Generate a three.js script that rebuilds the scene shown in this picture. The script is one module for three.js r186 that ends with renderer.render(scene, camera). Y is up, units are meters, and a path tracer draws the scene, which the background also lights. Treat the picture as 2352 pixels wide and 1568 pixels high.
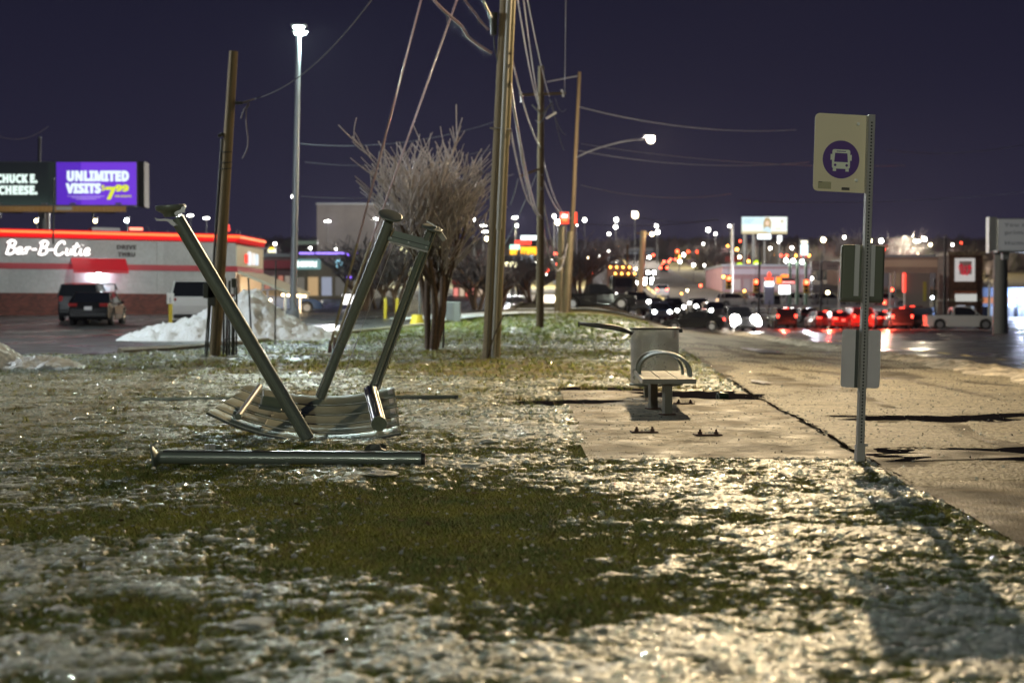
import * as THREE from 'three';
import { mergeGeometries, toCreasedNormals } from 'three/addons/utils/BufferGeometryUtils.js';
import { RoundedBoxGeometry } from 'three/addons/geometries/RoundedBoxGeometry.js';
import { TextGeometry } from 'three/addons/geometries/TextGeometry.js';
import { FontLoader } from 'three/addons/loaders/FontLoader.js';
import { createNoise2D, createNoise3D } from 'simplex-noise';

// ------------------------------------------------------------ camera, sky, light, exposure
const EYE = 1.13, F = 3266.5, PITCH = Math.atan(57 / F);          // a 50 mm lens, looking one degree down
const scene = new THREE.Scene();
const camera = new THREE.PerspectiveCamera(2 * Math.atan(784 / F) * 180 / Math.PI, 1024 / 682, 0.1, 4000);
camera.filmGauge = 36;
camera.position.set(0, EYE, 0);
camera.rotation.x = -PITCH;
camera.focus = 12.2;
camera.userData.fStop = 2.0;
camera.updateMatrixWorld(true);

{ // night sky: deep navy overhead, a little city glow towards the horizon
  const W = 128, Hh = 64, data = new Float32Array(W * Hh * 4);
  for (let j = 0; j < Hh; j++) for (let i = 0; i < W; i++) {
    const up = Math.max(0, Math.sin(((j + 0.5) / Hh - 0.5) * Math.PI)), g = Math.exp(-up * 5.5), k = (j * W + i) * 4;
    data[k] = 0.0036 + 0.019 * g; data[k + 1] = 0.0042 + 0.016 * g; data[k + 2] = 0.0138 + 0.028 * g; data[k + 3] = 1;
  }
  const sky = new THREE.DataTexture(data, W, Hh, THREE.RGBAFormat, THREE.FloatType);
  sky.mapping = THREE.EquirectangularReflectionMapping; sky.magFilter = THREE.LinearFilter; sky.wrapS = THREE.RepeatWrapping; sky.needsUpdate = true;
  scene.background = sky; scene.environment = sky;
}
const moon = new THREE.DirectionalLight(new THREE.Color(0.75, 0.82, 1), 0.02);
scene.fog = new THREE.FogExp2(0x9a96a8, 0.00005);             // thin winter haze between the lamps
moon.position.set(-40, 90, 60); moon.castShadow = true;
Object.assign(moon.shadow.camera, { left: -90, right: 90, top: 90, bottom: -90, far: 300 });
scene.add(moon, moon.target);
const LAMPS = {                                                    // every lamp that lights the place: position, colour, candela
  road:   { at: [6.6, 11.5, -35], color: [1, 0.755, 0.43], cd: 1600 },
  near:   { at: [-8, 14, 26], color: [0.92, 1, 0.82], cd: 3350 },
  flood:  { cd: 2600, color: [0.80, 1, 0.93] },
  second: { cd: 1000, color: [1, 0.86, 0.62] },
};
const renderer = new THREE.WebGLRenderer({ antialias: true });
renderer.toneMapping = THREE.LinearToneMapping;
renderer.toneMappingExposure = 1.1;
renderer.shadowMap.enabled = true;
renderer.shadowMap.type = THREE.PCFSoftShadowMap;

// ------------------------------------------------------------ helpers
const V = (x, y, z) => new THREE.Vector3(x, y, z);
const RGB = (r, g, b) => new THREE.Color().setRGB(r, g, b);
function rng(seed) { let s = seed >>> 0; return () => { s = (s + 0x6d2b79f5) | 0; let t = Math.imul(s ^ (s >>> 15), 1 | s); t = (t + Math.imul(t ^ (t >>> 7), 61 | t)) ^ t; return ((t ^ (t >>> 14)) >>> 0) / 4294967296; }; }
const R0 = rng(7), N2 = createNoise2D(rng(11)), N2b = createNoise2D(rng(23)), N3 = createNoise3D(rng(31));
const lerp = (a, b, t) => a + (b - a) * t, clamp = (x, a = 0, b = 1) => Math.min(b, Math.max(a, x));
const sstep = (a, b, x) => { const t = clamp((x - a) / (b - a)); return t * t * (3 - 2 * t); };
const CP = Math.cos(PITCH), SP = Math.sin(PITCH);
// a measured point of the place: where the sight line through (x, y) is d metres away
function P(x, y, d) { const cx = (x - 1176) / F * d, cy = -(y - 784) / F * d; return V(cx, EYE + cy * CP - d * SP, -(cy * SP + d * CP)); }
function track(knots, d) { if (d <= knots[0][0]) return knots[0][1]; for (let i = 1; i < knots.length; i++) if (d < knots[i][0]) { const [a, u] = knots[i - 1], [b, v] = knots[i]; return lerp(u, v, (d - a) / (b - a)); } return knots[knots.length - 1][1]; }
const HL = [[20, 0], [31, 0.2], [45, 0.38], [64, 0.8], [74, 1.15], [100, 1.6], [140, 3], [200, 5.2], [300, 10], [450, 18.6], [600, 29], [800, 38], [1500, 40]];
const HR = [[100, 0], [130, 0.15], [200, 3.4], [300, 9.1], [450, 18.6], [600, 29], [800, 38], [1500, 40]];
function H(x, z) {                                                  // height of the land
  const d = -z, s = sstep(-1, 8, x - 0.06 * d);
  const h = lerp(track(HL, d), track(HR, d), s);
  return h + (d > 2 && d < 60 ? 0.02 * N2(x * 0.35, z * 0.35) * sstep(60, 30, d) : 0);
}
const onLand = (px, d, up = 0) => { const x = (px - 1176) / F * d; return V(x, H(x, -d) + up, -d); };
const used = {};
function numbered(n) { const k = used[n] = (used[n] ?? -1) + 1; return k ? n + '_' + String(k).padStart(3, '0') : n; }
function tag(o, label, category, group, kind) { o.userData.label = label; if (category) o.userData.category = category; if (group) o.userData.group = group; if (kind) o.userData.kind = kind; return o; }
function thing(name, label, category, pos = [0, 0, 0], turn = 0, group) {
  const o = new THREE.Group(); o.name = numbered(name); scene.add(o);
  if (pos.isVector3) o.position.copy(pos); else o.position.set(...pos);
  o.rotation.y = turn; return tag(o, label, category, group);
}
function obj(name, geo, mat, parent = scene) {
  const list = [].concat(geo); let g = list[0];
  if (list.length > 1) g = mergeAll(list);
  const m = new THREE.Mesh(g, mat); m.name = parent === scene ? numbered(name) : name; m.castShadow = m.receiveShadow = true; parent.add(m); return m;
}
function mergeAll(list) {
  const gs = list.map((g) => { g = g.index ? g.toNonIndexed() : g; for (const k of Object.keys(g.attributes)) if (!['position', 'normal', 'uv'].includes(k)) g.deleteAttribute(k); if (!g.attributes.uv) g.setAttribute('uv', new THREE.BufferAttribute(new Float32Array(g.attributes.position.count * 2), 2)); return g; });
  return mergeGeometries(gs);
}
function structure(name, geo, mat, label) { const m = obj(name, geo, mat); m.userData.kind = 'structure'; if (label) m.userData.label = label; return m; }
function box(w, h, d, x = 0, y = 0, z = 0, ry = 0, rx = 0, rz = 0) { const g = new THREE.BoxGeometry(w, h, d); if (rx) g.rotateX(rx); if (rz) g.rotateZ(rz); if (ry) g.rotateY(ry); return g.translate(x, y, z); }
function rbox(w, h, d, r, x = 0, y = 0, z = 0, ry = 0) { const g = new RoundedBoxGeometry(w, h, d, 2, Math.min(r, w / 2.01, h / 2.01, d / 2.01)); if (ry) g.rotateY(ry); return g.translate(x, y, z); }
const UP = V(0, 1, 0);
function along(g, a, b) { // turns a shape standing on the origin along +y so that it runs from a towards b
  const q = new THREE.Quaternion().setFromUnitVectors(UP, b.clone().sub(a).normalize());
  return g.applyQuaternion(q).translate(a.x, a.y, a.z);
}
function rod(a, b, r0, r1 = r0, seg = 12, open = false) { const L = a.distanceTo(b), g = new THREE.CylinderGeometry(r1, r0, L, seg, 1, open).translate(0, L / 2, 0); return along(g, a, b); }
function beam(a, b, w, h, spin = 0) { const L = a.distanceTo(b), g = new THREE.BoxGeometry(w, L, h).translate(0, L / 2, 0).rotateY(spin); return along(g, a, b); }
function tube(pts, r, seg = 24, rad = 6) { return new THREE.TubeGeometry(new THREE.CatmullRomCurve3(pts), seg, r, rad, false); }
function lathe(pts, seg = 20) { return new THREE.LatheGeometry(pts.map(([x, y]) => new THREE.Vector2(x, y)), seg); }
function discAt(p, n, r, t, seg = 20) { const g = new THREE.CylinderGeometry(r, r, t, seg); return along(g, p, p.clone().add(n)); }
function sheet(xs, zs, height, inside) { // a grid draped over the land, uv in metres
  const pos = [], uv = [], idx = [], at = new Map();
  const vert = (i, j) => { const k = j * 65536 + i; if (!at.has(k)) { const x = xs[i], z = zs[j]; at.set(k, pos.length / 3); pos.push(x, height(x, z), z); uv.push(x, -z); } return at.get(k); };
  for (let j = 0; j + 1 < zs.length; j++) for (let i = 0; i + 1 < xs.length; i++) {
    if (inside && !inside((xs[i] + xs[i + 1]) / 2, (zs[j] + zs[j + 1]) / 2)) continue;
    const a = vert(i, j), b = vert(i + 1, j), c = vert(i, j + 1), d = vert(i + 1, j + 1);
    if (zs[j + 1] < zs[j]) idx.push(a, b, d, a, d, c); else idx.push(a, d, b, a, c, d);
  }
  const g = new THREE.BufferGeometry(); g.setAttribute('position', new THREE.Float32BufferAttribute(pos, 3)); g.setAttribute('uv', new THREE.Float32BufferAttribute(uv, 2)); g.setIndex(idx); g.computeVertexNormals(); return g;
}
// a strip running away from the eye between two lines x = lo(d) and x = hi(d)
function strip(ds, lo, hi, nx, lift) {
  const pos = [], uv = [], idx = [];
  ds.forEach((d, j) => { for (let i = 0; i <= nx; i++) { const x = lerp(lo(d), hi(d), i / nx); pos.push(x, H(x, -d) + (typeof lift === 'function' ? lift(x, d) : lift), -d); uv.push(x, d); } if (j) for (let i = 0; i < nx; i++) { const a = (j - 1) * (nx + 1) + i, c = a + nx + 1; idx.push(a, a + 1, c + 1, a, c + 1, c); } });
  const g = new THREE.BufferGeometry(); g.setAttribute('position', new THREE.Float32BufferAttribute(pos, 3)); g.setAttribute('uv', new THREE.Float32BufferAttribute(uv, 2)); g.setIndex(idx); g.computeVertexNormals(); return g;
}
const range = (a, b, s) => { const n = Math.max(1, Math.round(Math.abs(b - a) / s)); return Array.from({ length: n + 1 }, (_, i) => a + (b - a) * i / n); };

// ------------------------------------------------------------ textures
function lattice(size, cells, seed) { // one octave of tileable value noise
  const r = rng(seed), g = new Float32Array(cells * cells).map(() => r()), out = new Float32Array(size * size);
  for (let y = 0; y < size; y++) for (let x = 0; x < size; x++) {
    const fx = x / size * cells, fy = y / size * cells, ix = Math.floor(fx), iy = Math.floor(fy), u = fx - ix, v = fy - iy, s = u * u * (3 - 2 * u), t = v * v * (3 - 2 * v);
    const at = (i, j) => g[(j % cells) * cells + (i % cells)];
    out[y * size + x] = lerp(lerp(at(ix, iy), at(ix + 1, iy), s), lerp(at(ix, iy + 1), at(ix + 1, iy + 1), s), t);
  }
  return out;
}
function fbm(size, cells, octaves, seed, gain = 0.55) { const out = new Float32Array(size * size); let a = 1, sum = 0; for (let o = 0; o < octaves && cells <= size; o++, cells *= 2, a *= gain) { const l = lattice(size, cells, seed + o * 17); for (let i = 0; i < out.length; i++) out[i] += a * l[i]; sum += a; } for (let i = 0; i < out.length; i++) out[i] /= sum; return out; }
function dataTex(size, fn, color = false, rep = 1) {
  const data = new Uint8Array(size * size * 4);
  for (let i = 0; i < size * size; i++) { const c = fn(i, i % size, Math.floor(i / size)); for (let k = 0; k < 3; k++) data[i * 4 + k] = clamp(c[k]) * 255; data[i * 4 + 3] = 255; }
  const t = new THREE.DataTexture(data, size, size); t.wrapS = t.wrapT = THREE.RepeatWrapping; t.magFilter = THREE.LinearFilter; t.minFilter = THREE.LinearMipmapLinearFilter; t.generateMipmaps = true;
  if (color) t.colorSpace = THREE.SRGBColorSpace; t.repeat.set(rep, rep); t.needsUpdate = true; return t;
}
const again = (t, x, y = x) => { const c = t.clone(); c.repeat.set(x, y); c.needsUpdate = true; return c; };
const grey = (f, lo, hi) => dataTex(Math.sqrt(f.length), (i) => { const v = lerp(lo, hi, f[i]); return [v, v, v]; });
const nA = fbm(512, 4, 7, 101), nB = fbm(512, 16, 5, 202), nC = fbm(256, 32, 3, 303, 0.8), nD = fbm(512, 3, 4, 404), nG = fbm(512, 64, 3, 505, 0.7);
function canvasTex(w, h, draw) { const c = document.createElement('canvas'); c.width = w; c.height = h; const g = c.getContext('2d'); draw(g, w, h); const t = new THREE.CanvasTexture(c); t.colorSpace = THREE.SRGBColorSpace; return t; }
const bumpFine = again(grey(nC, 0, 1), 1 / 0.6), bumpMid = grey(nB, 0, 1), bumpBig = grey(nA, 0, 1);

const S = (o) => new THREE.MeshStandardMaterial(o), PH = (o) => new THREE.MeshPhysicalMaterial(o);
const glow = (r, g, b, k = 1) => S({ color: RGB(0.02, 0.02, 0.02), emissive: RGB(r, g, b), emissiveIntensity: k, roughness: 0.5 });
const M = {};
M.soil = S({ roughness: 0.92, map: again(dataTex(512, (i) => { const a = nA[i], b = nB[i], t = clamp((a - 0.35) * 2.4); return [lerp(0.30, 0.42, t) + (b - 0.5) * 0.28, lerp(0.27, 0.38, t) + (b - 0.5) * 0.26, lerp(0.13, 0.17, t) + (b - 0.5) * 0.12]; }, true), 1 / 2.3), bumpMap: again(bumpMid, 1 / 0.9), bumpScale: 0.03 });
M.concrete = PH({ specularIntensity: 0.5, map: again(dataTex(512, (i) => { const st = sstep(0.52, 0.68, nA[i]), v = 0.535 + (nD[i] - 0.5) * 0.36 + (nB[i] - 0.5) * 0.36 - 0.15 * st; return [v, v * 0.925, v * (0.79 - 0.06 * st)]; }, true), 1 / 3.1), roughnessMap: again(dataTex(512, (i) => { const v = clamp(0.72 + (nA[i] - 0.5) * 0.7, 0.45, 1); return [v, v, v]; }), 1 / 1.3), roughness: 1, bumpMap: again(bumpMid, 1 / 0.22), bumpScale: 0.010 });
M.pavement = PH({ specularIntensity: 0.2, map: again(dataTex(512, (i) => { const v = 0.29 + (nD[i] - 0.5) * 0.22 + (nB[i] - 0.5) * 0.26; return [v, v * 0.88, v * 0.66]; }, true), 1 / 3.7), roughnessMap: again(dataTex(512, (i) => { const v = clamp(0.66 + (nA[i] - 0.5) * 0.9, 0.35, 1); return [v, v, v]; }), 1 / 1.7), roughness: 1, bumpMap: again(bumpMid, 1 / 0.25), bumpScale: 0.010 });
M.asphalt = S({ map: again(dataTex(512, (i) => { const v = 0.235 + (nD[i] - 0.5) * 0.14 + (nB[i] - 0.5) * 0.10; return [v, v * 0.98, v * 0.97]; }, true), 1 / 6), roughnessMap: again(dataTex(512, (i) => { const v = clamp(0.40 + (nA[i] - 0.5) * 0.9, 0.16, 0.8); return [v, v, v]; }), 1 / 7), roughness: 1, bumpMap: again(bumpMid, 1 / 0.8), bumpScale: 0.004 });
M.puddle = PH({ color: RGB(0.011, 0.010, 0.013), specularIntensity: 0.0, roughness: 0.8, bumpMap: again(bumpMid, 1 / 0.5), bumpScale: 0.002 });
M.paint = S({ color: RGB(0.62, 0.60, 0.54), roughness: 0.6 });
M.paintYellow = S({ color: RGB(0.75, 0.60, 0.26), roughness: 0.6 });
M.wood = S({ roughness: 0.85, map: dataTex(256, (i, x, y) => { const v = 0.47 + (nC[(y >> 4) % 256 * 256 + x] - 0.5) * 0.5 + (nA[(y * 512) + x] - 0.5) * 0.25; return [v, v * 0.88, v * 0.66]; }, true), bumpMap: dataTex(256, (i, x, y) => { const v = nC[(y >> 4) % 256 * 256 + x]; return [v, v, v]; }), bumpScale: 0.012 });
M.wood.map.repeat.set(2, 1); M.wood.bumpMap.repeat.set(2, 1);
M.woodDark = M.wood.clone(); M.woodDark.color = RGB(0.42, 0.36, 0.32);
M.conduit = S({ color: RGB(0.42, 0.40, 0.33), roughness: 0.5, bumpMap: again(bumpBig, 1), bumpScale: 0.002 });
M.conduitGold = S({ color: RGB(0.36, 0.30, 0.17), roughness: 0.55 });
M.darkPipe = S({ color: RGB(0.055, 0.058, 0.05), roughness: 0.55, metalness: 0.2 });
M.post = PH({ color: RGB(0.19, 0.215, 0.185), metalness: 0.35, roughness: 0.46, clearcoat: 0.2, clearcoatRoughness: 0.25, roughnessMap: again(grey(nA, 0.55, 1.3), 2), bumpMap: again(bumpMid, 1), bumpScale: 0.0008 });
M.slat = PH({ color: RGB(0.155, 0.18, 0.135), metalness: 0.15, roughness: 0.5, clearcoat: 0.15, clearcoatRoughness: 0.22, roughnessMap: again(grey(nA, 0.6, 1.4), 1.3), bumpMap: again(bumpMid, 1), bumpScale: 0.001 });
M.postDark = PH({ color: RGB(0.035, 0.038, 0.036), metalness: 0.3, roughness: 0.35 });
M.steel = S({ color: RGB(0.46, 0.44, 0.41), metalness: 0.35, roughness: 0.45, roughnessMap: again(grey(nA, 0.6, 1.3), 2) });
M.alu = S({ color: RGB(0.52, 0.50, 0.49), metalness: 0.4, roughness: 0.4, roughnessMap: again(grey(nD, 0.6, 1.4), 1.5) });
M.chrome = S({ color: RGB(0.7, 0.68, 0.66), metalness: 1, roughness: 0.2 });
M.rust = S({ color: RGB(0.10, 0.05, 0.035), roughness: 0.8, bumpMap: bumpMid, bumpScale: 0.003 });
M.snow = S({ color: RGB(0.70, 0.74, 0.74), roughness: 0.62, bumpMap: again(bumpMid, 1.2), bumpScale: 0.03 });
M.slush = S({ roughness: 0.75, map: again(dataTex(512, (i) => { const v = 0.62 + (nA[i] - 0.5) * 0.7 + (nB[i] - 0.5) * 0.5; return [v, v * 0.94, v * 0.84]; }, true), 1 / 2.1), bumpMap: again(bumpMid, 1 / 0.6), bumpScale: 0.02 });
M.heap = PH({ color: RGB(0.58, 0.61, 0.60), roughness: 0.5, bumpMap: again(bumpMid, 1.2), bumpScale: 0.02 });
const grains = again(dataTex(512, (i) => { const v = 0.62 + (nG[i] - 0.5) * 0.95 + (nB[i] - 0.5) * 0.3; return [v, v * 0.99, v * 0.96]; }), 1 / 1.3), grainBump = again(grey(nG, 0, 1), 1 / 1.3);
M.ice = PH({ color: RGB(1.5, 1.5, 1.5), map: grains, vertexColors: true, roughness: 0.46, specularIntensity: 0.6, ior: 1.31, clearcoat: 0.05, clearcoatRoughness: 0.15, bumpMap: grainBump, bumpScale: 0.010 });
M.iceRoad = PH({ color: RGB(1.5, 1.5, 1.5), map: again(dataTex(512, (i) => { const v = 0.60 + (nG[i] - 0.5) * 1.5 + (nB[i] - 0.5) * 0.3; return [v, v * 0.985, v * 0.94]; }), 1 / 1.7), vertexColors: true, roughness: 0.66, ior: 1.31, specularIntensity: 0.8, bumpMap: again(grainBump, 1 / 1.7), bumpScale: 0.012 });
M.crystal = PH({ color: RGB(0.85, 0.88, 0.87), transmission: 0.85, thickness: 0, roughness: 0.13, ior: 1.31 });
M.chunk = PH({ color: RGB(0.56, 0.60, 0.58), transmission: 0.55, thickness: 0, roughness: 0.62, ior: 1.31, bumpMap: again(bumpFine, 3), bumpScale: 0.004 });
M.cable = S({ color: RGB(0.17, 0.145, 0.145), roughness: 0.45, bumpMap: bumpMid, bumpScale: 0.01 });
M.wire = S({ color: RGB(0.12, 0.12, 0.14), roughness: 0.7 });
M.glass = PH({ color: RGB(0.93, 0.97, 0.95), transmission: 1, thickness: 0, roughness: 0.03, ior: 1.5 });
M.carGlass = PH({ color: RGB(0.012, 0.013, 0.016), roughness: 0.06, clearcoat: 0.8, clearcoatRoughness: 0.03 });
M.tyre = S({ color: RGB(0.018, 0.018, 0.02), roughness: 0.85 });
M.rim = S({ color: RGB(0.35, 0.35, 0.37), metalness: 0.8, roughness: 0.35 });
M.black = S({ color: RGB(0.015, 0.015, 0.017), roughness: 0.6 });
M.yellow = S({ color: RGB(0.62, 0.46, 0.03), roughness: 0.55 });
M.white = S({ color: RGB(0.72, 0.72, 0.68), roughness: 0.6 });
M.saltedRoad = PH({ color: RGB(2.0, 1.9, 1.85), map: M.asphalt.map, roughness: 0.8, specularIntensity: 0.35 });
M.joint = PH({ color: RGB(0.012, 0.010, 0.008), specularIntensity: 0, roughness: 1 });
M.wet = S({ color: RGB(0.035, 0.03, 0.024), roughness: 0.3, bumpMap: again(bumpMid, 1 / 0.5), bumpScale: 0.006 });
M.lampPole = S({ color: RGB(0.06, 0.062, 0.065), roughness: 0.7 });
M.lampHousing = S({ color: RGB(0.20, 0.21, 0.22), metalness: 0.5, roughness: 0.5 });
const carPaint = (r, g, b) => PH({ color: RGB(r, g, b), metalness: 0, roughness: 0.5, specularIntensity: 0.2, clearcoat: 1, clearcoatRoughness: 0.06 });
M.bulbWhite = glow(1, 0.97, 0.88, 22); M.bulbWarm = glow(1, 0.80, 0.46, 22); M.bulbCool = glow(0.85, 0.95, 1, 22); M.bulbRed = glow(1, 0.07, 0.03, 14); M.bulbAmber = glow(1, 0.40, 0.06, 14);
M.tail = glow(1, 0.045, 0.025, 9); M.tailDim = S({ color: RGB(0.25, 0.01, 0.01), roughness: 0.2 }); M.head = glow(1, 0.96, 0.88, 26); M.headOff = S({ color: RGB(0.6, 0.62, 0.65), roughness: 0.12 });
M.plate = S({ color: RGB(0.6, 0.6, 0.62), roughness: 0.5 });
const fontBold = await new FontLoader().loadAsync('fonts/droid/droid_sans_bold.typeface.json');
const fontSerif = await new FontLoader().loadAsync('fonts/droid/droid_serif_bold.typeface.json');
function text3(str, size, depth = 0.05, font = fontBold) { const g = new TextGeometry(str, { font, size, depth, curveSegments: 3, bevelEnabled: false }); g.computeBoundingBox(); return g; }
// ------------------------------------------------------------ the land
const walkEdge = (d) => 2.0 + 0.07 * d;          // lawn | pavement
const bankEdge = (d) => 7.4 + 0.08 * d;          // pavement | road
const roadFar = (d) => 30 + 0.075 * d;
const inPad = (x, d) => d > 11.15 && d < 20.9 && x > 0.62 + 0.01 * (d - 11) && x < walkEdge(d);
const lotEdge = (d) => track([[32.5, -12], [33.5, -9.6], [37, -8.1], [45, -7.3], [52, -5.6], [62, -3.4], [90, -0.5], [145, 2]], d);
const inLot = (x, d) => d > 33 && d < 145 && x < lotEdge(d) && x > -62;
const grow = (a, b, s, k) => { const o = [a]; while (o[o.length - 1] < b) { o.push(o[o.length - 1] + s); s *= k; } return o; };
{
  const near = range(-16, 16, 0.32), out = grow(16, 1300, 0.5, 1.13).slice(1), xs = [...out.map((v) => -v).reverse(), ...near, ...out];
  const zs = [...range(60, 2, 3), ...range(2, -46, 0.32).slice(1), ...grow(46, 1900, 0.5, 1.035).slice(1).map((v) => -v)];
  structure('ground', sheet(xs, zs, H), M.soil, 'dormant lawn and rising land with brown grass');
}
// concrete pad of the bus stop, pavement, road, parking lot
structure('bus_stop_pad', sheet(range(0.5, 3.6, 0.1), range(-11, -21, 0.2), (x, z) => H(x, z) + 0.022, (x, z) => inPad(x, -z)), M.concrete, 'frosted concrete pad of the bus stop under the bench');
structure('pavement', strip([...range(-8, 60, 0.5), ...range(60, 128, 4).slice(1)], walkEdge, bankEdge, 24, 0.014), M.pavement, 'icy concrete pavement beside the road');
const roadDs = [...range(-30, 128, 2)];
structure('road', strip(roadDs, (d) => bankEdge(d) - 0.3, roadFar, 20, 0.03), M.asphalt, 'wide wet asphalt road with lane lines');
const hillMid = (d) => { return track([[128, 20], [160, 21], [210, 22.5], [300, 27], [380, 32], [450, 36], [520, 37], [600, 36], [750, 34]], d); };
structure('hill_road', strip([...range(128, 760, 6)], (d) => hillMid(d) - lerp(14, 9, sstep(128, 240, d)), (d) => hillMid(d) + lerp(19, 9, sstep(128, 240, d)), 8, (x, d) => 0.06 + d * 0.0009), M.saltedRoad, 'road climbing the far hill between shops');
structure('cross_street', strip(range(118, 150, 4), () => -2, () => 130, 40, 0.05), M.asphalt, 'cross street at the junction');
structure('parking_lot', sheet(range(-62, 2, 0.5), range(-33, -145, 0.5), (x, z) => H(x, z) + 0.03 + Math.max(0, -z - 45) * 0.0004, (x, z) => inLot(x, -z)), M.asphalt, 'dark wet parking lot of the restaurant');
const line = (a, b, w, lift) => { // a painted line lying on the land
  const n = Math.max(2, Math.ceil(a.distanceTo(b) / 0.6)), side = b.clone().sub(a).setY(0).normalize().cross(UP).multiplyScalar(w / 2), pos = [], idx = [], uv = [];
  for (let i = 0; i <= n; i++) { const p = a.clone().lerp(b, i / n); for (const s of [-1, 1]) { const x = p.x + side.x * s, z = p.z + side.z * s; pos.push(x, H(x, z) + lift, z); uv.push(x, z); } if (i) { const k = 2 * i; idx.push(k - 2, k, k + 1, k - 2, k + 1, k - 1, ); } }
  const g = new THREE.BufferGeometry(); g.setAttribute('position', new THREE.Float32BufferAttribute(pos, 3)); g.setAttribute('uv', new THREE.Float32BufferAttribute(uv, 2)); g.setIndex(idx); g.computeVertexNormals(); return g.toNonIndexed();
};
const XZ = (x, d) => V(x, 0, -d);
for (let d = 27; d < 66; d += 3.0) structure('lane_dash', line(XZ(9.6 + 0.08 * d, d), XZ(9.6 + 0.08 * (d + 1.5), d + 1.5), 0.2, 0.036), M.paintYellow);
for (let d = 52; d < 112; d += 12) structure('lane_dash', line(XZ(15.2 + 0.08 * d, d), XZ(15.2 + 0.08 * (d + 3.2), d + 3.2), 0.16, 0.036), M.paint);
for (let d = 60; d < 112; d += 12) structure('lane_dash', line(XZ(19 + 0.08 * d, d), XZ(19 + 0.08 * (d + 3.2), d + 3.2), 0.16, 0.036), M.paint);
{ const pts = range(130, 700, 10); structure('centre_line', mergeAll(pts.slice(1).map((d, i) => line(XZ(hillMid(pts[i]) - 1, pts[i]), XZ(hillMid(d) - 1, d), 0.6, 0.08 + d * 0.001))), M.paintYellow, 'yellow centre line of the far hill road'); }
for (const [a, b, d0, d1] of [[0, 185, 50, 54], [-60, 90, 58, 62]]) { const p = onLand(a, d0), q = onLand(b, d1); structure('stall_line', line(p, q, 0.12, 0.042), M.paint); }
// kerb along the lot and across the lawn's far edge
{ const ks = []; const ds = range(34, 120, 2); for (let i = 1; i < ds.length; i++) { const a = ds[i - 1], b = ds[i], p = V(lotEdge(a), H(lotEdge(a), -a) + 0.05, -a), q = V(lotEdge(b), H(lotEdge(b), -b) + 0.05, -b); ks.push(beam(p, q, 0.16, 0.15)); } structure('kerb', mergeAll(ks), M.concrete, 'concrete kerb between parking lot and lawn'); }
// joint between pad and pavement
structure('pavement_joint', strip(range(10.6, 24, 0.2), (d) => walkEdge(d) - 0.012 - 0.022 * N2(d * 2.3, 4), (d) => walkEdge(d) + 0.018 + 0.02 * N2(d * 1.7, 9), 2, 0.030), M.joint, 'dark open joint between the pad and the pavement');

// wet bare patches in the ice
function patch(cx, cd, rx, rd, seed, lift, name, label, mat = M.puddle) {
  const n = 40, pos = [cx, H(cx, -cd) + lift, -cd], uv = [cx, cd], idx = [];
  for (let i = 0; i < n; i++) { const a = i / n * Math.PI * 2, k = 1 + 0.28 * N2(Math.cos(a) * 1.6 + seed, Math.sin(a) * 1.6) + 0.14 * N2(Math.cos(a) * 5 + seed, Math.sin(a) * 5); const x = cx + Math.cos(a) * rx * k, d = cd + Math.sin(a) * rd * k; pos.push(x, H(x, -d) + lift, -d); uv.push(x, d); idx.push(0, 1 + i, 1 + (i + 1) % n); }
  const g = new THREE.BufferGeometry(); g.setAttribute('position', new THREE.Float32BufferAttribute(pos, 3)); g.setAttribute('uv', new THREE.Float32BufferAttribute(uv, 2)); g.setIndex(idx); g.computeVertexNormals(); return structure(name, g, mat, label);
}
patch(2.62, 19.9, 0.85, 1.0, 3, 0.027, 'puddle', 'dark wet puddle right of the litter bin');
patch(1.38, 21.4, 0.65, 0.7, 7, 0.012, 'puddle', 'dark wet bare ground left of the litter bin');
patch(0.75, 18.6, 0.7, 0.36, 12, 0.027, 'puddle', 'narrow dark wet streak beside the pad');
patch(5.2, 15.55, 1.8, 0.62, 21, 0.02, 'puddle', 'long dark scraped wet streak across the pavement');
patch(4.4, 11.4, 1.7, 0.7, 29, 0.02, 'puddle', 'dark damp bare pavement right of the bus sign');
patch(4.0, 22.9, 0.13, 0.6, 41, 0.05, 'puddle', 'bright wet puddle by the far pavement edge', M.wet);
patch(7.2, 41, 0.45, 2.6, 47, 0.06, 'puddle', 'wet glossy strip of bare pavement farther along the road', M.wet);

// ------------------------------------------------------------ crust of refrozen snow
const grassSpots = [[-0.35, 7.1, 1.0, 1.8, 0.88], [-2.6, 10.4, 0.7, 1.0, 0.6], [-1.5, 5.3, 0.6, 0.35, 0.6], [-2.4, 7.7, 0.9, 0.5, 0.6], [-0.9, 8.7, 1.1, 0.8, 0.6], [0.25, 5.6, 0.5, 0.4, 0.4], [-1.9, 4.3, 0.5, 0.25, 0.5], [-0.6, 12.0, 1.2, 0.35, 0.45], [-2.2, 20, 3, 1.1, 0.5], [-5, 27, 6, 2.2, 0.5], [1, 25.5, 2.5, 2.2, 0.55], [-2.2, 29, 5, 1.6, 0.7], [0, 34, 9, 2.6, 0.6], [2.2, 21.8, 1.0, 0.35, 0.6], [1.75, 13.7, 0.8, 0.25, 0.0]];
const bare = [[2.62, 19.9, 0.95, 1.15], [1.38, 21.4, 0.8, 0.8], [0.75, 18.6, 0.85, 0.45], [1.9, 11.55, 1.25, 0.22], [0.9, 11.9, 0.35, 0.5]];
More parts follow.
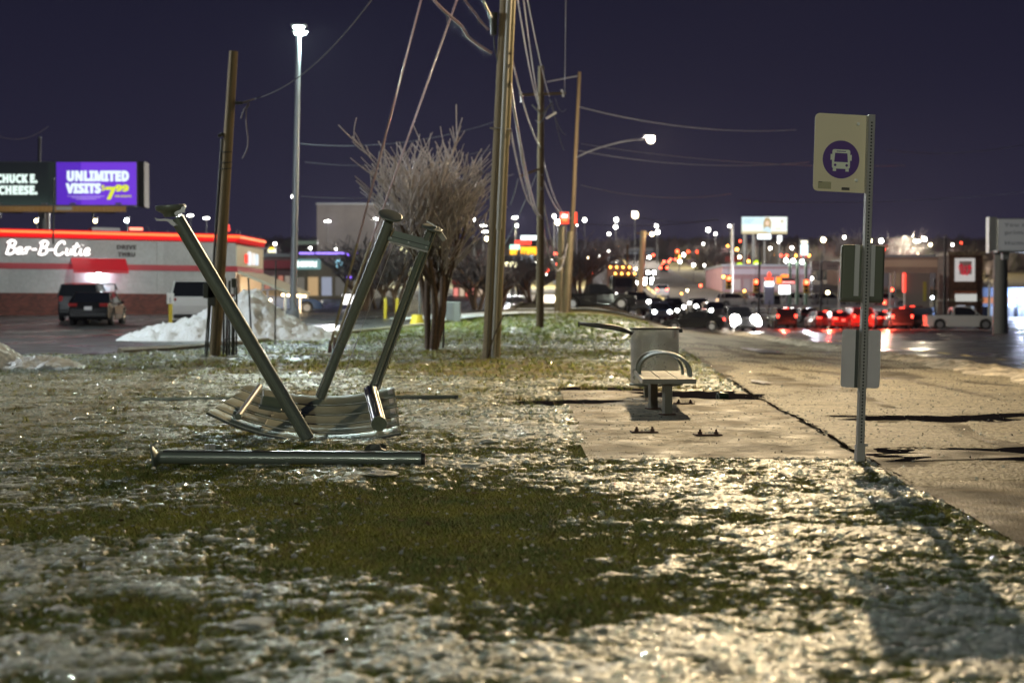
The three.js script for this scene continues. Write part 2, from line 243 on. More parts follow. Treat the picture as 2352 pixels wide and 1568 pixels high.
function crust(x, d) { // > 0 where ice lies; also how thick
  const z = -d;
  let m = 0.28 * N2(x * 0.75, z * 0.75) + 0.30 * N2b(x * 2.1, z * 2.3) + 0.36 * N2(x * 6.1 + 9, z * 6.3) + 0.28 * N2b(x * 15, z * 15);
  for (const [px, pd, rx, rd] of bare) { const e = ((x - px) / rx) ** 2 + ((d - pd) / rd) ** 2; if (e < 3) m -= 1.6 * Math.exp(-e * e * 0.8); }
  if (inPad(x, d)) return Math.min(m, 0.25 * m + 0.34) * 0.9 + 0.10 + 0.14 * N2b(x * 22, z * 22) - 0.25 * sstep(0.1, 0.6, N2(x * 1.3, z * 2.2 + 5)) + 0.2 * sstep(0.4, 0, x - 0.62);
  const w = walkEdge(d);
  if (x > bankEdge(d) - 0.2) return -1;
  if (x > w) { const u = x - w, rut = (c, wd) => Math.exp(-(((u - c - 0.12 * N2(d * 0.15, c)) / wd) ** 2)), near = sstep(8.6, 10.6, d + 0.5 * N2(x, z)); return lerp(-1, 0.25 * m + 0.42 + 0.12 * N2b(x * 20, z * 20) - (0.75 * rut(1.5, 0.13) + 0.8 * rut(3.2, 0.15) + 0.5 * rut(4.4, 0.1)) * sstep(-0.3, 0.4, N2(x * 0.4, d * 0.25)) - 0.9 * sstep(0.15, 0.6, N2(x * 0.5 + 4, d * 0.22)) * sstep(17, 24, d) - 1.3 * Math.exp(-(((d - 15 - 0.12 * x + 0.25 * N2(x * 1.5, d)) / 0.55) ** 2)) * (1 + 0.5 * N2b(x * 7, z * 9)) * sstep(3.2, 3.9, x) - 0.75 * Math.exp(-(((d - 10.6 - 0.2 * x) / 0.9) ** 2)), near); }
  m += 0.10 + 0.12 * sstep(12.5, 15, d) * sstep(34, 26, d) + 0.34 * sstep(6.6, 5.2, d + 0.4 * x) + 0.14 * sstep(-0.6, 1.8, x - 0.05 * d) * sstep(20, 12, d) - 0.22 * sstep(0.25, 0.7, N2b(x * 1.7 + 7, d * 2.6)) * sstep(10.5, 8.5, d) + 0.30 * Math.exp(-(((d - 13.5) / 1.6) ** 2) - (((x - 0.2) / 0.9) ** 2));
  for (const [gx, gd, rx, rd, k] of grassSpots) { const e = ((x - gx) / rx) ** 2 + ((d - gd) / rd) ** 2; if (e < 6) m -= 0.85 * k * Math.exp(-e); }
  return m;
}
function crustHeight(x, d, m) {
  const k = x > walkEdge(d) || inPad(x, d) ? 0.30 : 1;
  const body = m > 0 ? 0.010 * sstep(0, 0.10, m) + 0.020 * Math.min(m, 0.7) : m * 0.12;
  const fine = (0.0045 * N2b(x * 13, d * 13) + 0.005 * N2(x * 34 + 3, d * 34)) * (0.3 + 0.7 * sstep(6, 10.5, d + 1.5 * N2(x * 0.7, d * 0.7))) + 0.0035 * N2b(x * 90, d * 90 + 5);
  return k * (body + (m > -0.05 ? fine * sstep(-0.05, 0.15, m) : 0)) + (k < 1 ? 0.018 : 0.006);
}
{
  const layer = (d0, d1, s, onRoad) => {
    const pos = [], col = [], uv = [], idx = [], rows = Math.round((d1 - d0) / s), W = 0.372 * d1 + 0.5, cols = Math.round(2 * W / s), at = new Int32Array((rows + 1) * (cols + 1)).fill(-1), mm = new Float32Array((rows + 1) * (cols + 1));
    for (let j = 0; j <= rows; j++) { const d = d0 + j * s, lim = 0.372 * d + 0.5; for (let i = 0; i <= cols; i++) { const x = -W + i * s; mm[j * (cols + 1) + i] = Math.abs(x) > lim || inLot(x + 0.3, d) || (onRoad ? x < walkEdge(d) + 0.03 && !inPad(x + 0.05, d) : x > walkEdge(d) - 0.02 || inPad(x - 0.04, d)) ? -9 : crust(x, d); } }
    const vert = (i, j) => { const k = j * (cols + 1) + i; if (at[k] < 0) { const jx = 0.35 * s * N2(i * 3.7, j * 3.1), jd = 0.35 * s * N2b(i * 3.3, j * 3.9), x = -W + i * s + (j && j < rows ? jx : 0), d = d0 + j * s + (j && j < rows ? jd : 0), m = mm[k]; at[k] = pos.length / 3; pos.push(x, H(x, -d) + crustHeight(x, d, m), -d); uv.push(x, d);
      const t = sstep(0.0, 0.62, m + 0.16 * N2(x * 11, d * 11) + 0.10 * N2b(x * 31, d * 31)), w = 0.5 + 0.5 * N2b(x * 1.3, d * 1.3), road = x > walkEdge(d) || inPad(x, d); const pv = 0.5 + 0.5 * N2b(x * 0.9, d * 2.2) + 0.3 * N2(x * 5, d * 7); const hi = road ? [0.19 + 0.09 * pv, 0.168 + 0.08 * pv, 0.122 + 0.06 * pv] : [0.40, 0.425, 0.40], lo = road ? [0.13, 0.115, 0.08] : [0.12 + 0.05 * w, 0.13 + 0.04 * w, 0.05 + 0.04 * w]; col.push(lerp(lo[0], hi[0], t), lerp(lo[1], hi[1], t), lerp(lo[2], hi[2], t)); } return at[k]; };
    for (let j = 0; j < rows; j++) for (let i = 0; i < cols; i++) {
      const k = j * (cols + 1) + i, a = mm[k], b = mm[k + 1], c = mm[k + cols + 1], d = mm[k + cols + 2];
      if (Math.min(a, b, c, d) < -5 || Math.max(a, b, c, d) < -0.02) continue;
      const A = vert(i, j), B = vert(i + 1, j), C = vert(i, j + 1), D = vert(i + 1, j + 1);
      idx.push(A, B, D, A, D, C);
    }
    const g = new THREE.BufferGeometry(); g.setAttribute('position', new THREE.Float32BufferAttribute(pos, 3)); g.setAttribute('uv', new THREE.Float32BufferAttribute(uv, 2)); g.setAttribute('color', new THREE.Float32BufferAttribute(col, 3)); g.setIndex(idx); g.computeVertexNormals(); return g;
  };
  const bands = [[2.7, 7, 0.0135], [7, 13, 0.024], [13, 24, 0.05], [24, 46, 0.12], [46, 84, 0.28]];
  tag(obj('road_frost', mergeGeometries(bands.slice(1).map(([a, b, s]) => layer(a, b, s, true))), M.iceRoad), 'sandy granular frost covering the pavement right of the pad', 'ice', null, 'stuff');
  const crustMesh = obj('ice_crust', mergeGeometries(bands.map(([a, b, s]) => layer(a, b, s, false))), M.ice); tag(crustMesh, 'broken crust of refrozen snow over the lawn and pavement', 'ice', null, 'stuff');
}
// ------------------------------------------------------------ grass, glittering crystals, loose ice
function scatter(name, geo, mat, spots, label, category) {
  const im = new THREE.InstancedMesh(geo, mat, spots.length), m = new THREE.Matrix4(), q = new THREE.Quaternion(), e = new THREE.Euler();
  spots.forEach((s, i) => { m.compose(V(s.x, s.y, s.z), q.setFromEuler(e.set(s.rx ?? 0, s.ry ?? 0, s.rz ?? 0)), V(s.s * (s.sx ?? 1), s.s * (s.sy ?? 1), s.s * (s.sz ?? 1))); im.setMatrixAt(i, m); if (s.c) im.setColorAt(i, s.c); });
  im.name = numbered(name); im.castShadow = im.receiveShadow = true; scene.add(im); return tag(im, label, category, null, 'stuff');
}
function randIn(r, d0, d1) { const d = Math.sqrt(lerp(d0 * d0, d1 * d1, r())), x = (r() * 2 - 1) * (0.372 * d + 0.3); return [x, d]; }
{
  const clump = (n, seed, wide) => { const r = rng(seed), pos = [], nor = []; for (let i = 0; i < n; i++) { const a = r() * 6.283, l = 0.5 + 0.6 * r(), lean = 0.35 + 0.75 * r(), bx = (r() - 0.5) * 1.1, bz = (r() - 0.5) * 1.1, w = wide * (0.7 + 0.6 * r()), b = a + (r() - 0.5) * 1.5; const t = [bx + Math.cos(a) * lean * l, l * (1.15 - 0.75 * lean), bz + Math.sin(a) * lean * l], mid = [bx + Math.cos(a) * lean * l * 0.42, l * (1.15 - 0.75 * lean) * 0.62, bz + Math.sin(a) * lean * l * 0.42], sx = -Math.sin(b) * w, sz = Math.cos(b) * w; pos.push(bx - sx, 0, bz - sz, bx + sx, 0, bz + sz, mid[0] + sx * 0.7, mid[1], mid[2] + sz * 0.7, bx - sx, 0, bz - sz, mid[0] + sx * 0.7, mid[1], mid[2] + sz * 0.7, mid[0] - sx * 0.7, mid[1], mid[2] - sz * 0.7, mid[0] - sx * 0.7, mid[1], mid[2] - sz * 0.7, mid[0] + sx * 0.7, mid[1], mid[2] + sz * 0.7, ...t); for (let k = 0; k < 9; k++) nor.push(Math.cos(a) * -0.3, 0.9, Math.sin(a) * -0.3); } const g = new THREE.BufferGeometry(); g.setAttribute('position', new THREE.Float32BufferAttribute(pos, 3)); g.setAttribute('normal', new THREE.Float32BufferAttribute(nor, 3)); return g; };
  const blade = PH({ color: RGB(1, 1, 1), roughness: 0.85, specularIntensity: 0.2, side: THREE.DoubleSide });
  const r = rng(77), spots = [], far = [];
  const tint = (x, d) => { const k = clamp(0.5 + 0.6 * N2(x * 1.1 + 5, d * 1.1) + 0.35 * N2b(x * 4.3, d * 4.3)), b = r(), v = 0.75 + 0.5 * r(); return b < 0.22 ? RGB(0.23 * v, 0.19 * v, 0.075 * v) : RGB(lerp(0.12, 0.27, k) * v, lerp(0.175, 0.285, k) * v, lerp(0.045, 0.05, k) * v); };
  for (let i = 0; i < 420000; i++) { const [x, d] = randIn(r, 2.7, 15); if (d > 8 && r() < 0.3) continue; if (x > walkEdge(d) - 0.02 || inPad(x - 0.05, d + 0.05)) continue; const m = crust(x, d); if (m > 0.02 && r() > 0.30 * sstep(0.5, 0.0, m)) continue; const h = r(); spots.push({ x, y: H(x, -d) + (m > 0 ? 0.008 : -0.003), z: -d, ry: r() * 6.28, rx: (r() - 0.5) * 0.5, s: 0.017 + 0.014 * r() + 0.022 * h * h * h * h, sx: 1.2, sz: 1.2, c: tint(x, d) }); }
  scatter('grass', clump(15, 5, 0.036), blade, spots, 'matted winter grass between the ice in the foreground', 'grass');
  for (let i = 0; i < 60000; i++) { const [x, d] = randIn(r, 15, 80); if (x > walkEdge(d) - 0.05 || inPad(x, d) || inLot(x + 0.2, d)) continue; const m = crust(x, d); if (m > 0.05) continue; far.push({ x, y: H(x, -d) - 0.005, z: -d, ry: r() * 6.28, s: (0.055 + 0.05 * r()) * (d > 40 ? 1.7 : 1), c: tint(x, d) }); }
  scatter('grass', clump(14, 6, 0.05), blade, far, 'winter grass of the lawn behind the fallen shelter', 'grass');
}
{
  const lump = (seed, flat) => { const g = new THREE.IcosahedronGeometry(1, 1), p = g.attributes.position; for (let i = 0; i < p.count; i++) { const v = V(p.getX(i), p.getY(i), p.getZ(i)), k = 1 + 0.35 * N3(v.x * 1.2 + seed, v.y * 1.2, v.z * 1.2) + 0.15 * N3(v.x * 3 + seed, v.y * 3, v.z * 3); p.setXYZ(i, v.x * k, v.y * k * flat, v.z * k); } g.computeVertexNormals(); return g; };
  const r = rng(99), cr = [], ch = [];
  for (let i = 0; i < 60000; i++) { const [x, d] = randIn(r, 4, 46); if (x > bankEdge(d) - 0.3 || inLot(x + 0.2, d)) continue; const road = x > walkEdge(d) || inPad(x, d), m = crust(x, d); if (m < (road ? -0.35 : -0.12) + 0.1 * r() || (x > walkEdge(d) && d < 9.6)) continue; if (road && r() < 0.8) continue; cr.push({ x, y: H(x, -d) + crustHeight(x, d, m) + 0.002, z: -d, rx: r() * 6, ry: r() * 6, rz: r() * 6, s: (road ? 0.007 : 0.012) * (0.5 + 1.2 * r()) * (1 + d / 40) }); }
  scatter('ice_crystals', new THREE.IcosahedronGeometry(1, 0), M.crystal, cr, 'glittering ice crystals strewn over the lawn', 'ice');
  for (let i = 0; i < 1700; i++) { const [x, d] = randIn(r, 2.9, 26); if (x > walkEdge(d) - 0.05 || inPad(x, d)) continue; const m = crust(x, d); if (m < 0.06 || r() > 0.5 - 0.3 * sstep(0, 1.5, x)) continue; const big = r() < 0.10; ch.push({ x, y: H(x, -d) + crustHeight(x, d, m) + (big ? 0.008 : 0.004), z: -d, rx: (r() - 0.5) * (big ? 0.2 : 0.6), ry: r() * 6.28, rz: (r() - 0.5) * (big ? 0.2 : 0.6), sy: 0.55, s: big ? 0.05 + 0.05 * r() : 0.014 + 0.026 * r(), sx: 0.8 + 0.9 * r(), sz: 0.7 + 0.6 * r() }); }
  for (let i = 0; i < 16000; i++) { const [x, d] = randIn(r, 2.9, 16); if (x > walkEdge(d) - 0.05 || inPad(x, d)) continue; const m = crust(x, d); if (m > 0.0 || m < -0.75 || r() < -m * 0.9 || r() < 0.25) continue; ch.push({ x, y: H(x, -d) + 0.012 + 0.012 * r(), z: -d, rx: (r() - 0.5), ry: r() * 6.28, rz: (r() - 0.5), s: 0.004 + 0.013 * r() * r(), sx: 0.8 + 0.9 * r(), sz: 0.7 + 0.6 * r() }); }
  for (let i = ch.length - 1; i > 0; i--) { const j = Math.floor(r() * (i + 1)); [ch[i], ch[j]] = [ch[j], ch[i]]; }
  scatter('ice_chunks', lump(2, 0.34), M.chunk, ch.slice(0, ch.length >> 1), 'loose broken plates of ice lying on the crust', 'ice');
  scatter('ice_chunks', lump(8, 0.5), M.chunk, ch.slice(ch.length >> 1), 'loose rounded lumps of ice lying on the crust', 'ice');
}
{ // dead leaves and grit
  const r = rng(515), leaf = new THREE.Shape(); leaf.moveTo(0, -1); leaf.quadraticCurveTo(0.75, -0.1, 0, 1); leaf.quadraticCurveTo(-0.75, -0.1, 0, -1); const lg = new THREE.ShapeGeometry(leaf, 3).rotateX(-Math.PI / 2); { const p = lg.attributes.position; for (let i = 0; i < p.count; i++) p.setY(i, 0.5 * p.getX(i) ** 2 + 0.12 * p.getZ(i) ** 2); lg.computeVertexNormals(); }
  const lv = [], gr = []; for (let i = 0; i < 520; i++) { const [x, d] = randIn(r, 2.9, 24); if (x > walkEdge(d) || inPad(x, d)) continue; const v = 0.6 + 0.7 * r(); lv.push({ x, y: H(x, -d) + Math.max(0.02, crustHeight(x, d, crust(x, d)) + 0.004), z: -d, rx: (r() - 0.5) * 0.9, ry: r() * 6.28, rz: (r() - 0.5) * 0.9, s: 0.018 + 0.02 * r(), c: RGB(0.13 * v, 0.075 * v, 0.035 * v) }); }
  scatter('dead_leaves', lg, S({ color: RGB(1, 1, 1), roughness: 0.7, side: THREE.DoubleSide }), lv, 'brown dead leaves scattered over the icy lawn', 'leaves');
  for (let i = 0; i < 4200; i++) { const [x, d] = randIn(r, 8, 26); if (!(inPad(x, d) || x > walkEdge(d) && x < bankEdge(d))) continue; if (N2(x * 2.2, d * 2.2) < -0.1 && r() < 0.75) continue; const v = r(); gr.push({ x, y: H(x, -d) + (inPad(x, d) ? 0.026 : 0.036), z: -d, rx: r() * 6, ry: r() * 6, s: 0.003 + 0.006 * v * v * v, c: r() < 0.75 ? RGB(0.025, 0.02, 0.014) : RGB(0.3, 0.27, 0.2) }); }
  scatter('grit', new THREE.IcosahedronGeometry(1, 0), S({ color: RGB(1, 1, 1), roughness: 0.9 }), gr, 'dark grit and crumbs strewn over pad and pavement', 'grit');
}
// ridge of ploughed snow along the road
{
  const ds = range(17, 110, 0.22), us = range(-1, 1, 0.11), pos = [], uv = [], idx = [];
  ds.forEach((d, j) => us.forEach((u, i) => { const w = 0.75 + 0.35 * N2(d * 0.3, 3), x = bankEdge(d) + u * w, prof = Math.pow(Math.max(0, 1 - u * u), 1.2), h = prof * 0.6 * (0.13 + 0.09 * N2(d * 0.5, 8) + 0.06 * N2b(d * 2.2, u * 2) + 0.035 * N2(d * 6, u * 6)) - 0.02 * (1 - prof); pos.push(x, H(x, -d) + 0.02 + h, -d); uv.push(x, d); if (j && i) { const n = us.length, a = (j - 1) * n + i - 1, c = a + n; idx.push(a, a + 1, c + 1, a, c + 1, c); } }));
  const g = new THREE.BufferGeometry(); g.setAttribute('position', new THREE.Float32BufferAttribute(pos, 3)); g.setAttribute('uv', new THREE.Float32BufferAttribute(uv, 2)); g.setIndex(idx); g.computeVertexNormals();
  tag(obj('snow_ridge', g, M.slush), 'low ridge of ploughed dirty snow along the near road edge', 'snow bank');
}
// mounds of cleared snow
function mound(name, label, cx, cd, wx, wd, hgt, seed, shape, mat = M.snow, n = 110) {
  const pos = [], uv = [], idx = [];
  for (let j = 0; j <= n; j++) for (let i = 0; i <= n; i++) { const u = i / n * 2 - 1, v = j / n * 2 - 1, x = cx + u * wx, d = cd + v * wd, e = shape(u, v); let h = e * hgt; h += hgt * sstep(0, 0.12, e) * (0.10 * N2(x * 1.6 + seed, d * 1.6) + 0.07 * Math.abs(N2b(x * 3.8 + seed, d * 3.8)) + 0.035 * N2(x * 9, d * 9)); pos.push(x, H(x, -d) + h - 0.06 * (1 - sstep(0, 0.05, e)), -d); uv.push(x, d); if (i && j) { const a = (j - 1) * (n + 1) + i - 1, c = a + n + 1; idx.push(a, a + 1, c + 1, a, c + 1, c); } }
  const g = new THREE.BufferGeometry(); g.setAttribute('position', new THREE.Float32BufferAttribute(pos, 3)); g.setAttribute('uv', new THREE.Float32BufferAttribute(uv, 2)); g.setIndex(idx); g.computeVertexNormals();
  return tag(obj(name, g, mat), label, 'snow pile');
}
mound('snow_pile', 'tall white heap of ploughed snow behind the leaning wooden pole', -8.95, 45.2, 3.7, 2.0, 1.42, 4, (u, v) => { const a = Math.exp(-(((u - 0.2) / 0.24) ** 2)) * 0.75 + 0.52 * Math.exp(-(((u + 0.12) / 0.36) ** 2)) + 0.30 * Math.exp(-(((u - 0.55) / 0.26) ** 2)) + 0.16 * Math.exp(-(((u + 0.6) / 0.3) ** 2)); return clamp(a, 0, 1.02) * Math.max(0, 1 - v * v) * sstep(1, 0.86, Math.abs(u)); });
mound('snow_pile', 'low crusted heap of snow at the left edge of the lawn', -9.6, 27.6, 1.55, 0.8, 0.55, 9, (u, v) => clamp(Math.exp(-(((u + 0.45) / 0.42) ** 2)) + 0.32 * Math.exp(-(((u - 0.4) / 0.3) ** 2))) * Math.max(0, 1 - v * v) * sstep(1, 0.8, Math.abs(u)), M.heap, 80);
// ------------------------------------------------------------ things of the foreground
// builds a shape given in world coordinates as part of thing t (t unturned)
function part(name, geo, mat, t, parent = t) { let g = [].concat(geo); g = g.length > 1 ? mergeAll(g) : g[0]; g.translate(-t.position.x, -t.position.y, -t.position.z); const m = new THREE.Mesh(g, mat); m.name = name; m.castShadow = m.receiveShadow = true; parent.add(m); return m; }
function frameOf(a, b, hint) { // an orthonormal frame whose y runs from a to b
  const y = b.clone().sub(a).normalize(), z = hint.clone().sub(y.clone().multiplyScalar(hint.dot(y))).normalize(), x = new THREE.Vector3().crossVectors(y, z); return new THREE.Matrix4().makeBasis(x, y, z).setPosition(a);
}

M.boltHead = S({ color: RGB(0.85, 0.84, 0.78), roughness: 0.4 });
// ---- bus stop sign
{
  const base = onLand(1976, 11.02), top = P(2001.5, 264, 11.05), t = thing('bus_stop_sign', 'bus stop sign with a purple bus emblem on a perforated steel post', 'bus stop sign', base);
  const L = top.distanceTo(base), fr = frameOf(base, top, V(0.10, 0, 1).normalize()), put = (g) => g.applyMatrix4(fr);
  // post: a square tube with real holes in the two faces that show
  const w = 0.052, face = (n) => { const s = new THREE.Shape([new THREE.Vector2(-w / 2, 0), new THREE.Vector2(w / 2, 0), new THREE.Vector2(w / 2, L), new THREE.Vector2(-w / 2, L)]); for (let k = 0; k < n; k++) { const h = new THREE.Path(); h.absarc(0, 0.09 + k * 0.0258, 0.0078, 0, Math.PI * 2, true); s.holes.push(h); } return new THREE.ExtrudeGeometry(s, { depth: 0.003, bevelEnabled: false, curveSegments: 5 }); };
  const n = Math.floor((L - 0.12) / 0.0258);
  const faces = [0, 1, 2, 3].map((k) => put(face(n).translate(0, 0, w / 2 - 0.003).rotateY(k * Math.PI / 2)));
  part('post', faces, M.steel, t);
  part('post_core', put(box(0.03, L - 0.02, 0.03, 0, L / 2, 0)), M.black, t);
  part('anchor_sleeve', [put(box(0.064, 0.17, 0.064, 0, 0.06, 0)), put(box(0.085, 0.02, 0.03, 0.01, 0.145, 0.02))], M.steel, t);
  // panel: sheet with rounded corners, flagged to the left of the post
  const rr = (W, Hh, r) => { const s = new THREE.Shape(); s.moveTo(r, 0); s.lineTo(W - r, 0); s.quadraticCurveTo(W, 0, W, r); s.lineTo(W, Hh - r); s.quadraticCurveTo(W, Hh, W - r, Hh); s.lineTo(r, Hh); s.quadraticCurveTo(0, Hh, 0, Hh - r); s.lineTo(0, r); s.quadraticCurveTo(0, 0, r, 0); return s; };
  const turn = frameOf(base, top, V(0.12, 0, 1).normalize()), lay = (g) => g.applyMatrix4(turn), X0 = -0.436, Y0 = L - 0.605, Z0 = -0.037;
  const ext = (s, d) => new THREE.ExtrudeGeometry(s, { depth: d, bevelEnabled: false, curveSegments: 20 });
  const panel = part('sign_panel', lay(ext(rr(0.445, 0.605, 0.045), 0.004).translate(X0, Y0, Z0)), S({ color: RGB(0.80, 0.69, 0.48), roughness: 0.55, roughnessMap: again(grey(nD, 0.7, 1.2), 2), bumpMap: again(bumpMid, 3), bumpScale: 0.0006 }), t);
  const cx = X0 + 0.218, cy = Y0 + 0.252, zf = Z0 + 0.004, disc = new THREE.Shape(); disc.absarc(0, 0, 0.148, 0, Math.PI * 2);
  part('emblem_disc', lay(ext(disc, 0.0012).translate(cx, cy, zf)), S({ color: RGB(0.12, 0.06, 0.24), roughness: 0.5 }), t, panel);
  { const s = rr(0.145, 0.150, 0.02), win = new THREE.Path(); win.moveTo(0.017, 0.052); win.lineTo(0.128, 0.052); win.lineTo(0.122, 0.122); win.lineTo(0.023, 0.122); win.closePath(); s.holes.push(win); const bar = new THREE.Path(); bar.moveTo(0.035, 0.132); bar.lineTo(0.110, 0.132); bar.lineTo(0.110, 0.138); bar.lineTo(0.035, 0.138); bar.closePath(); s.holes.push(bar); for (const hx of [0.026, 0.119]) { const h = new THREE.Path(); h.absarc(hx, 0.028, 0.0105, 0, Math.PI * 2, true); s.holes.push(h); }
    const b = (x, y, w2, h2) => ext(new THREE.Shape([new THREE.Vector2(x, y), new THREE.Vector2(x + w2, y), new THREE.Vector2(x + w2, y + h2), new THREE.Vector2(x, y + h2)]), 0.0012);
    const list = [ext(s, 0.0012), b(0.008, -0.020, 0.027, 0.0195), b(0.110, -0.020, 0.027, 0.0195), b(-0.013, 0.066, 0.0125, 0.045), b(0.1455, 0.066, 0.0125, 0.045)];
    part('bus_pictogram', list.map((g) => lay(g.translate(cx - 0.0725, cy - 0.072, zf + 0.0014))), S({ color: RGB(0.78, 0.80, 0.66), roughness: 0.5 }), t, panel); }
  for (const [bx, by] of [[X0 + 0.345, Y0 + 0.535], [X0 + 0.345, Y0 + 0.095]]) part('bolt', lay(new THREE.CylinderGeometry(0.012, 0.014, 0.014, 8).rotateX(Math.PI / 2).translate(bx, by, zf + 0.006)), M.boltHead, t, panel);
  part('sticker', lay(box(0.105, 0.056, 0.001, X0 + 0.092, Y0 + 0.047, zf + 0.001)), S({ roughness: 0.5, map: canvasTex(128, 64, (g) => { g.fillStyle = '#b9b08c'; g.fillRect(0, 0, 128, 64); g.strokeStyle = '#6b6450'; g.strokeRect(6, 12, 116, 46); for (let i = 0; i < 4; i++) { g.beginPath(); g.moveTo(6, 22 + i * 9); g.lineTo(122, 22 + i * 9); g.stroke(); } g.fillStyle = '#5a5444'; g.fillRect(6, 2, 34, 7); }) }), t, panel);
  part('sticker', lay(box(0.064, 0.022, 0.001, X0 + 0.262, Y0 + 0.026, zf + 0.001)), S({ color: RGB(0.10, 0.09, 0.075), roughness: 0.5 }), t, panel);
  // schedule case seen from behind, and the small plate below
  const ca = frameOf(base, top, V(-0.05, 0, 1).normalize()), cs = (g) => g.applyMatrix4(ca), y0 = 1.255;
  const caseM = S({ color: RGB(0.115, 0.12, 0.085), roughness: 0.5, metalness: 0.2 });
  const cb = part('schedule_case', cs(rbox(0.335, 0.445, 0.075, 0.02, -0.012, y0 + 0.2225, -0.085)), caseM, t);
  part('case_lip', [cs(rbox(0.335, 0.028, 0.082, 0.012, -0.012, y0 + 0.012, -0.082)), cs(box(0.012, 0.40, 0.01, -0.175, y0 + 0.23, -0.06))], S({ color: RGB(0.09, 0.085, 0.06), roughness: 0.5 }), t, cb);
  for (const x of [-0.062, 0.058]) part('mounting_channel', cs(box(0.036, 0.40, 0.012, x - 0.0, y0 + 0.245, -0.0415)), M.alu, t, cb);
  const sp = part('back_plate', cs(ext(rr(0.302, 0.455, 0.032), 0.003).translate(-0.16, 0.585, -0.038)), PH({ color: RGB(0.64, 0.59, 0.59), metalness: 0.3, roughness: 0.36, roughnessMap: again(grey(nD, 0.7, 1.3), 2.3) }), t);
  part('mounting_channel', cs(box(0.024, 0.455, 0.006, -0.042, 0.812, -0.0315)), M.darkPipe, t, sp);
}

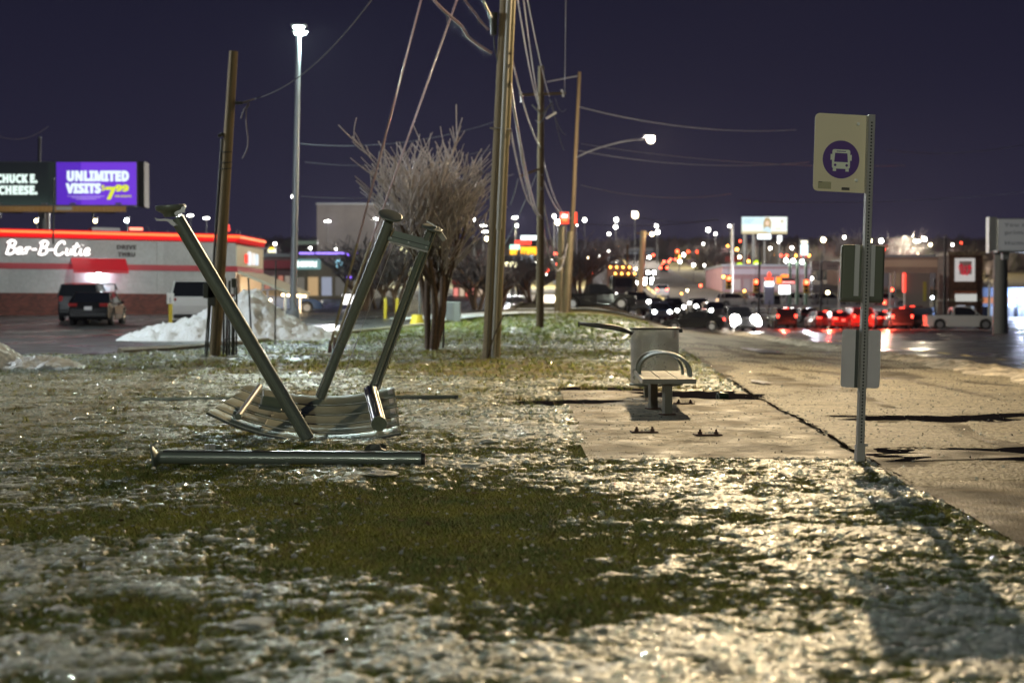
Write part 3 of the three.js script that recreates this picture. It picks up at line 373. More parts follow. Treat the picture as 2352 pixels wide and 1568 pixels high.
// ---- overturned bus shelter: curved roof on the ground, posts sticking up
const shelterBase = onLand(720, 13.2);
{
  const t = thing('collapsed_bus_shelter', 'overturned bus shelter frame lying on its curved slatted roof', 'bus shelter', shelterBase);
  const C = (pts, d) => new THREE.CatmullRomCurve3(pts.map(([x, y, dd]) => P(x, y, dd ?? d)));
  const Fr = C([[473, 950], [545, 982], [620, 1003], [700, 1014], [780, 1016], [855, 1009], [921, 998]], 12.85), Bk = C([[572, 882], [612, 894], [665, 905], [730, 911], [790, 910], [850, 902], [905, 890]], 14.15);
  const at = (u, v, lift) => { const a = Fr.getPoint(u), b = Bk.getPoint(u), p = a.lerp(b, v); const du = Fr.getTangent(u), dv = Bk.getPoint(u).sub(Fr.getPoint(u)), n = dv.cross(du).normalize(); if (n.y < 0) n.negate(); return p.addScaledVector(n, lift - 0.03 * Math.sin(Math.PI * v)); };
  const slat = (v0, v1, l0, l1, u0 = 0, u1 = 1, thick = 0.011, nu = 40) => { const pos = [], idx = [], uv = []; const prof = [[v0, l0], [v0, l0 + thick], [v0 + 0.012, l0 + thick + 0.004], [v1 - 0.012, l1 + thick + 0.004], [v1, l1 + thick], [v1, l1]]; for (let i = 0; i <= nu; i++) { const u = lerp(u0, u1, i / nu); prof.forEach(([v, l]) => { const p = at(u, v, l); pos.push(p.x, p.y, p.z); uv.push(u * 1.7, v * 1.2); }); if (i) for (let k = 0; k < 6; k++) { const a = (i - 1) * 6 + k, b = (i - 1) * 6 + (k + 1) % 6, c = a + 6, d = b + 6; idx.push(a, b, d, a, d, c); } } for (const e of [0, nu]) { const a = e * 6; idx.push(a, a + 1, a + 2, a, a + 2, a + 3, a, a + 3, a + 4, a, a + 4, a + 5); } const g = new THREE.BufferGeometry(); g.setAttribute('position', new THREE.Float32BufferAttribute(pos, 3)); g.setAttribute('uv', new THREE.Float32BufferAttribute(uv, 2)); g.setIndex(idx); return toCreasedNormals(g, 0.5); };
  for (let k = 0; k < 5; k++) part('roof_slat', slat(k / 5 + 0.001, (k + 1) / 5 - 0.001, 0.005, 0, 0, 1), M.slat, t);
  for (let k = 0; k < 5; k++) part('roof_bracket', slat(k / 5 + 0.03, (k + 1) / 5 - 0.035, 0.020, 0.015, 0.10 + 0.012 * k, 0.27 + 0.01 * k, 0.006, 12), M.post, t);
  for (let k = 0; k < 5; k++) part('roof_lip', tube(range(0.01, 0.99, 0.049).map((u) => at(u, k / 5 + 0.004, 0.018)), 0.0035, 40, 5), M.alu, t);
  part('roof_edge_trim', tube(range(0, 1, 0.05).map((u) => at(u, 0, 0.004)), 0.009, 40, 6), M.postDark, t);
  for (let k = 0; k < 5; k++) part('end_clip', slat(k / 5 + 0.05, (k + 1) / 5 - 0.05, 0.022, 0.018, 0.955, 0.985, 0.012, 4), M.alu, t);

  const post = (a, b, r, name = 'post') => part(name, [rod(a, b, r, r, 28)], M.post, t);
  const bell = (p, n, r, h, tilt) => along(lathe([[0, 0], [r * 0.62, 0], [r * 0.60, h * 0.25], [r * 0.80, h * 0.5], [r * 1.28, h * 0.78], [r * 1.62, h * 0.86], [r * 1.66, h], [r * 1.5, h * 1.08], [0, h * 1.08]], 26), p, p.clone().add(n));
  // left post, its torn foot plate in the air
  const a0 = P(706, 1006, 12.75), a1 = P(405, 500, 12.35), A = post(a0, a1, 0.0605); 
  { const ax = a1.clone().sub(a0).normalize(); part('end_cap', discAt(a0.clone().addScaledVector(ax, -0.004), ax, 0.058, 0.012, 28), M.postDark, t, A); }
  part('weld_seam', [0.025, -0.02].map((o) => rod(a0.clone().add(V(o * 0.9, o * 0.6, 0.056)), a1.clone().add(V(o * 0.9, o * 0.6, 0.056)), 0.0035, 0.0035, 5)), M.post, t, A);
  { const p = P(392, 487, 12.35), fl = part('foot_flange', [along(lathe([[0.058, -0.03], [0.07, 0.0], [0.10, 0.02], [0.128, 0.035], [0.132, 0.07], [0.12, 0.075], [0, 0.07]], 24), p.clone().add(V(0, -0.012, 0)), p.clone().add(V(-0.06, 1, 0.08)))], M.post, t);
    const tear = (pts, z = 0) => { const s = new THREE.Shape(pts.map(([x, y]) => { const q = P(x, y, 12.35); return new THREE.Vector2(q.x, q.y); })); return new THREE.ExtrudeGeometry(s, { depth: 0.01, bevelEnabled: false }).translate(0, 0, p.z + 0.04 + z); };
    part('torn_tab', [tear([[357, 500], [362, 508], [385, 508], [400, 520], [415, 516], [404, 506], [385, 503], [366, 504]]), tear([[410, 476], [415, 469], [419, 477], [427, 475], [428, 487], [414, 493], [412, 502], [404, 492]], 0.02), tear([[408, 512], [420, 528], [430, 545], [431, 540], [421, 520], [414, 508]], -0.05)], M.chrome, t, fl); }
  // middle post with its bell-shaped foot
  const b0 = P(735, 912, 14.05), b1 = P(893, 510, 13.6), B = post(b0, b1, 0.05), bx = b1.clone().sub(b0).normalize();
  part('foot_flange', [bell(b1, bx.clone().add(V(-0.10, 0, 0.25)).normalize(), 0.072, 0.075)], M.post, t, B);
  part('glazing_channel', [rod(b0.clone().add(V(0.047, 0.03, -0.01)), b1.clone().add(V(0.047, -0.05, -0.01)), 0.012, 0.012, 6), rod(b0.clone().add(V(-0.032, 0, 0.036)), b1.clone().add(V(-0.032, 0, 0.036)), 0.006, 0.006, 6)], M.chrome, t, B);
  { const p = b0.clone().lerp(b1, 0.30); part('torn_tab', [beam(p.clone().add(V(0, 0, 0.05)), p.clone().add(V(0.05, 0.11, 0.055)), 0.012, 0.004, 0), beam(p.clone().add(V(-0.015, 0.02, 0.05)), p.clone().add(V(0.025, 0.03, 0.058)), 0.01, 0.004)], M.chrome, t, B); }
  // right post: grooved channel
  const c0 = P(860, 889, 14.0), c1 = P(991, 530, 13.7), cx = c1.clone().sub(c0).normalize(), Cp = part('post', [beam(c0, c1, 0.092, 0.075, 0.25)].map((g) => g), M.post, t), rt = V(0.94, -0.34, 0);
  part('groove', [-0.012, 0.022].map((o) => beam(c0.clone().addScaledVector(rt, o).add(V(0, 0, 0.0385)), c1.clone().addScaledVector(rt, o).add(V(0, 0, 0.0385)), 0.009, 0.004, 0.0)), M.postDark, t, Cp);
  part('glazing_channel', [-0.044, 0.005, 0.044].map((o) => rod(c0.clone().addScaledVector(rt, o).add(V(0, 0, 0.034)), c1.clone().addScaledVector(rt, o).add(V(0, 0, 0.034)), 0.006, 0.006, 6)), M.chrome, t, Cp);
  part('foot_flange', [bell(c1.clone().addScaledVector(cx, -0.02), cx.clone().add(V(0.0, 0.25, 0.25)).normalize(), 0.062, 0.055)], M.post, t, Cp);
  part('torn_tab', [beam(P(1003, 525, 13.7), P(1022, 552, 13.7), 0.05, 0.012, 0.4), beam(P(980, 508, 13.7), P(1003, 521, 13.7), 0.012, 0.05)], M.alu, t, Cp);
  part('post_foot', [rod(P(851, 905, 13.95), P(862, 886, 14), 0.05, 0.045, 14)], M.postDark, t, Cp);
  // cross bar and what is left of the pane
  { const p = P(893, 540, 13.65), q = P(985, 564, 13.7), bar = part('cross_bar', beam(p, q, 0.105, 0.05, 0), M.post, t); part('groove', beam(p.clone().add(V(0, -0.006, 0.027)), q.clone().add(V(0, -0.006, 0.027)), 0.006, 0.004), M.postDark, t, bar);
    for (const k of [0.06, 0.5, 0.93]) { const s = p.clone().lerp(q, k).add(V(0, -0.02, 0.028)); part('screw', discAt(s, V(0, 0, 1), 0.007, 0.006, 8), M.chrome, t, bar); }
    part('gasket', beam(p.clone().add(V(0.01, -0.06, 0)), q.clone().add(V(-0.01, -0.06, 0)), 0.02, 0.03), M.alu, t, bar); }
  { const q = [[905, 556], [982, 572], [868, 882], [790, 862]].map(([x, y], i) => P(x, y, i < 2 ? 13.68 : 13.98)), g = new THREE.BufferGeometry(); const nn = q[1].clone().sub(q[0]).cross(q[3].clone().sub(q[0])).normalize(); const two = [...q, ...q.map((p) => p.clone().addScaledVector(nn, -0.006))]; g.setAttribute('position', new THREE.Float32BufferAttribute(two.flatMap((p) => [p.x, p.y, p.z]), 3)); g.setIndex([0, 3, 1, 1, 3, 2]); g.computeVertexNormals(); const pane = part('glass_pane', g, M.glass, t); const r = rng(5), specks = [];
    for (let i = 0; i < 70; i++) { const u = r(), v = r() * r(), p = q[0].clone().lerp(q[1], u).lerp(q[3].clone().lerp(q[2], u), v), s = 0.0025 + 0.005 * r() * r(); specks.push(new THREE.IcosahedronGeometry(s, 0).translate(p.x, p.y, p.z + 0.006)); } part('ice_specks', specks, M.crystal, t, pane).userData.kind = 'stuff';
    part('pane_edge', [rod(q[0], q[3], 0.003, 0.003, 5)], M.alu, t, pane); }
  // short strut at the left, thick stub at the right, light box between
  { const a = P(547, 956, 12.95), b = P(597, 886, 13.7), s = part('roof_strut', [rod(a, b, 0.020, 0.020, 16), rod(a.clone().add(V(-0.022, -0.008, 0)), b.clone().add(V(-0.022, -0.008, 0)), 0.016, 0.016, 12)], M.steel, t); part('end_cap', discAt(a, b.clone().sub(a).normalize(), 0.031, 0.02, 18), M.post, t, s); }
  { const a = P(870, 972, 12.9), b = P(850, 897, 13.7), n = b.clone().sub(a).normalize(), s = part('post_stub', [rod(a, b, 0.058, 0.058, 24), rod(a.clone().add(V(-0.055, 0.02, 0.01)), b.clone().add(V(-0.052, 0.02, 0.01)), 0.012, 0.012, 8), rod(a.clone().add(V(0.05, 0.03, 0.01)), b.clone().add(V(0.05, 0.03, 0.01)), 0.012, 0.012, 8)], M.chrome, t); part('end_cap', discAt(a.clone().addScaledVector(n, -0.006), n, 0.071, 0.02, 26), M.slat, t, s); part('groove', beam(a.clone().add(V(0, 0.06, 0.012)), b.clone().add(V(0, 0.06, 0.012)), 0.02, 0.01), M.postDark, t, s); }
  { const c = P(625, 925, 13.25), g = rbox(0.20, 0.14, 0.17, 0.012); g.rotateX(0.35).rotateZ(-0.18).rotateY(0.25).translate(c.x, c.y + 0.02, c.z); const s = part('light_box', g, M.slat, t); const l = rbox(0.21, 0.028, 0.06, 0.006); l.rotateX(0.35).rotateZ(-0.2).rotateY(0.25).translate(c.x - 0.004, c.y - 0.045, c.z + 0.105); part('box_lip', l, M.post, t, s); part('lens', new THREE.SphereGeometry(0.012, 10, 8).translate(c.x + 0.035, c.y + 0.10, c.z + 0.05), M.chrome, t, s); }
  part('cable_end', [tube([P(672, 935, 13.2), P(690, 945, 13.1), P(668, 952, 13.0), P(700, 957, 12.95)], 0.008, 16, 5)], M.black, t);
}
{ // rail lying behind the roof
  const a = onLand(320, 18.6, 0.035), b = onLand(1044, 19.4, 0.04), t = thing('fallen_rail', 'long thin dark rail lying on the ice behind the overturned roof', 'rail', onLand(680, 19));
  const m = part('rail', beam(a, b, 0.05, 0.06), M.post, t); part('rail_groove', beam(a.clone().add(V(0, -0.004, 0.032)), b.clone().add(V(0, -0.004, 0.032)), 0.012, 0.008), M.postDark, t, m); part('end_cap', beam(b, b.clone().add(V(0.05, 0, 0)), 0.056, 0.066), M.postDark, t, m);
}
{ // column lying in front
  const a = P(366, 1061, 10.72), b = P(968, 1060, 10.62); a.y = 0.068; b.y = 0.066;
  const t = thing('fallen_column', 'grey shelter column lying on the grass in front of the roof', 'column', V(-1.6, 0, -10.66));
  const m = part('shaft', rod(a, b, 0.046, 0.046, 30), M.post, t);
  part('glazing_channel', [beam(a.clone().add(V(0.03, 0.046, -0.01)), b.clone().add(V(0, 0.046, -0.01)), 0.018, 0.055)], M.postDark, t, m);
  part('weld_seam', rod(a.clone().add(V(0, 0.006, 0.0455)), b.clone().add(V(0, 0.006, 0.0455)), 0.003, 0.003, 5), M.chrome, t, m);
  part('end_cap', [rod(b, b.clone().add(V(0.028, 0, 0)), 0.05, 0.046, 26)], M.postDark, t, m);
  part('foot_flange', [along(lathe([[0.046, 0], [0.05, 0.02], [0.07, 0.035], [0.105, 0.05], [0.115, 0.066], [0.105, 0.072], [0, 0.066]], 26), a.clone().add(V(0.01, 0, 0)), a.clone().add(V(-1, -0.12, 0.25))), beam(a.clone().add(V(-0.05, 0.09, 0.02)), a.clone().add(V(-0.012, 0.125, 0.02)), 0.012, 0.04)], M.post, t, m);
}
{ // small broken bracket and lumps
  const c = onLand(481, 11.75, 0.04), t = thing('broken_bracket', 'small broken metal bracket lying behind the fallen column', 'bracket', onLand(481, 11.75));
  part('plate', [rbox(0.09, 0.07, 0.06, 0.008, 0, 0, 0, 0.4).translate(c.x, c.y, c.z)], M.alu, t); part('arm', [box(0.05, 0.06, 0.05, c.x + 0.06, c.y - 0.005, c.z - 0.01, 0.6)], M.post, t); part('rib', [box(0.006, 0.07, 0.062, c.x - 0.008, c.y + 0.006, c.z + 0.004, 0.4)], M.chrome, t);
}
for (const [px, d, s, lab] of [[862, 11.6, 0.075, 'dark lump of debris behind the right end of the fallen column'], [598, 10.05, 0.022, 'tiny dark scrap on the ice in front of the fallen column']]) {
  const p = onLand(px, d, s * 0.5), g = new THREE.IcosahedronGeometry(s, 1), q = g.attributes.position; for (let i = 0; i < q.count; i++) { const k = 1 + 0.4 * N3(q.getX(i) * 20, q.getY(i) * 20, q.getZ(i) * 20); q.setXYZ(i, q.getX(i) * k * 1.2, q.getY(i) * k * 0.7, q.getZ(i) * k); } g.computeVertexNormals();
  const m = obj('debris_lump', g, M.darkPipe); m.position.copy(p); tag(m, lab, 'debris');
}

// ---- bench, anchor plates, bin, can
{
  const y = 0.43, fl = [1.475, -15.95], fr = [2.062, -15.95], bl = [1.594, -18.35], br = [2.18, -18.35], t = thing('bench', 'bench with hoop armrests on the frosted pad, seen end-on', 'bench', V(1.8, H(1.8, -17) + 0.022, -17));
  const at = (u, v, h) => V(lerp(lerp(fl[0], fr[0], u), lerp(bl[0], br[0], u), v), h, lerp(-15.95, -18.35, v));
  const sm = S({ color: RGB(0.31, 0.295, 0.26), roughness: 0.6, map: again(dataTex(256, (i, x, yy) => { const v = 0.8 + (nC[i] - 0.5) * 0.5; return [v, v, v * 0.96]; }, true), 2) });
  for (let i = 0; i < 3; i++) for (let j = 0; j < 3; j++) { const u0 = i / 3 + 0.012, u1 = (i + 1) / 3 - 0.012, v0 = [0, 0.30, 0.66][j] + 0.004, v1 = [0.30, 0.66, 1][j] - 0.004; const s = [at(u0, v0, y), at(u1, v0, y), at(u1, v1, y), at(u0, v1, y)], low = s.map((p) => p.clone().setY(y - 0.03)), g = new THREE.BufferGeometry(); g.setAttribute('position', new THREE.Float32BufferAttribute([...s, ...low].flatMap((p) => [p.x, p.y, p.z]), 3)); g.setAttribute('uv', new THREE.Float32BufferAttribute([...s, ...low].flatMap((p) => [p.x, p.z + p.y]), 2)); g.setIndex([0, 1, 2, 0, 2, 3, 4, 6, 5, 4, 7, 6, 0, 4, 5, 0, 5, 1, 1, 5, 6, 1, 6, 2, 2, 6, 7, 2, 7, 3, 3, 7, 4, 3, 4, 0]); part('plank', toCreasedNormals(g, 0.4), sm, t); }
  part('seat_frame', [beam(at(0, -0.003, y - 0.026), at(1, -0.003, y - 0.026), 0.055, 0.03), beam(at(0, 1.003, y - 0.026), at(1, 1.003, y - 0.026), 0.055, 0.03), beam(at(0, 0, y - 0.026), at(0, 1, y - 0.026), 0.02, 0.055), beam(at(1, 0, y - 0.026), at(1, 1, y - 0.026), 0.02, 0.055), beam(at(0.5, 0, y - 0.045), at(0.5, 1, y - 0.045), 0.3, 0.03)], S({ color: RGB(0.24, 0.23, 0.20), roughness: 0.5, metalness: 0.3, bumpMap: again(bumpMid, 2), bumpScale: 0.002 }), t);
  const pm = S({ color: RGB(0.19, 0.185, 0.15), roughness: 0.5, metalness: 0.25 });
  for (const [u, v] of [[0.47, 0.04], [0.28, 0.46]]) { const p = at(u, v, 0); part('pedestal', [box(0.09, 0.385, 0.085, p.x, 0.2, p.z, 0.25)], pm, t); part('pedestal_foot', box(0.16, 0.012, 0.14, p.x, 0.03, p.z, 0.25), M.rust, t); }
  for (const [u0, v0, u1, v1] of [[0.03, 0.60, 0.98, 0.22], [0.03, 0.74, 0.98, 0.36], [0.03, 1.0, 0.9, 0.50]]) { const a = at(u0, v0, y), b = at(u1, v1, y), pts = range(0, Math.PI, Math.PI / 14).map((k) => { const p = a.clone().lerp(b, 0.5 - 0.5 * Math.cos(k)); p.y = y + 0.265 * Math.sin(k) ** 0.8; return p; }); part('armrest_hoop', tube(pts, 0.019, 40, 10), M.post, t); }
}
for (const [px, d, lab] of [[1480, 13.45, 'left rusty anchor plate with two bolts at the near pad edge'], [1626, 13.2, 'right rusty anchor plate with two bolts at the near pad edge'], [1572, 17.9, 'rusty anchor plate with bolts half hidden behind the bench pedestal']]) {
  const p = onLand(px, d, 0.022), t = thing('anchor_plate', lab, 'anchor plate', p, 0.05);
  obj('plate', rbox(0.25, 0.014, 0.16, 0.005, 0, 0.008, 0), M.rust, t); for (const x of [-0.075, 0.075]) { obj('bolt', [new THREE.CylinderGeometry(0.011, 0.011, 0.05, 8).translate(x, 0.032, 0.03), new THREE.CylinderGeometry(0.022, 0.022, 0.02, 6).translate(x, 0.026, 0.03)], M.rust, t); }
  obj('ice_bits', [new THREE.IcosahedronGeometry(0.02, 0).translate(0.01, 0.02, 0.05), new THREE.IcosahedronGeometry(0.014, 0).translate(0.04, 0.02, 0.04), new THREE.IcosahedronGeometry(0.012, 0).translate(-0.03, 0.02, 0.06)], M.crystal, t);
}
{ // perforated litter bin on a pedestal, its lid frame flung open to the left
  const c = V(1.945, 0, -19.35), t = thing('litter_bin', 'perforated grey metal litter bin with its lid flung open', 'litter bin', c.clone().setY(H(1.9, -19.3) + 0.022));
  const rx = 0.328, rz = 0.24, y0 = 0.17, y1 = 0.93; // oval shell, with real perforations in the front as a punched sheet
  const shell = (a0, a1, yA, yB, n) => { const pos = [], idx = [], uv = []; for (let i = 0; i <= n; i++) { const a = lerp(a0, a1, i / n); [yA, yB].forEach((yy, k) => { pos.push(Math.sin(a) * rx, yy, Math.cos(a) * rz); uv.push(a * 0.3, yy); }); if (i) { const b = 2 * i; idx.push(b - 2, b, b + 1, b - 2, b + 1, b - 1); } } const g = new THREE.BufferGeometry(); g.setAttribute('position', new THREE.Float32BufferAttribute(pos, 3)); g.setAttribute('uv', new THREE.Float32BufferAttribute(uv, 2)); g.setIndex(idx); g.computeVertexNormals(); return g; };
  const perf = canvasTex(256, 256, (g) => { g.fillStyle = '#fff'; g.fillRect(0, 0, 256, 256); g.fillStyle = '#000'; for (let j = 0; j < 8; j++) for (let i = 0; i < 8; i++) { g.beginPath(); g.arc(i * 32 + (j % 2) * 16 + 8, j * 32 + 16, 11.5, 0, 7); g.fill(); } }); perf.colorSpace = THREE.NoColorSpace; perf.wrapS = perf.wrapT = THREE.RepeatWrapping; perf.repeat.set(9, 9);
  const mesh = S({ color: RGB(0.42, 0.42, 0.41), metalness: 0.2, roughness: 0.45, side: THREE.DoubleSide, alphaMap: perf, alphaTest: 0.5 });
  obj('shell', shell(0, Math.PI * 2, y0, y1, 48), mesh, t);
  obj('rim', [new THREE.TorusGeometry(1, 0.05, 8, 40).rotateX(Math.PI / 2).scale(rx * 1.01, 0.32, rz * 1.03).translate(0, y1, 0), box(0.05, 0.05, 0.04, rx + 0.02, y1 - 0.03, 0.02)], M.postDark, t);
  obj('bottom_ring', new THREE.TorusGeometry(1, 0.06, 8, 40).rotateX(Math.PI / 2).scale(rx, 0.3, rz).translate(0, y0, 0), M.post, t);
  obj('latch', box(0.05, 0.11, 0.03, 0.245, y1 - 0.07, 0.19, 0.7), M.alu, t);
  obj('pedestal', box(0.15, 0.19, 0.13, -0.07, 0.085, 0), M.post, t);
  const iceR = rng(12), ib = []; for (let i = 0; i < 170; i++) { const a = lerp(-1.15, 0.5, iceR()), yy = lerp(0.25, 0.72, iceR()), ok = Math.abs(Math.sin(a) * rx + 0.1 - 0.5 * (yy - 0.45)) < 0.10 || yy < 0.38 && a < -0.5 || Math.abs(a - 0.35) < 0.07; if (!ok) continue; ib.push(new THREE.IcosahedronGeometry(0.008 + 0.008 * iceR(), 0).translate(Math.sin(a) * rx * 1.01, yy, Math.cos(a) * rz * 1.02)); }
  obj('ice_specks', ib, M.crystal, t).userData.kind = 'stuff';
  const k = (x, y, d) => P(x, y, d).sub(t.position), lid = [tube([k(1452, 765, 19.3), k(1420, 757, 19.3), k(1375, 750, 19.35), k(1332, 743, 19.4)], 0.022, 14, 6), tube([k(1452, 765, 19.2), k(1425, 752, 19), k(1380, 745, 18.9), k(1332, 742, 19.3)], 0.016, 14, 6)].map((g) => obj('lid_frame', g, M.postDark, t));
  obj('hinge', rod(k(1330, 750, 19.35), k(1330, 739, 19.35), 0.012, 0.012, 8), M.postDark, t); obj('hinge', rod(k(1446, 768, 19.3), k(1456, 760, 19.3), 0.025, 0.025, 8), M.postDark, t);
}
{ const p = onLand(1661, 19.0, 0.06), t = thing('drink_can', 'crushed green drink can lying on the pad by the puddle', 'can', p, 0.3); obj('can_body', lathe([[0, -0.075], [0.04, -0.075], [0.052, -0.06], [0.052, 0.05], [0.038, 0.075], [0, 0.075]], 18).rotateZ(Math.PI / 2 - 0.1), S({ color: RGB(0.03, 0.06, 0.035), metalness: 0.5, roughness: 0.3 }), t); obj('can_rim', new THREE.TorusGeometry(0.04, 0.006, 6, 18).rotateY(Math.PI / 2).translate(-0.075, -0.008, 0), M.alu, t); }
// ------------------------------------------------------------ poles, cables, lamps, trees
function pole(name, label, base, top, r0, r1, mat = M.wood, group) { const t = thing(name, label, 'utility pole', base, 0, group); const g = rod(base, top, r0, r1, 20); part('shaft', g, mat, t); return t; }
const sag = (a, b, k, n = 16) => range(0, 1, 1 / n).map((u) => a.clone().lerp(b, u).add(V(0, -k * 4 * u * (1 - u), 0)));
function cable(name, label, a, b, k, r, mat = M.cable, group = undefined, seg = 40) { const m = obj(name, tube(sag(a, b, k), r, seg, 6), mat); return tag(m, label, 'cable', group); }
const mainBase = onLand(1125, 31.2, -0.05), mainTop = P(1170, -160, 31.2), onMain = (y) => mainBase.clone().lerp(mainTop, (823 - y) / (823 + 160));
{
  const t = pole('utility_pole', 'large wooden utility pole with two conduits, right of the icy tree', mainBase, mainTop, 0.172, 0.13);
  const off = (o, z) => [mainBase.clone().add(V(o, 0, z)), mainTop.clone().add(V(o * 0.86, 0, z * 0.86))];
  { const [a, b] = off(0.075, 0.165); part('conduit', [rod(a, a.clone().lerp(b, 0.31), 0.047, 0.047, 12), rod(a.clone().lerp(b, 0.31), b, 0.062, 0.062, 14), rod(a.clone().lerp(b, 0.305), a.clone().lerp(b, 0.315), 0.068, 0.068, 14)], M.conduit, t); }
  { const [a, b] = off(0.175, 0.05); part('conduit', [rod(a, a.clone().lerp(b, 0.5), 0.05, 0.04, 12), rod(a.clone().lerp(b, 0.5), b, 0.055, 0.05, 12)], M.conduitGold, t); }
  { const p = onMain(294); part('brace_band', [rod(p.clone().add(V(-0.23, 0.01, 0.10)), p.clone().add(V(0.24, -0.02, 0.10)), 0.02, 0.02, 8), new THREE.TorusGeometry(0.165, 0.012, 6, 24).rotateX(Math.PI / 2).translate(p.x, p.y, p.z)], M.steel, t); }
  { const p = onMain(60).add(V(-0.25, 0, 0.05)); part('splice_box', [new THREE.CylinderGeometry(0.075, 0.075, 0.42, 12).translate(p.x, p.y + 0.02, p.z), new THREE.CylinderGeometry(0.10, 0.085, 0.14, 12).translate(p.x, p.y + 0.22, p.z), box(0.16, 0.03, 0.05, p.x + 0.1, p.y, p.z), tube([p.clone().add(V(0, -0.2, 0)), p.clone().add(V(0.02, -0.45, 0.02)), p.clone().add(V(0.10, -0.9, 0)), p.clone().add(V(0.05, -1.4, 0))], 0.018, 12, 5)], M.darkPipe, t); }
  // arm of the street lamp, above the picture
  const l = V(...LAMPS.road.at), k = onMain(-130); part('lamp_arm', tube([k, k.clone().lerp(l, 0.4).add(V(0, 0.6, 0)), l.clone().add(V(-0.5, 0.16, 0)), l.clone().add(V(0.25, 0.12, 0))], 0.045, 20, 8), M.steel, t);
}
{ const l = V(...LAMPS.road.at), t = thing('street_lamp', 'street lamp on the long arm of the large utility pole', 'street lamp', l);
  obj('lamp_head', rbox(0.75, 0.1, 0.32, 0.05, 0.05, 0.15, 0), M.lampHousing, t); obj('lamp_bulb', new THREE.SphereGeometry(0.1, 12, 8), glow(1, 0.8, 0.5, 60), t);
  const p = new THREE.SpotLight(new THREE.Color(...LAMPS.road.color), LAMPS.road.cd, 0, 0.98, 1); p.target.position.set(-5.6, -11.5, 27.5); p.castShadow = true; p.shadow.radius = 4; t.add(p, p.target);
  const q = new THREE.PointLight(new THREE.Color(...LAMPS.road.color), 220); q.position.y = -0.05; q.castShadow = true; q.shadow.radius = 4; t.add(q); }
function stickBranch(name, label, pts, r) { tag(obj(name, tube(pts, r, 16, 5), M.woodDark), label, 'branch'); }
stickBranch('broken_branch', 'broken stick leaning against the foot of the large utility pole', [P(1121, 821, 30.6), P(1132, 780, 30.7), P(1143, 752, 30.8), P(1158, 722, 30.9)], 0.016);
{ // leaning wooden pole at the left
  const b = onLand(492, 32, -0.05), tp = P(536, 118, 32), t = pole('utility_pole', 'leaning wooden pole with a meter box left of the snow pile', b, tp, 0.132, 0.098), on = (y) => b.clone().lerp(tp, (820 - y) / (820 - 118));
  const L = (y, dx = 0, dz = 0.0) => on(y).add(V(dx, 0, dz));
  part('conduit', [rod(L(818, -0.17, 0.03), L(672, -0.165, 0.03), 0.024, 0.024, 8), rod(L(650, -0.155, 0.03), L(318, -0.135, 0.03), 0.028, 0.028, 10), rod(L(818, -0.215, 0.05), L(690, -0.20, 0.05), 0.018, 0.018, 8)], M.darkPipe, t);
  part('weather_head', [new THREE.SphereGeometry(0.05, 10, 8).translate(L(308, -0.14, 0.03).x, L(308).y, L(308).z + 0.03), rod(L(306, -0.10, 0.03), L(312, -0.22, 0.06), 0.026, 0.04, 8)], M.darkPipe, t);
  const mb = L(664, -0.16, 0.13); part('meter_box', [rbox(0.26, 0.34, 0.14, 0.015, mb.x - 0.02, mb.y, mb.z), rbox(0.17, 0.44, 0.12, 0.015, mb.x + 0.03, mb.y - 0.12, mb.z + 0.01)], M.darkPipe, t);
  for (const y of [346, 370, 384]) { const p = on(y); part('pole_band', new THREE.TorusGeometry(0.122, 0.012, 6, 24).rotateX(Math.PI / 2 + 0.25).translate(p.x - 0.015, p.y, p.z), M.black, t); }
  const h = on(236), ins = P(556, 236, 32.1); part('insulator', [rod(h.clone().add(V(0.09, 0, 0)), ins, 0.02, 0.03, 8), lathe([[0, -0.07], [0.05, -0.06], [0.03, -0.02], [0.05, 0.01], [0.03, 0.04], [0, 0.06]], 12).rotateZ(Math.PI / 2).translate(ins.x - 0.12, ins.y, ins.z)], M.darkPipe, t);
  const w = P(572, 237, 32.1); part('dangling_lead', [tube([ins, w, P(566, 250, 32.1), P(565, 285, 32.1), P(569, 320, 32.1), P(566, 345, 32.1), P(556, 364, 32.1)], 0.014, 30, 5), tube([w, P(560, 252, 32.1), P(553, 272, 32.1)], 0.016, 10, 5), rod(ins, P(586, 226, 32.1), 0.022, 0.016, 6)], M.cable, t);
  cable('service_wire', 'dark service wire from the leaning pole up past the floodlight pole', P(584, 227, 32.1), P(860, -10, 27), 0.35, 0.011, M.black);
}
// pipes and stakes by the leaning pole
{ const t = thing('riser_pipes', 'cluster of upright dark pipes with boxes beside the leaning pole', 'pipes', onLand(530, 32.6)); const r = rng(3);
  [[514, 640, 815, 0.028], [521, 690, 815, 0.03], [527, 645, 812, 0.026], [534, 700, 812, 0.03], [543, 643, 810, 0.022], [538, 660, 812, 0.016]].forEach(([x, y0, y1, rad]) => part('pipe', rod(P(x - 1, y1 + 4, 32.6), P(x, y0, 32.6), rad, rad, 8), M.darkPipe, t));
  for (const x of [516, 540]) part('junction_box', box(0.11, 0.21, 0.09, P(x, 650, 32.6).x, P(x, 650, 32.6).y, -32.5), M.darkPipe, t);
  part('cross_strut', beam(P(510, 780, 32.5), P(546, 776, 32.5), 0.02, 0.02), M.darkPipe, t); part('cross_strut', beam(P(510, 688, 32.5), P(546, 692, 32.5), 0.02, 0.02), M.darkPipe, t); }
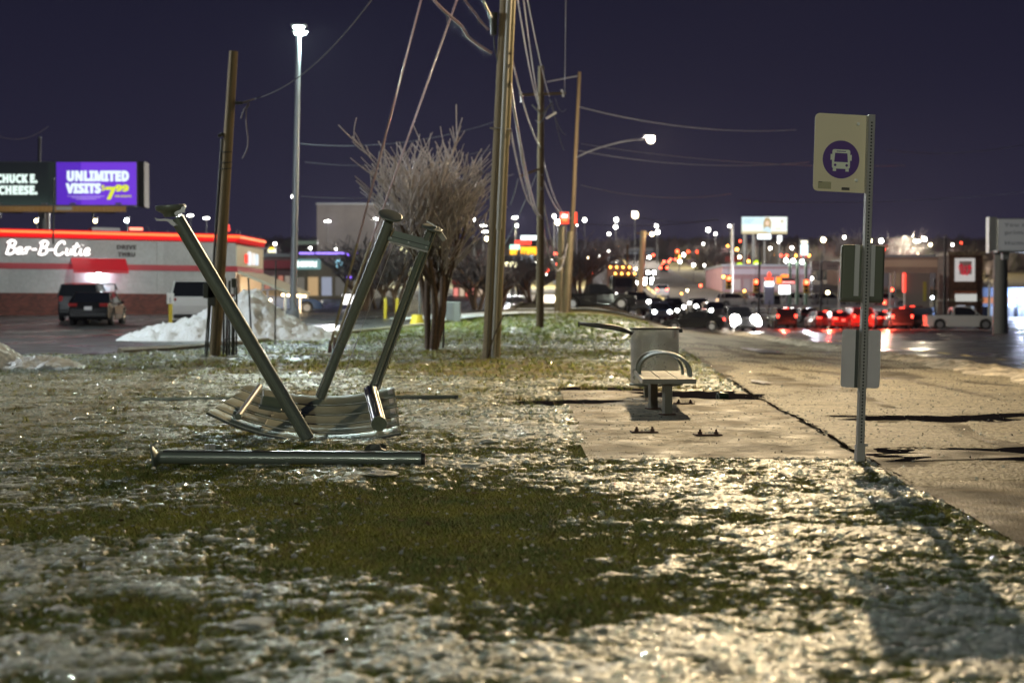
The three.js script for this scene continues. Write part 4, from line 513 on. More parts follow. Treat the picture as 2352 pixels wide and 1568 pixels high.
for (const [x0, y0, x1, y1, d, r, lab] of [[570, 640, 577, 780, 36, 0.026, 'leaning wooden stake between the pipe cluster and the snow pile'], [633, 600, 631, 790, 38.5, 0.022, 'tall thin stake in front of the snow pile crest'], [1020, 700, 1018, 797, 36.8, 0.03, 'thin dark post just right of the icy tree trunk']]) { const t = thing('marker_stake', lab, 'stake', P(x1, y1, d)); part('stake_shaft', rod(P(x1, y1 + 2, d), P(x0, y0, d), r, r * 0.85, 8), M.darkPipe, t); part('stake_cap', discAt(P(x0, y0, d), UP, r * 1.1, 0.03, 8), M.black, t); }
// guy wires
const guyPaint = S({ color: RGB(0.55, 0.38, 0.40), roughness: 0.3, bumpMap: again(bumpMid, 6), bumpScale: 0.006 });
for (const [a, b, lab] of [[P(757, 800, 31.5), P(970, -12, 31), 'near iced guy wire, left of the pair'], [P(768, 792, 33), P(1054, -14, 32), 'second iced guy wire passing behind the tree crown']]) { const t = thing('guy_wire', lab, 'guy wire', a); part('strand', [rod(a.clone().lerp(b, 0.1), b, 0.020, 0.020, 7)], guyPaint, t); part('guard_sleeve', rod(a, a.clone().lerp(b, 0.30), 0.030, 0.026, 8), M.conduitGold, t); part('ground_anchor', [rod(a.clone().add(V(0, -0.1, 0)), a.clone().add(V(0.02, 0.18, 0)), 0.05, 0.03, 8)], M.rust, t); }
// iced drops arriving from the left, with icicles
function icedLine(lab, pts, d, r) { const ps = pts.map(([x, y]) => P(x, y, d)), t = thing('iced_cable', lab, 'cable', ps[0]); part('cable_core', tube(ps, r, 60, 6), guyPaint, t); const c = new THREE.CatmullRomCurve3(ps), rr = rng(pts.length * 7), ic = []; for (let i = 0; i < 34; i++) { const p = c.getPoint(rr()), l = 0.04 + 0.20 * rr() ** 3; ic.push(new THREE.ConeGeometry(0.011, l, 5).rotateX(Math.PI).translate(p.x, p.y - r - l / 2 + 0.01, p.z)); } part('icicles', ic, M.crystal, t).userData.kind = 'stuff'; }
icedLine('wavy iced cable with icicles reaching the main pole from the upper left', [[975, -30], [1000, 4], [1022, 26], [1043, 45], [1062, 62], [1076, 84], [1096, 100], [1114, 112], [1130, 122]], 30.9, 0.032);
icedLine('second iced cable ending at the splice box of the main pole', [[1052, -30], [1072, 6], [1090, 28], [1104, 48], [1122, 68]], 30.8, 0.026);
icedLine('third short iced cable above the splice box of the main pole', [[1096, -25], [1112, 4], [1120, 22], [1130, 40]], 30.7, 0.022);
// the line of poles down the road
const p2b = onLand(1240, 58, -0.05), p2t = P(1243, 152, 58), p3b = onLand(1281, 84), p3t = P(1290, 520, 84), p4b = onLand(1297, 86), p4t = P(1309, 532, 86), p5b = onLand(1305, 92), p5t = P(1331, 165, 92);
{ const t = pole('utility_pole', 'tall wooden pole with a crossarm beyond the main pole', p2b, p2t, 0.165, 0.12, M.woodDark);
  const arm = (x0, y0, x1, y1, w = 0.1) => beam(P(x0, y0, 57.8), P(x1, y1, 57.8), w, 0.09);
  part('crossarm', arm(1192, 218, 1300, 214), M.woodDark, t); part('crossarm', arm(1196, 404, 1244, 386, 0.08), M.woodDark, t); part('arm_brace', arm(1222, 240, 1242, 262, 0.05), M.darkPipe, t); part('arm_brace', arm(1266, 238, 1246, 262, 0.05), M.darkPipe, t);
  for (const q of [[1255, 272, 1278, 258, 0.07], [1290, 206, 1294, 222, 0.08], [1196, 212, 1198, 234, 0.08]]) part('fuse_cutout', arm(...q), M.alu, t);
  [[1275, 225, 1300, 250], [1262, 225, 1300, 310], [1268, 230, 1296, 345], [1256, 250, 1230, 275]].forEach(([a, b, c, d]) => part('jumper_lead', tube(sag(P(a, b, 57.8), P(c, d, 57.8), 0.3, 8), 0.016, 14, 5), M.wire, t)); }
pole('utility_pole', 'short pale pole topped by a red lit sign, left of a pair', p3b, p3t, 0.22, 0.16, M.wood); pole('utility_pole', 'second short pale pole of the pair under the red sign', p4b, p4t, 0.22, 0.16, M.wood);
{ const t = pole('utility_pole', 'far slender pole right of the crossarm pole', p5b, p5t, 0.16, 0.11, M.woodDark); part('guy_strut', beam(P(1256, 188, 91), P(1328, 174, 92), 0.05, 0.05), M.wire, t); part('lamp_arm', [tube([P(1322, 362, 92), P(1360, 345, 91), P(1440, 323, 88), P(1492, 320, 85)], 0.05, 16, 6)], M.wire, t); }
{ const at = P(1495, 320, 85), t = thing('street_lamp', 'glowing street lamp hanging over the road in the night sky', 'street lamp', at); obj('lamp_head', rbox(0.7, 0.12, 0.34, 0.05, -0.1, 0.22, 0), M.lampHousing, t); obj('lamp_bulb', new THREE.SphereGeometry(0.23, 14, 10), glow(1, 0.86, 0.6, 26), t); const l = new THREE.PointLight(new THREE.Color(...LAMPS.second.color), LAMPS.second.cd); l.castShadow = true; l.shadow.radius = 8; t.add(l); }
// slack communication cables between the poles
[[1168, 150, 1238, 492, 0.9, 0.040, 'thick slack cable from the main pole to the crossarm pole, leftmost'], [1171, 190, 1241, 497, 0.55, 0.045, 'thick slack cable just right of the leftmost cable'], [1173, 300, 1226, 470, 0.5, 0.028, 'lower slack cable close to the main pole'], [1172, 120, 1240, 335, 0.3, 0.03, 'cable from the main pole to the middle of the crossarm pole'], [1186, -20, 1236, 240, 0.25, 0.026, 'high cable passing the crossarm from the top edge'], [1200, -20, 1240, 250, 0.2, 0.026, 'high cable right of its neighbour at the top edge'], [1207, -25, 1262, 222, 0.2, 0.018, 'high thin wire running to the crossarm end']].forEach(([x0, y0, x1, y1, k, r, lab]) => cable('slack_cable', lab, P(x0, y0, y0 < 0 ? 33 : 31), P(x1, y1, 57.6), k, r * 0.72, M.cable));
[[1240, 335, 1308, 490, 0.9, 0.03, 'cable drooping from the crossarm pole towards the pole pair'], [1243, 497, 1303, 560, 1.9, 0.045, 'deep loop of slack cable between crossarm pole and pole pair'], [1243, 430, 1300, 572, 1.5, 0.035, 'upper deep loop of slack cable before the pole pair'], [1244, 400, 1310, 500, 0.6, 0.03, 'straight cable above the deep loops']].forEach(([x0, y0, x1, y1, k, r, lab]) => cable('slack_cable', lab, P(x0, y0, 57.6), P(x1, y1, 85), k, r * 0.8, M.cable));
for (const [x0, y0, x1, y1, lab] of [[1232, 400, 1160, 560, 'thin stay wire leaning left of the crossarm pole'], [1190, 410, 1172, 470, 'short stay wire by the main pole']]) cable('stay_wire', lab, P(x0, y0, 57), P(x1, y1, 60), 0.1, 0.02, M.wire);
tag(obj('service_wire', [tube(sag(P(1300, -20, 40), P(1297, 215, 57), 0.1), 0.013, 14, 5)], M.wire), 'thin vertical-looking wire right of the crossarm pole', 'cable');
// faint wires crossing the sky
[[1330, 245, 1830, 298, 95], [1335, 330, 2080, 380, 110], [1325, 345, 1860, 372, 100], [1335, 425, 1680, 445, 110], [690, 330, 1170, 268, 70], [700, 372, 1170, 330, 75], [1250, 505, 1650, 505, 150], [1700, 460, 2360, 440, 150], [2040, 345, 2360, 330, 140], [-20, 305, 110, 290, 90], [690, 450, 1180, 400, 80], [1440, 492, 1650, 503, 170]].forEach(([a, b, c, d, e], i) => cable('overhead_wire', ['faint wire high right of the far slender pole', 'long faint wire across the sky right of the lamp', 'faint wire just below the street lamp', 'faint wire above the far lamps', 'faint wire left of the main pole, upper', 'faint wire left of the main pole, middle', 'faint wire low beside the crossarm pole', 'faint wire behind the bus sign post', 'faint wire right of the bus sign panel', 'faint wire at the left edge above the billboard', 'faint wire left of the main pole, lowest', 'mast wire right of the small bright lamp'][i], P(a, b, e), P(c, d, e + 5), 0.6, 0.022 * e / 100, M.wire));

// ---- floodlight pole of the parking lot, and its twin behind the photographer
function floodPole(label, base, top, cd, color, k) {
  const t = thing('floodlight_pole', label, 'floodlight', base), up = top.clone().sub(base); up.normalize();
  part('shaft', [rod(base, top, 0.15, 0.10, 4), rod(base, base.clone().add(V(0, 0.7, 0)), 0.32, 0.30, 16)], S({ color: RGB(0.30, 0.33, 0.36), metalness: 0.3, roughness: 0.45 }), t);
  for (const [dx, dy] of [[0.0, 0.13], [0.06, -0.12]]) { const h = part('lamp_head', [rbox(0.66, 0.07, 0.36, 0.03, top.x + dx, top.y + dy + 0.09, top.z)], M.lampHousing, t); part('lamp_lens', new THREE.SphereGeometry(0.24, 12, 8).scale(1, 0.26, 0.7).translate(top.x + dx, top.y + dy, top.z), glow(...color, k), t, h); }
  const l = new THREE.PointLight(new THREE.Color(...color), cd); l.position.copy(top).sub(base).add(V(0, 0.02, 0)); l.position.y = top.y - base.y - 0.12; l.position.x += 0.06; l.castShadow = true; l.shadow.radius = 6; t.add(l); return t;
}
LAMPS.floodBase = onLand(672, 60); floodPole('tall floodlight pole with two bright heads behind the snow pile', LAMPS.floodBase, P(685.5, 70, 60), LAMPS.flood.cd, LAMPS.flood.color, 40);
{ const q = V(...LAMPS.near.at), b = V(q.x - 0.4, 0, q.z); floodPole('floodlight pole behind the viewer that lights the near lawn', b, q, LAMPS.near.cd, LAMPS.near.color, 30); }

// ---- trees
function tree(name, label, base, spec, seed, group) {
  const t = thing(name, label, 'tree', base, 0, group), r = rng(seed), trunk = [], limbs = [], twigs = [];
  const grow1 = (p, dir, len, rad, level) => {
    const d1 = dir.clone().add(V((r() - 0.5) * spec.wob, (r() - 0.3) * 0.25, (r() - 0.5) * spec.wob)).normalize(), q = p.clone().addScaledVector(dir, len * 0.5), e = q.clone().addScaledVector(d1, len * 0.5), last = level >= spec.levels - 1;
    const seg = level === 0 ? 8 : level === 1 ? 6 : 4, g = level >= 2 ? tube([p, q, e], rad, 4, 4) : tube([p, q, e], rad, 6, seg); (level === 0 ? trunk : level < spec.levels - 2 ? limbs : twigs).push(g);
    if (last) return; const n = spec.kids[level];
    for (let i = 0; i < n; i++) { const at = level === 0 ? lerp(0.6, 1, r()) : lerp(0.35, 1, (i + r()) / n), a = r() * 6.283, s = spec.spread[level], nd = d1.clone().multiplyScalar(1).add(V(Math.cos(a) * s, spec.up * (0.6 + 0.8 * r()), Math.sin(a) * s)).normalize(), from = at < 0.5 ? p.clone().lerp(q, at * 2) : q.clone().lerp(e, at * 2 - 1); grow1(from, nd, spec.len[level + 1] * (0.45 + 1.05 * r()), spec.rad[level + 1] * (0.75 + 0.5 * r()), level + 1); }
  };
  for (let i = 0; i < spec.stems; i++) { const a = i / spec.stems * 6.283 + r(), s = spec.splay * (0.5 + 0.7 * r()); grow1(base.clone().add(V(Math.cos(a) * spec.foot, -0.05, Math.sin(a) * spec.foot)), V(Math.cos(a) * s + (spec.leanX ?? 0), 1, Math.sin(a) * s).normalize(), spec.len[0] * (0.85 + 0.3 * r()), spec.rad[0] * (0.8 + 0.4 * r()), 0); }
  part('trunk', trunk, spec.bark, t); if (limbs.length) part('limbs', limbs, spec.bark, t); part('crown', twigs, spec.twig, t).userData.kind = 'stuff'; return t;
}
const barkM = S({ color: RGB(0.16, 0.105, 0.07), roughness: 0.7, map: again(dataTex(256, (i) => { const v = 0.75 + (nC[i] - 0.5) * 0.9; return [v, v * 0.97, v * 0.92]; }, true), 6, 1), bumpMap: again(bumpMid, 8, 1), bumpScale: 0.012 }), twigIce = PH({ color: RGB(0.44, 0.40, 0.385), roughness: 0.2, clearcoat: 0.6, clearcoatRoughness: 0.08, ior: 1.31 }), twigFar = S({ color: RGB(0.10, 0.09, 0.10), roughness: 0.4 });
tree('crape_myrtle', 'bare pollarded tree with ice-coated twigs left of the main pole', onLand(992, 36.4), { stems: 6, foot: 0.10, splay: 0.13, leanX: 0.06, wob: 0.42, up: 0.42, levels: 4, kids: [5, 7, 7], spread: [0.62, 0.75, 0.95], len: [2.35, 1.5, 1.15, 0.8], rad: [0.068, 0.034, 0.017, 0.0105], bark: barkM, twig: twigIce }, 42);
// ------------------------------------------------------------ vehicles
const KINDS = {
  sedan:  { L: 4.6, W: 1.8, belt: 0.92, roof: 1.44, wb: 2.7, r: 0.33, low: [[-2.28, 0.42], [-2.3, 0.72], [-2.15, 0.98], [-1.55, 1.02], [0.75, 0.95], [1.9, 0.82], [2.22, 0.66], [2.28, 0.40]], cab: [[-1.95, 0.98], [-1.15, 1.40], [-0.3, 1.44], [0.25, 1.38], [1.05, 0.92]] },
  hatch:  { L: 4.4, W: 1.78, belt: 0.95, roof: 1.50, wb: 2.65, r: 0.33, low: [[-2.1, 0.42], [-2.15, 0.75], [-2.05, 1.02], [-1.6, 1.04], [0.85, 0.97], [1.95, 0.84], [2.2, 0.66], [2.22, 0.4]], cab: [[-2.0, 1.0], [-1.65, 1.42], [-0.5, 1.50], [0.3, 1.42], [1.15, 0.94]] },
  suv:    { L: 4.8, W: 1.92, belt: 1.12, roof: 1.76, wb: 2.8, r: 0.38, low: [[-2.3, 0.45], [-2.36, 0.8], [-2.3, 1.14], [0.95, 1.12], [2.05, 1.05], [2.32, 0.88], [2.36, 0.46]], cab: [[-2.26, 1.12], [-2.0, 1.68], [-0.9, 1.76], [0.2, 1.70], [1.1, 1.10]] },
  wagon:  { L: 5.2, W: 2.02, belt: 1.2, roof: 1.92, wb: 3.1, r: 0.4, low: [[-2.55, 0.5], [-2.62, 0.85], [-2.56, 1.22], [1.15, 1.18], [2.3, 1.12], [2.58, 0.95], [2.6, 0.5]], cab: [[-2.53, 1.2], [-2.38, 1.84], [-1.2, 1.92], [0.35, 1.86], [1.25, 1.17]] },
  pickup: { L: 5.6, W: 1.98, belt: 1.18, roof: 1.84, wb: 3.5, r: 0.41, low: [[-2.75, 0.55], [-2.8, 0.9], [-2.78, 1.16], [-0.75, 1.16], [1.25, 1.14], [2.5, 1.08], [2.76, 0.92], [2.78, 0.5]], cab: [[-0.82, 1.16], [-0.72, 1.76], [-0.2, 1.84], [0.6, 1.78], [1.35, 1.13]] },
};
const carCache = {};
function carShapes(kind) {
  if (carCache[kind]) return carCache[kind];
  const k = KINDS[kind], ax = [-k.wb / 2, k.wb / 2], R = k.r + 0.06, s = new THREE.Shape(); // profile: x forward, wheel arches cut out
  const low = k.low, y0 = 0.24; s.moveTo(low[0][0] + 0.1, y0);
  for (const [x, y] of low) s.lineTo(x, y);
  s.lineTo(low[low.length - 1][0] - 0.1, y0);
  for (const a of [ax[1], ax[0]]) { const w = Math.sqrt(Math.max(0.01, R * R - (y0 - k.r) ** 2)); s.lineTo(a + w, y0); s.absarc(a, k.r, R, Math.asin((y0 - k.r) / R), Math.PI - Math.asin((y0 - k.r) / R), false); }
  s.closePath();
  const b = 0.07, body = new THREE.ExtrudeGeometry(s, { depth: k.W - 2 * b, bevelEnabled: true, bevelSize: b, bevelOffset: -b, bevelThickness: b, bevelSegments: 3, curveSegments: 6 }).translate(0, 0, -(k.W / 2 - b));
  { const p = body.attributes.position; for (let i = 0; i < p.count; i++) { const x = p.getX(i), y = p.getY(i), nose = sstep(k.L / 2 - 1.0, k.L / 2, Math.abs(x)); p.setZ(i, p.getZ(i) * (1 - 0.09 * nose * nose) * (y > 0.75 ? 1 - 0.05 * (y - 0.75) : 1)); } body.computeVertexNormals(); }
  const c = new THREE.Shape(k.cab.map(([x, y]) => new THREE.Vector2(x, y))), taper = (g, top = 0.79) => { const p = g.attributes.position; for (let i = 0; i < p.count; i++) { const t = clamp((p.getY(i) - k.belt) / (k.roof - k.belt)); p.setZ(i, p.getZ(i) * lerp(0.96, top, t)); } g.computeVertexNormals(); return g; };
  const cab = taper(new THREE.ExtrudeGeometry(c, { depth: k.W - 0.12, bevelEnabled: true, bevelSize: 0.03, bevelOffset: -0.03, bevelThickness: 0.03, bevelSegments: 2 }).translate(0, 0, -(k.W - 0.12) / 2));
  const top = k.cab.slice(1, -1).map(([x, y]) => [x, y]), n = top.length, rs = new THREE.Shape([...top.map(([x, y]) => new THREE.Vector2(x, y + 0.022)), ...top.slice().reverse().map(([x, y]) => new THREE.Vector2(x, y - 0.05))]);
  const roof = taper(new THREE.ExtrudeGeometry(rs, { depth: k.W - 0.08, bevelEnabled: true, bevelSize: 0.015, bevelOffset: -0.015, bevelThickness: 0.03, bevelSegments: 2 }).translate(0, 0, -(k.W - 0.08) / 2));
  const zAt = (y) => (k.W / 2 - 0.04) * lerp(0.96, 0.79, clamp((y - k.belt) / (k.roof - k.belt))) + 0.012, pil = [], C = k.cab, mid = (C[n >> 1][0] + C[n - 1][0]) / 2 - 0.2;
  for (const sd of [-1, 1]) { const pt = ([x, y]) => V(x, y, sd * zAt(y)); pil.push(beam(pt(C[0]), pt(C[1]), 0.09, 0.05), beam(pt(C[C.length - 1]), pt(C[C.length - 2]), 0.06, 0.05), beam(pt([mid, k.belt]), pt([mid, k.roof - 0.06]), 0.08, 0.04)); if (kind !== 'pickup') pil.push(beam(pt([lerp(C[0][0], mid, 0.42), k.belt]), pt([lerp(C[0][0], mid, 0.42), k.roof - 0.07]), 0.08, 0.04)); }
  const tyre = lathe([[k.r * 0.62, -0.11], [k.r * 0.92, -0.11], [k.r, -0.07], [k.r, 0.07], [k.r * 0.92, 0.11], [k.r * 0.62, 0.11]], 22).rotateX(Math.PI / 2), rim = mergeAll([new THREE.CylinderGeometry(k.r * 0.63, k.r * 0.63, 0.16, 20).rotateX(Math.PI / 2), ...[0, 1, 2, 3, 4].map((i) => box(k.r * 0.16, k.r * 0.62, 0.03, 0, k.r * 0.3, 0.09).rotateZ(i * 1.2566))]);
  return (carCache[kind] = { k, ax, body, cab, roof, pil: mergeAll(pil), tyre, rim, rx: low[0][0], fx: low[low.length - 1][0], tailY: kind === 'sedan' || kind === 'hatch' ? 0.86 : 0.98, headY: kind === 'sedan' || kind === 'hatch' ? 0.68 : 0.90 });
}
// a car whose nose points along +x before turning
function car(name, label, kind, pos, turn, paint, { tail = null, head = null, third = false, group } = {}) {
  const s = carShapes(kind), k = s.k, t = thing(name, label, kind === 'pickup' ? 'pickup truck' : kind === 'suv' || kind === 'wagon' ? 'suv' : 'car', pos, turn, group);
  const body = obj('body', s.body, paint, t); obj('windows', s.cab, M.carGlass, t); obj('roof', s.roof, paint, t); obj('pillars', s.pil, paint, t);
  for (const x of s.ax) for (const z of [-1, 1]) { const w = new THREE.Group(); w.name = 'wheel'; w.position.set(x, k.r, z * (k.W / 2 - 0.115)); if (z < 0) w.rotation.y = Math.PI; t.add(w); obj('tyre', s.tyre, M.tyre, w); obj('rim', s.rim, M.rim, w); }
  const tw = k.W / 2 - 0.24;
  for (const z of [-1, 1]) {
    obj('tail_light', kind === 'sedan' || kind === 'hatch' ? rbox(0.12, 0.15, 0.36, 0.03, s.rx + 0.05, s.tailY, z * (tw - 0.02)) : rbox(0.12, 0.36, 0.17, 0.03, s.rx + 0.02, s.tailY, z * (tw + 0.03)), tail ?? M.tailDim, t);
    obj('headlight', rbox(0.14, 0.15, 0.34, 0.04, s.fx - 0.03, s.headY, z * (tw - 0.02)), head ?? M.headOff, t);
    obj('mirror', rbox(0.12, 0.12, 0.17, 0.04, k.cab[k.cab.length - 1][0] - 0.35, k.belt + 0.08, z * (k.W / 2 + 0.03)), paint, t);
  }
  obj('licence_plate', box(0.02, 0.15, 0.31, s.rx - 0.02, kind === 'sedan' || kind === 'hatch' ? 0.72 : 0.78, 0), M.plate, t);
  obj('bumper', [rbox(0.16, 0.16, k.W * 0.84, 0.05, s.rx + 0.02, 0.42, 0), rbox(0.16, 0.16, k.W * 0.84, 0.05, s.fx - 0.02, 0.42, 0)], paint === M.paintSilver ? paint : M.black, t);
  obj('grille', box(0.03, 0.14, k.W * 0.42, s.fx + 0.005, s.headY - 0.02, 0), M.black, t);
  if (third) obj('brake_light', box(0.05, 0.05, 0.34, k.cab[1][0] - 0.02, k.cab[1][1] + 0.03, 0), tail ?? M.tail, t);
  if (kind === 'pickup') obj('truck_bed', box(1.75, 0.04, k.W - 0.3, -1.75, 1.165, 0), M.black, t);
  return t;
}
M.paintBlack = carPaint(0.007, 0.007, 0.008); M.paintSilver = carPaint(0.42, 0.42, 0.43); M.paintWhite = carPaint(0.62, 0.62, 0.62); M.paintRed = carPaint(0.16, 0.02, 0.02); M.paintGrey = carPaint(0.035, 0.035, 0.04); M.paintBlue = carPaint(0.03, 0.05, 0.11);
const HALF = Math.PI / 2;                        // turn +HALF: nose away from the viewer
car('parked_car', 'black sedan parked nose-in at the restaurant, nearer of two', 'sedan', onLand(225, 62.5), HALF + 0.10, M.paintBlack);
car('parked_car', 'dark grey suv parked just behind the black sedan', 'suv', onLand(196, 67.5), HALF + 0.14, M.paintGrey);
car('parked_car', 'white suv with dark rear window half hidden by the snow pile', 'wagon', onLand(449, 61), HALF + 0.2, M.paintWhite);
car('parked_car', 'dark blue car parked behind the snow pile by a thin stake', 'sedan', onLand(648, 84), 0.25, M.paintBlue);
car('pickup_truck', 'dark pickup seen side-on left of the traffic, right of the pole pair', 'pickup', onLand(1372, 103), -0.10, M.paintBlack, { tail: M.bulbRed });
car('parked_car', 'dark coupe seen side-on between blue headlights and the bright truck', 'sedan', onLand(1592, 104), Math.PI - 0.12, M.paintBlack, { tail: M.tail });
{ const p = onLand(1692, 106), t = car('pickup_truck', 'oncoming truck with dazzling headlights', 'pickup', p, -HALF + 0.06, M.paintGrey, { head: glow(1, 0.95, 0.86, 190) });
  for (const z of [-0.74, 0.74]) { for (const [o, y, q] of [[0, 0.95, 0.30], [0.16 * Math.sign(z) - 0.1, 0.62, 0.2], [-0.2, 0.80, 0.19]]) obj('headlight', new THREE.SphereGeometry(q, 14, 10).scale(0.4, 1, 1.1).translate(2.86, y, z + o), glow(1, 0.95, 0.86, 90), t); const l = new THREE.SpotLight(new THREE.Color(1, 0.94, 0.82), 1300, 0, 0.5, 0.6); l.position.set(2.95, 0.9, z); l.target.position.set(22, -0.6, z); l.castShadow = true; t.add(l, l.target); } }
[['suv', 1795, 123, M.paintBlack, 'dark suv with red tail lights, leftmost of the waiting queue', 0.02], ['hatch', 1848, 136, M.paintGrey, 'unlit grey car between the leftmost suv and the red hatchback', 0.05, 1], ['hatch', 1884, 122, M.paintRed, 'red-lit hatchback with an amber top light in the queue', 0.06], ['sedan', 1920, 119, M.paintRed, 'low sedan with three red lights in the queue', 0.05], ['suv', 1966, 118, M.paintRed, 'red-lit car half hidden behind the bus sign post', 0.04], ['hatch', 2018, 122, M.paintRed, 'small car with red lights just right of the bus sign post', 0.1], ['suv', 2064, 117, M.paintBlack, 'tall black suv with red lights in the queue', -0.12], ['wagon', 2098, 126, M.paintRed, 'red vehicle behind the tall black suv', -0.3], ['suv', 2124, 118, M.paintGrey, 'dark vehicle left of the silver pickup', -0.4, 1]].forEach(([k, x, d, p, lab, a, off]) => car('waiting_car', lab, k, onLand(x, d, 0.03), HALF + a, p, { tail: off ? M.tailDim : M.tail, third: !off, group: 'cars waiting at the junction' }));
car('pickup_truck', 'silver pickup seen side-on at the right end of the traffic', 'pickup', onLand(2207, 113, 0.03), -0.12, M.paintSilver);
for (const [x, cd] of [[1800, 26], [1905, 40], [2040, 44]]) { const p = onLand(x, 114, 0.9), l = new THREE.PointLight(new THREE.Color(1, 0.09, 0.05), cd * 3); l.position.copy(p); l.castShadow = true; l.shadow.radius = 6; scene.add(l); }
// traffic on the hill road: headlights come down, tail lights go up
const litCar = (x, y, d, kind, away, lab, paint = M.paintGrey) => { const p = P(x, y, d); p.y = H(p.x, p.z) + 0.1 + d * 0.0009; const t = car('hill_car', lab, kind, p, away ? HALF - 0.1 : -HALF + 0.05, paint, away ? { tail: glow(1, 0.06, 0.03, 26) } : { head: M.head }); const k = KINDS[kind], sh = carShapes(kind); for (const z of [-1, 1]) { const s = obj(away ? 'tail_light' : 'headlight', new THREE.SphereGeometry(1, 10, 8).scale(0.3, 1, 1), away ? M.tailBright : M.headBright, t); s.scale.setScalar((away ? 0.00075 : 0.0011) * d); s.position.set(away ? sh.rx - 0.02 : sh.fx + 0.02, away ? sh.tailY : sh.headY, z * (k.W / 2 - 0.26)); } };
M.headBright = glow(1, 0.97, 0.92, 50); M.tailBright = glow(1, 0.07, 0.03, 16);
litCar(1521, 700, 205, 'suv', true, 'car with orange tail lights halfway down the hill road', M.paintSilver); litCar(1525, 612, 330, 'suv', true, 'car climbing the hill below the red cluster'); litCar(1531, 604, 390, 'hatch', true, 'car at the left of the red cluster on the hill'); litCar(1546, 602, 410, 'suv', true, 'car at the right of the red cluster on the hill');
litCar(1450, 690, 190, 'suv', false, 'car with white headlights coming down left of the yellow pole'); litCar(1460, 700, 160, 'suv', false, 'car with headlights right below the yellow pole foot'); litCar(1468, 690, 240, 'sedan', false, 'second car coming down beside the yellow pole'); litCar(1573, 570, 470, 'suv', false, 'far car coming over the hill crest'); litCar(1425, 735, 150, 'suv', false, 'car with bluish headlights left of the yellow pole');
litCar(1492, 735, 128, 'sedan', false, 'car with several white lights low beside the dark coupe'); litCar(1512, 735, 118, 'hatch', false, 'blue car with bright headlights left of the dark coupe', M.paintBlue); litCar(1462, 738, 120, 'suv', false, 'suv with one white headlight by the yellow pole foot'); litCar(1545, 690, 148, 'pickup', false, 'truck with amber roof lights behind the dark coupe');
litCar(1372, 650, 240, 'sedan', true, 'dark car with one red light on the left hillside'); litCar(1640, 735, 140, 'suv', false, 'car with headlights left of the dazzling truck');
[[1431, 705, 175, 'small headlit car beside the box truck'], [1476, 712, 146, 'headlit car low by the pale lit pole, right of its foot'], [1503, 718, 152, 'headlit car between the pale lit pole and the dark coupe'], [1530, 726, 136, 'headlit suv just above the dark coupe'], [1486, 672, 262, 'headlit car on the bend of the hill road'], [1492, 652, 305, 'higher headlit car on the bend of the hill road'], [1606, 722, 150, 'headlit car right behind the dark coupe roof']].forEach(([x, y, d, l], i) => litCar(x, y, d, ['suv', 'sedan', 'hatch'][i % 3], false, l, M.paintBlack));
{ // box truck with amber marker lamps
  const p = onLand(1418, 132), t = thing('box_truck', 'tall truck with rows of amber marker lamps left of the yellow pole', 'truck', p, -HALF + 0.15);
  obj('cargo_box', rbox(6.5, 2.9, 2.4, 0.08, -2.2, 2.3, 0), S({ color: RGB(0.4, 0.22, 0.2), roughness: 0.5 }), t); obj('cab', rbox(2.0, 2.3, 2.2, 0.25, 2.1, 1.65, 0), M.paintGrey, t); obj('windscreen', box(0.05, 0.8, 1.9, 3.11, 2.1, 0), M.carGlass, t);
  for (const x of [-3.8, 2.0]) for (const z of [-1, 1]) obj('wheel', new THREE.CylinderGeometry(0.5, 0.5, 0.3, 18).rotateX(HALF).translate(x, 0.5, z * 1.0), M.tyre, t);
  for (const y of [3.55, 2.9]) for (const z of [-0.9, -0.3, 0.3, 0.9]) obj('marker_lamp', new THREE.SphereGeometry(0.09, 8, 6).translate(3.15 - (y > 3 ? 2.1 : 0), y, z), M.bulbAmber, t);
  for (const z of [-0.85, 0.85]) obj('headlight', new THREE.SphereGeometry(0.15, 10, 8).translate(3.12, 1.0, z), M.head, t);
}
